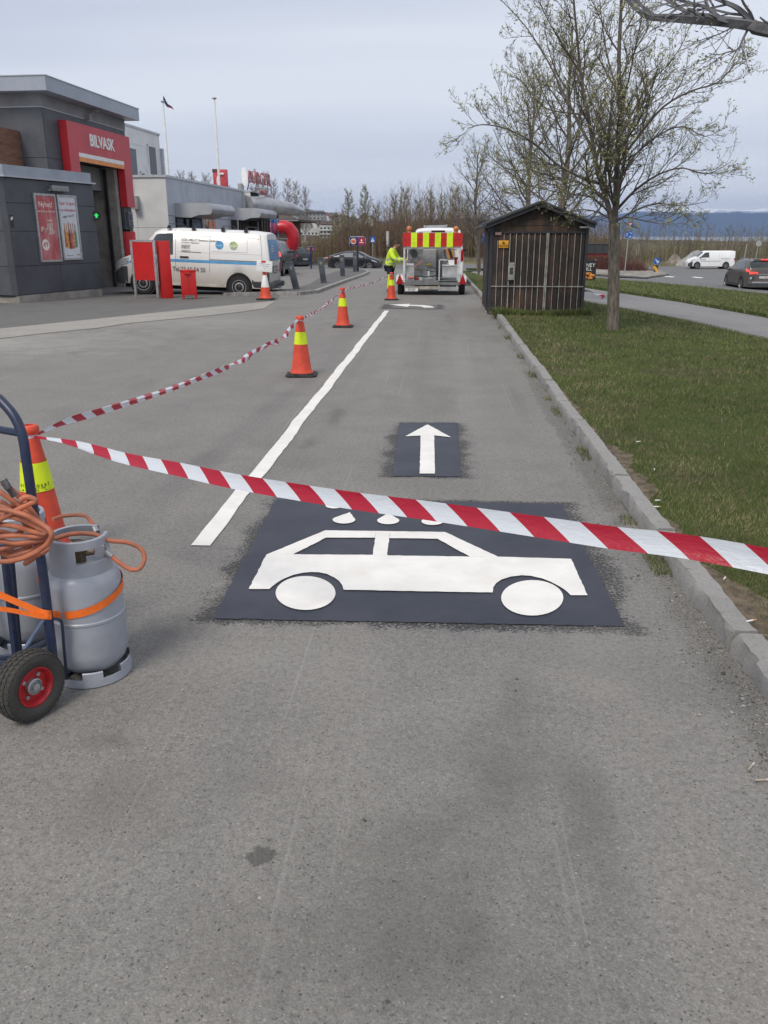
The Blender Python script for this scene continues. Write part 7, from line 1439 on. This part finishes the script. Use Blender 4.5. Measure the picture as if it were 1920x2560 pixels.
# tall birches and a few spires in the wood
bA = generic(41, 7.9, 1.3, 26, 3.0, .09, True, .62, .07, .12).finish('birch_tree', 'tallest thin spire of a tree in the wood above the black hatchback', (ap(873, 600, 100).x, 100, -1.2), 'tall thin trees of the wood', mb=M_TWIGG)
for px, Y, sc, a, lab in ((912, 103, 1.08, 1, 'second tall thin spire, right of the tallest one above the hatchback'), (941, 108, .85, 2, 'short thin spire between the birches and the worker'), (840, 106, .72, 4, 'low bushy birch at the left end of the wood'), (985, 110, 1.0, 3, 'broad pale birch directly above the worker'), (1012, 112, 1.12, 5, 'highest pale birch left above the trailer'), (1045, 112, .95, 2.2, 'birch above the left amber beacon'), (1075, 110, 1.05, .5, 'birch above the middle of the trailer board'), (1105, 108, .98, 4.4, 'birch above the right amber beacon'), (1135, 106, 1.08, 1.7, 'birch just right of the trailer'), (1165, 104, .9, 3.6, 'birch nearest the shed on its left')):
    dup(bA, (ap(px, 600, Y).x, Y, -1.3), a, lab, sc=sc)
# white stemmed birches behind the restaurant
M_WB = mat('birch_white', (.42, .40, .38), .8, 0, .3, 4)
wbt = generic(55, 11, 1.3, 28, 3.4, .11, False, .55, h0=.25).finish('white_birch', 'tall pale bare birch just right of the rooftop sign', (ap(668, 600, 120).x, 120, -1), 'pale birches behind the restaurant', trunk=M_WB, mb=mat('birch_twig', (.2, .175, .16), .9))
for px, Y, sc, a, lab in ((437, 100, .84, 2, 'leftmost pale birch crown over the low grey roof'), (460, 104, .92, .6, 'pale birch crown just left of the right flagpole'), (490, 100, .88, 3, 'pale birch crown right over the middle of the low roof'), (522, 108, .92, 1.3, 'pale birch crown between the right flagpole and the red pylon'), (578, 110, .8, 5, 'pale birch crown between pylon sign and rooftop sign'), (645, 112, .98, 2.5, 'pale birch directly behind the rooftop lettering'), (690, 125, .95, 4, 'pale birch second right of the rooftop sign'), (722, 130, .98, .2, 'pale thin birch above the bowed canopy tip'), (745, 140, 1.0, 3.3, 'pale birch left above the long hill flats'), (765, 150, .98, 1.9, 'last pale birch, right end of the group, above the people carrier')):
    dup(wbt, (ap(px, 600, Y).x, Y, -1), a, lab, sc=sc)
# thickets: woods nobody could count
def thicket(name, label, segs, n, hfun, rad, mats, seed, kids=10, leafc=.0, slim=.16):
    rg = np.random.default_rng(seed); V = []; F = []; MI = []; cnt = 0
    (x0, y0), (x1, y1), wd = segs; t_ = rg.random(n); off = rg.random(n)*wd; X = x0+(x1-x0)*t_; Yv = y0+(y1-y0)*t_+off
    for i in range(n):
        x, y = X[i], Yv[i]; h = hfun(x, y)*(rg.uniform(.5, 1.0) if rg.random() < .8 else rg.uniform(1.0, 1.45))
        if h <= .2: continue
        g0 = T(x, y)-.2; lean = rg.normal(0, .06, 2); mi = int(rg.integers(0, len(mats))); r0 = rad*rg.uniform(.6, 1.4)
        def cone3(b_, t2, r_):
            nonlocal cnt
            a = rg.uniform(0, 2)
            for k in range(3): V.append((b_[0]+r_*math.cos(a+2.094*k), b_[1]+r_*math.sin(a+2.094*k), b_[2]))
            V.append(tuple(t2)); F.extend([(cnt, cnt+1, cnt+3), (cnt+1, cnt+2, cnt+3), (cnt+2, cnt, cnt+3)]); MI.extend([mi]*3); cnt += 4
        top = (x+lean[0]*h, y+lean[1]*h, g0+h); cone3((x, y, g0), top, r0)
        for k in range(kids):
            u = rg.uniform(.12, .92); b_ = np.array((x+lean[0]*h*u, y+lean[1]*h*u, g0+h*u)); L = h*slim*rg.uniform(.5, 1.5)*(1.2-u*.6); a = rg.uniform(0, 6.283); el = rg.uniform(.6, 1.3)
            cone3(b_, b_+np.array((math.cos(a)*math.cos(el), math.sin(a)*math.cos(el), math.sin(el)))*L, r0*.55)
    me = bpy.data.meshes.new(name); me.from_pydata(V, [], F)
    for m_ in mats: me.materials.append(m_)
    me.polygons.foreach_set('material_index', MI); o = bpy.data.objects.new(name, me); COL.objects.link(o)
    o['label'] = label; o['category'] = 'undergrowth'; o['kind'] = 'stuff'; return o
W1 = mat('wood_brown', (.165, .115, .085), .95, 0, .2, .3); W2 = mat('wood_olive', (.17, .16, .085), .95, 0, .2, .3); W3 = mat('wood_rust', (.19, .105, .07), .95, 0, .2, .3); W4 = mat('wood_grey', (.2, .175, .155), .95, 0, .2, .3); W5 = mat('straw', (.3, .26, .16), .95, 0, .2, .5)
def hw1(x, y):
    u = x/y; px = 960+2191*math.tan(math.atan(u)+YAW); k = y/2191
    t_ = [(560, 618), (700, 612), (820, 588), (850, 550), (880, 535), (950, 540), (990, 506), (1060, 498), (1130, 502), (1200, 518), (1300, 545), (1400, 562), (1500, 572), (1560, 580), (1700, 580), (1950, 582)]
    return max(.3, (590-interp(t_, px))*k+1.7-T(x, y))
thicket('woodland', 'brown bare thicket closing the view behind the road and the trailer', ((-16, 93), (22, 104), 14), 3900, hw1, .03, [W1, W1, W3, W2], 3, 12)
thicket('woodland', 'olive bare bushes along the far side of the roundabout', ((18, 108), (75, 122), 14), 2100, hw1, .04, [W2, W4, W1, W2], 4, 12)
thicket('woodland', 'low brown scrub on the left below the hillside houses', ((-60, 105), (-14, 98), 90), 2600, lambda x, y: hw1(x, y)*.9, .06, [W1, W4, W1, W2], 5, 9, slim=.25)
thicket('dry_grass', 'pale dry grass and weeds on the bank beyond the road', ((-22, 81.5), (16, 97), 8), 9000, lambda x, y: .5, .03, [W5, W2, W4], 6, 1)
thicket('dry_grass', 'pale dry grass edging the roundabout below the bushes', ((16, 102), (70, 114), 7), 7000, lambda x, y: .6, .035, [W5, W5, W2], 7, 1)
def bush(name, label, c, sx_, sy_, h, n, mats, seed, lit=.7):
    o = thicket(name, label, ((c[0]-sx_/2, c[1]), (c[0]+sx_/2, c[1]), sy_), n, lambda x, y: h*max(.25, 1-((x-c[0])/(sx_/2))**4*.7), .02, mats, seed, 8, slim=.4); del o['kind']; o['category'] = 'bush'; return o
ph_ = ap(1530, 660, 88); bush('red_hedge', 'low dark reddish bush at the foot of the roundabout sign', (ph_.x-.2, 86), 8.6, 5, 1.35, 900, [mat('red_twig', (.13, .04, .035), .9), mat('red_twig_dark', (.08, .035, .03), .9)], 8)
# rubble heaps
def heap(label, px, py0, w_, h_, Y, m_, seed):
    r = random.Random(seed); x = ap(px, 640, Y).x; q = MB(); n = 22; rows = []
    for j in range(n+1):
        for i in range(n+1):
            u, v = 2*i/n-1, 2*j/n-1; d = math.hypot(u, v); z = h_*max(0, 1-d*d)**.8*(1+.18*math.sin(u*5+seed)+.12*math.sin(v*7))+r.uniform(-.06, .06)*(d < 1); q.v.append((u*w_/2, v*w_/2.4, z-.15))
    q.f = [(j*(n+1)+i, j*(n+1)+i+1, (j+1)*(n+1)+i+1, (j+1)*(n+1)+i) for j in range(n) for i in range(n)]; q.mi = [0]*len(q.f)
    o = q.build('gravel_heap', m_, fix=False); o.location = (x, Y, -1.75); tag(o, label, 'gravel heap', 'heaps beyond the roundabout')
M_HEAP = mat('heap_grey', (.3, .29, .28), .95, 0, .3, 1.2, .8, 8)
heap('larger grey gravel heap behind the nose of the delivery van', 1738, 617, 4.6, 1.6, 106, M_HEAP, 1); heap('smaller brownish gravel heap left of the larger one', 1690, 622, 3.0, 1.2, 108, mat('heap_brown', (.25, .22, .18), .95, 0, .3, 1.2, .8, 8), 2)
heap('pale stone pile on the bank left of the black hatchback', 806, 630, 3.6, .9, 84, M_HEAP, 3)
q = MB(); q.tube([(0, 0, .3), (.9, .1, .55), (2.2, 0, .35), (2.9, .1, .45)], [.16, .14, .1, .05], 8); lg = q.build('log', mat('driftwood', (.38, .35, .31), .9, 0, .2, 3)); lg.location = (ap(795, 630, 84).x, 83.6, -.9); tag(lg, 'pale weathered log on the bank beside the stone pile', 'log')
# ---- lawn blades (numpy)
def blades(name, label, n, dom, inside, zf, mats, seed, hmin, hmax, wdt, pw=2.0):
    rg = np.random.default_rng(seed); (x0, x1, y0, y1) = dom
    u = rg.random(n*3); Y_ = 1/((1/y0)+(1/y1-1/y0)*u) if pw == 2 else y0+(y1-y0)*u; X_ = x0+(x1-x0)*rg.random(n*3)
    lim = 1.2+Y_*.62; keep = (X_ < lim); X_, Y_ = X_[keep], Y_[keep]; k2 = np.array([inside(a, b_) for a, b_ in zip(X_, Y_)]); X_, Y_ = X_[k2][:n], Y_[k2][:n]; n = len(X_)
    Z_ = np.array([zf(a, b_) for a, b_ in zip(X_, Y_)]); sc = np.clip(Y_/6, .8, 3.2); h = rg.uniform(hmin, hmax, n)*(.7+.6*(np.sin(X_*2.1)*np.cos(Y_*1.7)*.5+.5))*np.sqrt(sc); w_ = wdt*sc*rg.uniform(.6, 1.3, n); a = rg.uniform(0, 6.283, n); lx, ly = rg.normal(0, .55, n)*h, rg.normal(0, .55, n)*h
    V = np.empty((n, 3, 3)); V[:, 0] = np.stack([X_-w_*np.cos(a), Y_-w_*np.sin(a), Z_-.004], 1); V[:, 1] = np.stack([X_+w_*np.cos(a), Y_+w_*np.sin(a), Z_-.004], 1); V[:, 2] = np.stack([X_+lx, Y_+ly, Z_+h], 1)
    me = bpy.data.meshes.new(name); me.vertices.add(n*3); me.vertices.foreach_set('co', V.reshape(-1)); me.loops.add(n*3); me.loops.foreach_set('vertex_index', np.arange(n*3, dtype=np.int32)); me.polygons.add(n); me.polygons.foreach_set('loop_start', np.arange(0, n*3, 3, dtype=np.int32))
    for m_ in mats: me.materials.append(m_)
    pr = np.sin(X_*1.3+2)*np.cos(Y_*.9)+np.sin(X_*4.1+Y_*2.7)*.5; dry = np.exp(-((X_-1.75-.1*np.sin(Y_*1.4))/.3)**2)*.9 if name == 'grass' else 0*X_
    mi = np.where(rg.random(n) < .2+dry*.45, 3, np.where(pr+rg.normal(0, .7, n) > .4, 1, np.where(rg.random(n) < .3, 2, 0))).astype(np.int32)
    me.polygons.foreach_set('material_index', mi); me.update(calc_edges=True); me.validate(); o = bpy.data.objects.new(name, me); COL.objects.link(o); o['label'] = label; o['category'] = 'grass'; o['kind'] = 'stuff'; return o
GM = [mat('blade_green', (.08, .112, .025), .7, 0, .2, 2), mat('blade_fresh', (.12, .155, .035), .7, 0, .2, 2), mat('blade_dull', (.11, .125, .045), .8, 0, .2, 2), mat('blade_straw', (.24, .2, .115), .85, 0, .3, 3)]
def pxline(line):
    ys = [p[1] for p in line]
    def f(y):
        for a, b_ in zip(line, line[1:]):
            if min(a[1], b_[1]) <= y <= max(a[1], b_[1]): return a[0]+(b_[0]-a[0])*(y-a[1])/(b_[1]-a[1]+1e-9)
        return 99
    return f
ne = pxline(near_edge); fe_ = pxline(far_edge); vfe = pxline([(20, 3), (16, 11.5)]+[(p.x, p.y) for p in vf])
blades('grass', 'short spring grass of the lawn beside the kerb', 190000, (1.36, 8.0, 1.9, 44), lambda x, y: KX(y)+.112+(max(0, .07+.06*math.sin(y*2.3)+.05*math.sin(y*7.1))*min(1, (9.6-y)/3)*(.3+.7*((x*7919+y*104729) % 1)) if y < 9.6 else 0) < x < ne(y)-.05 and not (1.1 < x < 3.2 and 18.7 < y < 21.4), lambda x, y: T(x, y)+.075, GM, 1, .014, .034, .0022)
blades('verge_blades', 'grass of the strip between the footpath and the road', 50000, (4, 16, 12, 48), lambda x, y: fe_(y)+.02 < x < vfe(y), lambda x, y: T(x, y)+.11, GM, 2, .02, .045, .003)
blades('edge_weeds', 'ragged taller grass at the foot of the wooden shed', 2600, (1.2, 3.25, 18.45, 18.72), lambda x, y: True, lambda x, y: .07, GM[:3], 3, .05, .11, .0035, 1)
blades('edge_weeds', 'ragged grass hanging over the verge edge beside the footpath', 9000, (3, 9, 13, 40), lambda x, y: abs(x-fe_(y)) < .1, lambda x, y: T(x, y)+.04, GM, 4, .05, .12, .004)
blades('edge_weeds', 'sparse weeds in the gutter at the foot of the kerb', 1700, (1.17, 1.28, 4, 40), lambda x, y: math.sin(y*3.1)+math.sin(y*7.7) > .7, lambda x, y: T(x, y), [GM[2], GM[0], GM[2], W5], 5, .02, .05, .003)
# ---- grit and pebbles
def stones(name, label, n, fn, seed, smin, smax, mats):
    rg = np.random.default_rng(seed); P = [fn(rg) for _ in range(n)]; V = []; F = []; MI = []; c = 0
    base = [(1, 0, 0), (-1, 0, 0), (0, 1, 0), (0, -1, 0), (0, 0, 1), (0, 0, -1)]; fc = [(0, 2, 4), (2, 1, 4), (1, 3, 4), (3, 0, 4), (2, 0, 5), (1, 2, 5), (3, 1, 5), (0, 3, 5)]
    for (x, y, z) in P:
        s_ = rg.uniform(smin, smax)*(1+(rg.random() < .05)*1.2); a = rg.uniform(0, 6.28); k = rg.uniform(.6, 1.3, 6)
        for i, b_ in enumerate(base): V.append((x+s_*k[i]*(b_[0]*math.cos(a)-b_[1]*math.sin(a)), y+s_*k[i]*(b_[0]*math.sin(a)+b_[1]*math.cos(a)), z+s_*.55*b_[2]*k[i]+s_*.25))
        F += [tuple(i+c for i in f) for f in fc]; MI += [int(rg.integers(0, len(mats)))]*8; c += 6
    me = bpy.data.meshes.new(name); me.from_pydata(V, [], F); [me.materials.append(m_) for m_ in mats]; me.polygons.foreach_set('material_index', MI); o = bpy.data.objects.new(name, me); COL.objects.link(o); o['label'] = label; o['category'] = 'gravel'; o['kind'] = 'stuff'
SM = [mat('stone_a', (.22, .21, .2), .9), mat('stone_b', (.13, .125, .12), .9), mat('stone_c', (.32, .3, .27), .9), mat('stone_d', (.075, .07, .065), .9)]
def g1(rg): y = 1/(1/1.6+(1/26-1/1.6)*rg.random()); x = KX(y)-abs(rg.normal(0, .11))-.005; return (x, y, T(x, y))
def g2(rg): y = 1/(1/1.2+(1/14-1/1.2)*rg.random()); x = rg.uniform(-.8*y-.3, 1.15); return (x, y, 0)
stones('grit', 'loose dark grit washed against the foot of the kerb', 9000, g1, 1, .0015, .005, SM); stones('grit', 'scattered loose chippings lying on the asphalt lane', 1500, g2, 2, .0015, .0042, SM)
# ---- cigarette ends and litter
for (px, py, w_, lab, a) in ((1596, 1105, 1, 'white paper scrap on the lawn nearest the middle of the kerb', 20), (1636, 1174, .7, 'tiny dark spotted scrap on the lawn below the upper paper scrap', 80), (1644, 1252, .8, 'small white crumb on the bare soil by the kerb above the tape', 10), (1643, 1268, 1, 'cigarette end on the bare soil by the kerb above the tape', 5), (1878, 1553, 1.2, 'cigarette end with orange filter on the lawn below the tape', 25), (1812, 1446, .8, 'thin cigarette end just under the tape on the soil', 60), (1878, 1918, 1.1, 'flattened paper piece on the asphalt at the right picture edge', 50), (1909, 1952, 1.3, 'pale wooden splinter lying at the right picture edge', 8)):
    z = .085 if px < 1870 or py < 1600 else .004
    if py < 1600 and px > 1000: z = .095
    p = gz(px, py, z); q = MB(); L = .022*w_; q.cyl((-L, 0, 0), (L*.3, 0, 0), .0038, 8)
    o = thing('cigarette_end' if 'cig' in lab else 'litter_scrap', lab, 'litter', (p.x, p.y, z+.004), R(a)); q.build('paper', M_WHITE if px < 1870 or py < 1600 else mat('pale_wood', (.38, .32, .25), .9), o); q = MB(); q.cyl((L*.3, 0, 0), (L, 0, 0), .0039, 8); q.build('filter' if 'cig' in lab else 'torn_end', mat('filter_tan', (.5, .28, .13), .8) if 'cig' in lab else mat('paper_grey', (.5, .5, .48), .8), o)
# ================================================================ AIR
hb = MB(); hb.bb(-9100, 9100, -300, 13950, -8.5, 470); hz_ = hb.build('haze', [], smooth=False)
hm = bpy.data.materials.new('haze_air'); hm.use_nodes = True; ht_ = hm.node_tree; ht_.nodes.clear(); ho_ = N(ht_, 'ShaderNodeOutputMaterial'); hv = N(ht_, 'ShaderNodeVolumePrincipled')
hv.inputs['Color'].default_value = (.46, .62, 1.0, 1); hv.inputs['Density'].default_value = 6e-5; hv.inputs['Anisotropy'].default_value = .2
ht_.links.new(hv.outputs[0], ho_.inputs['Volume']); hz_.data.materials.append(hm); hz_['kind'] = 'stuff'; hz_.display_type = 'WIRE'
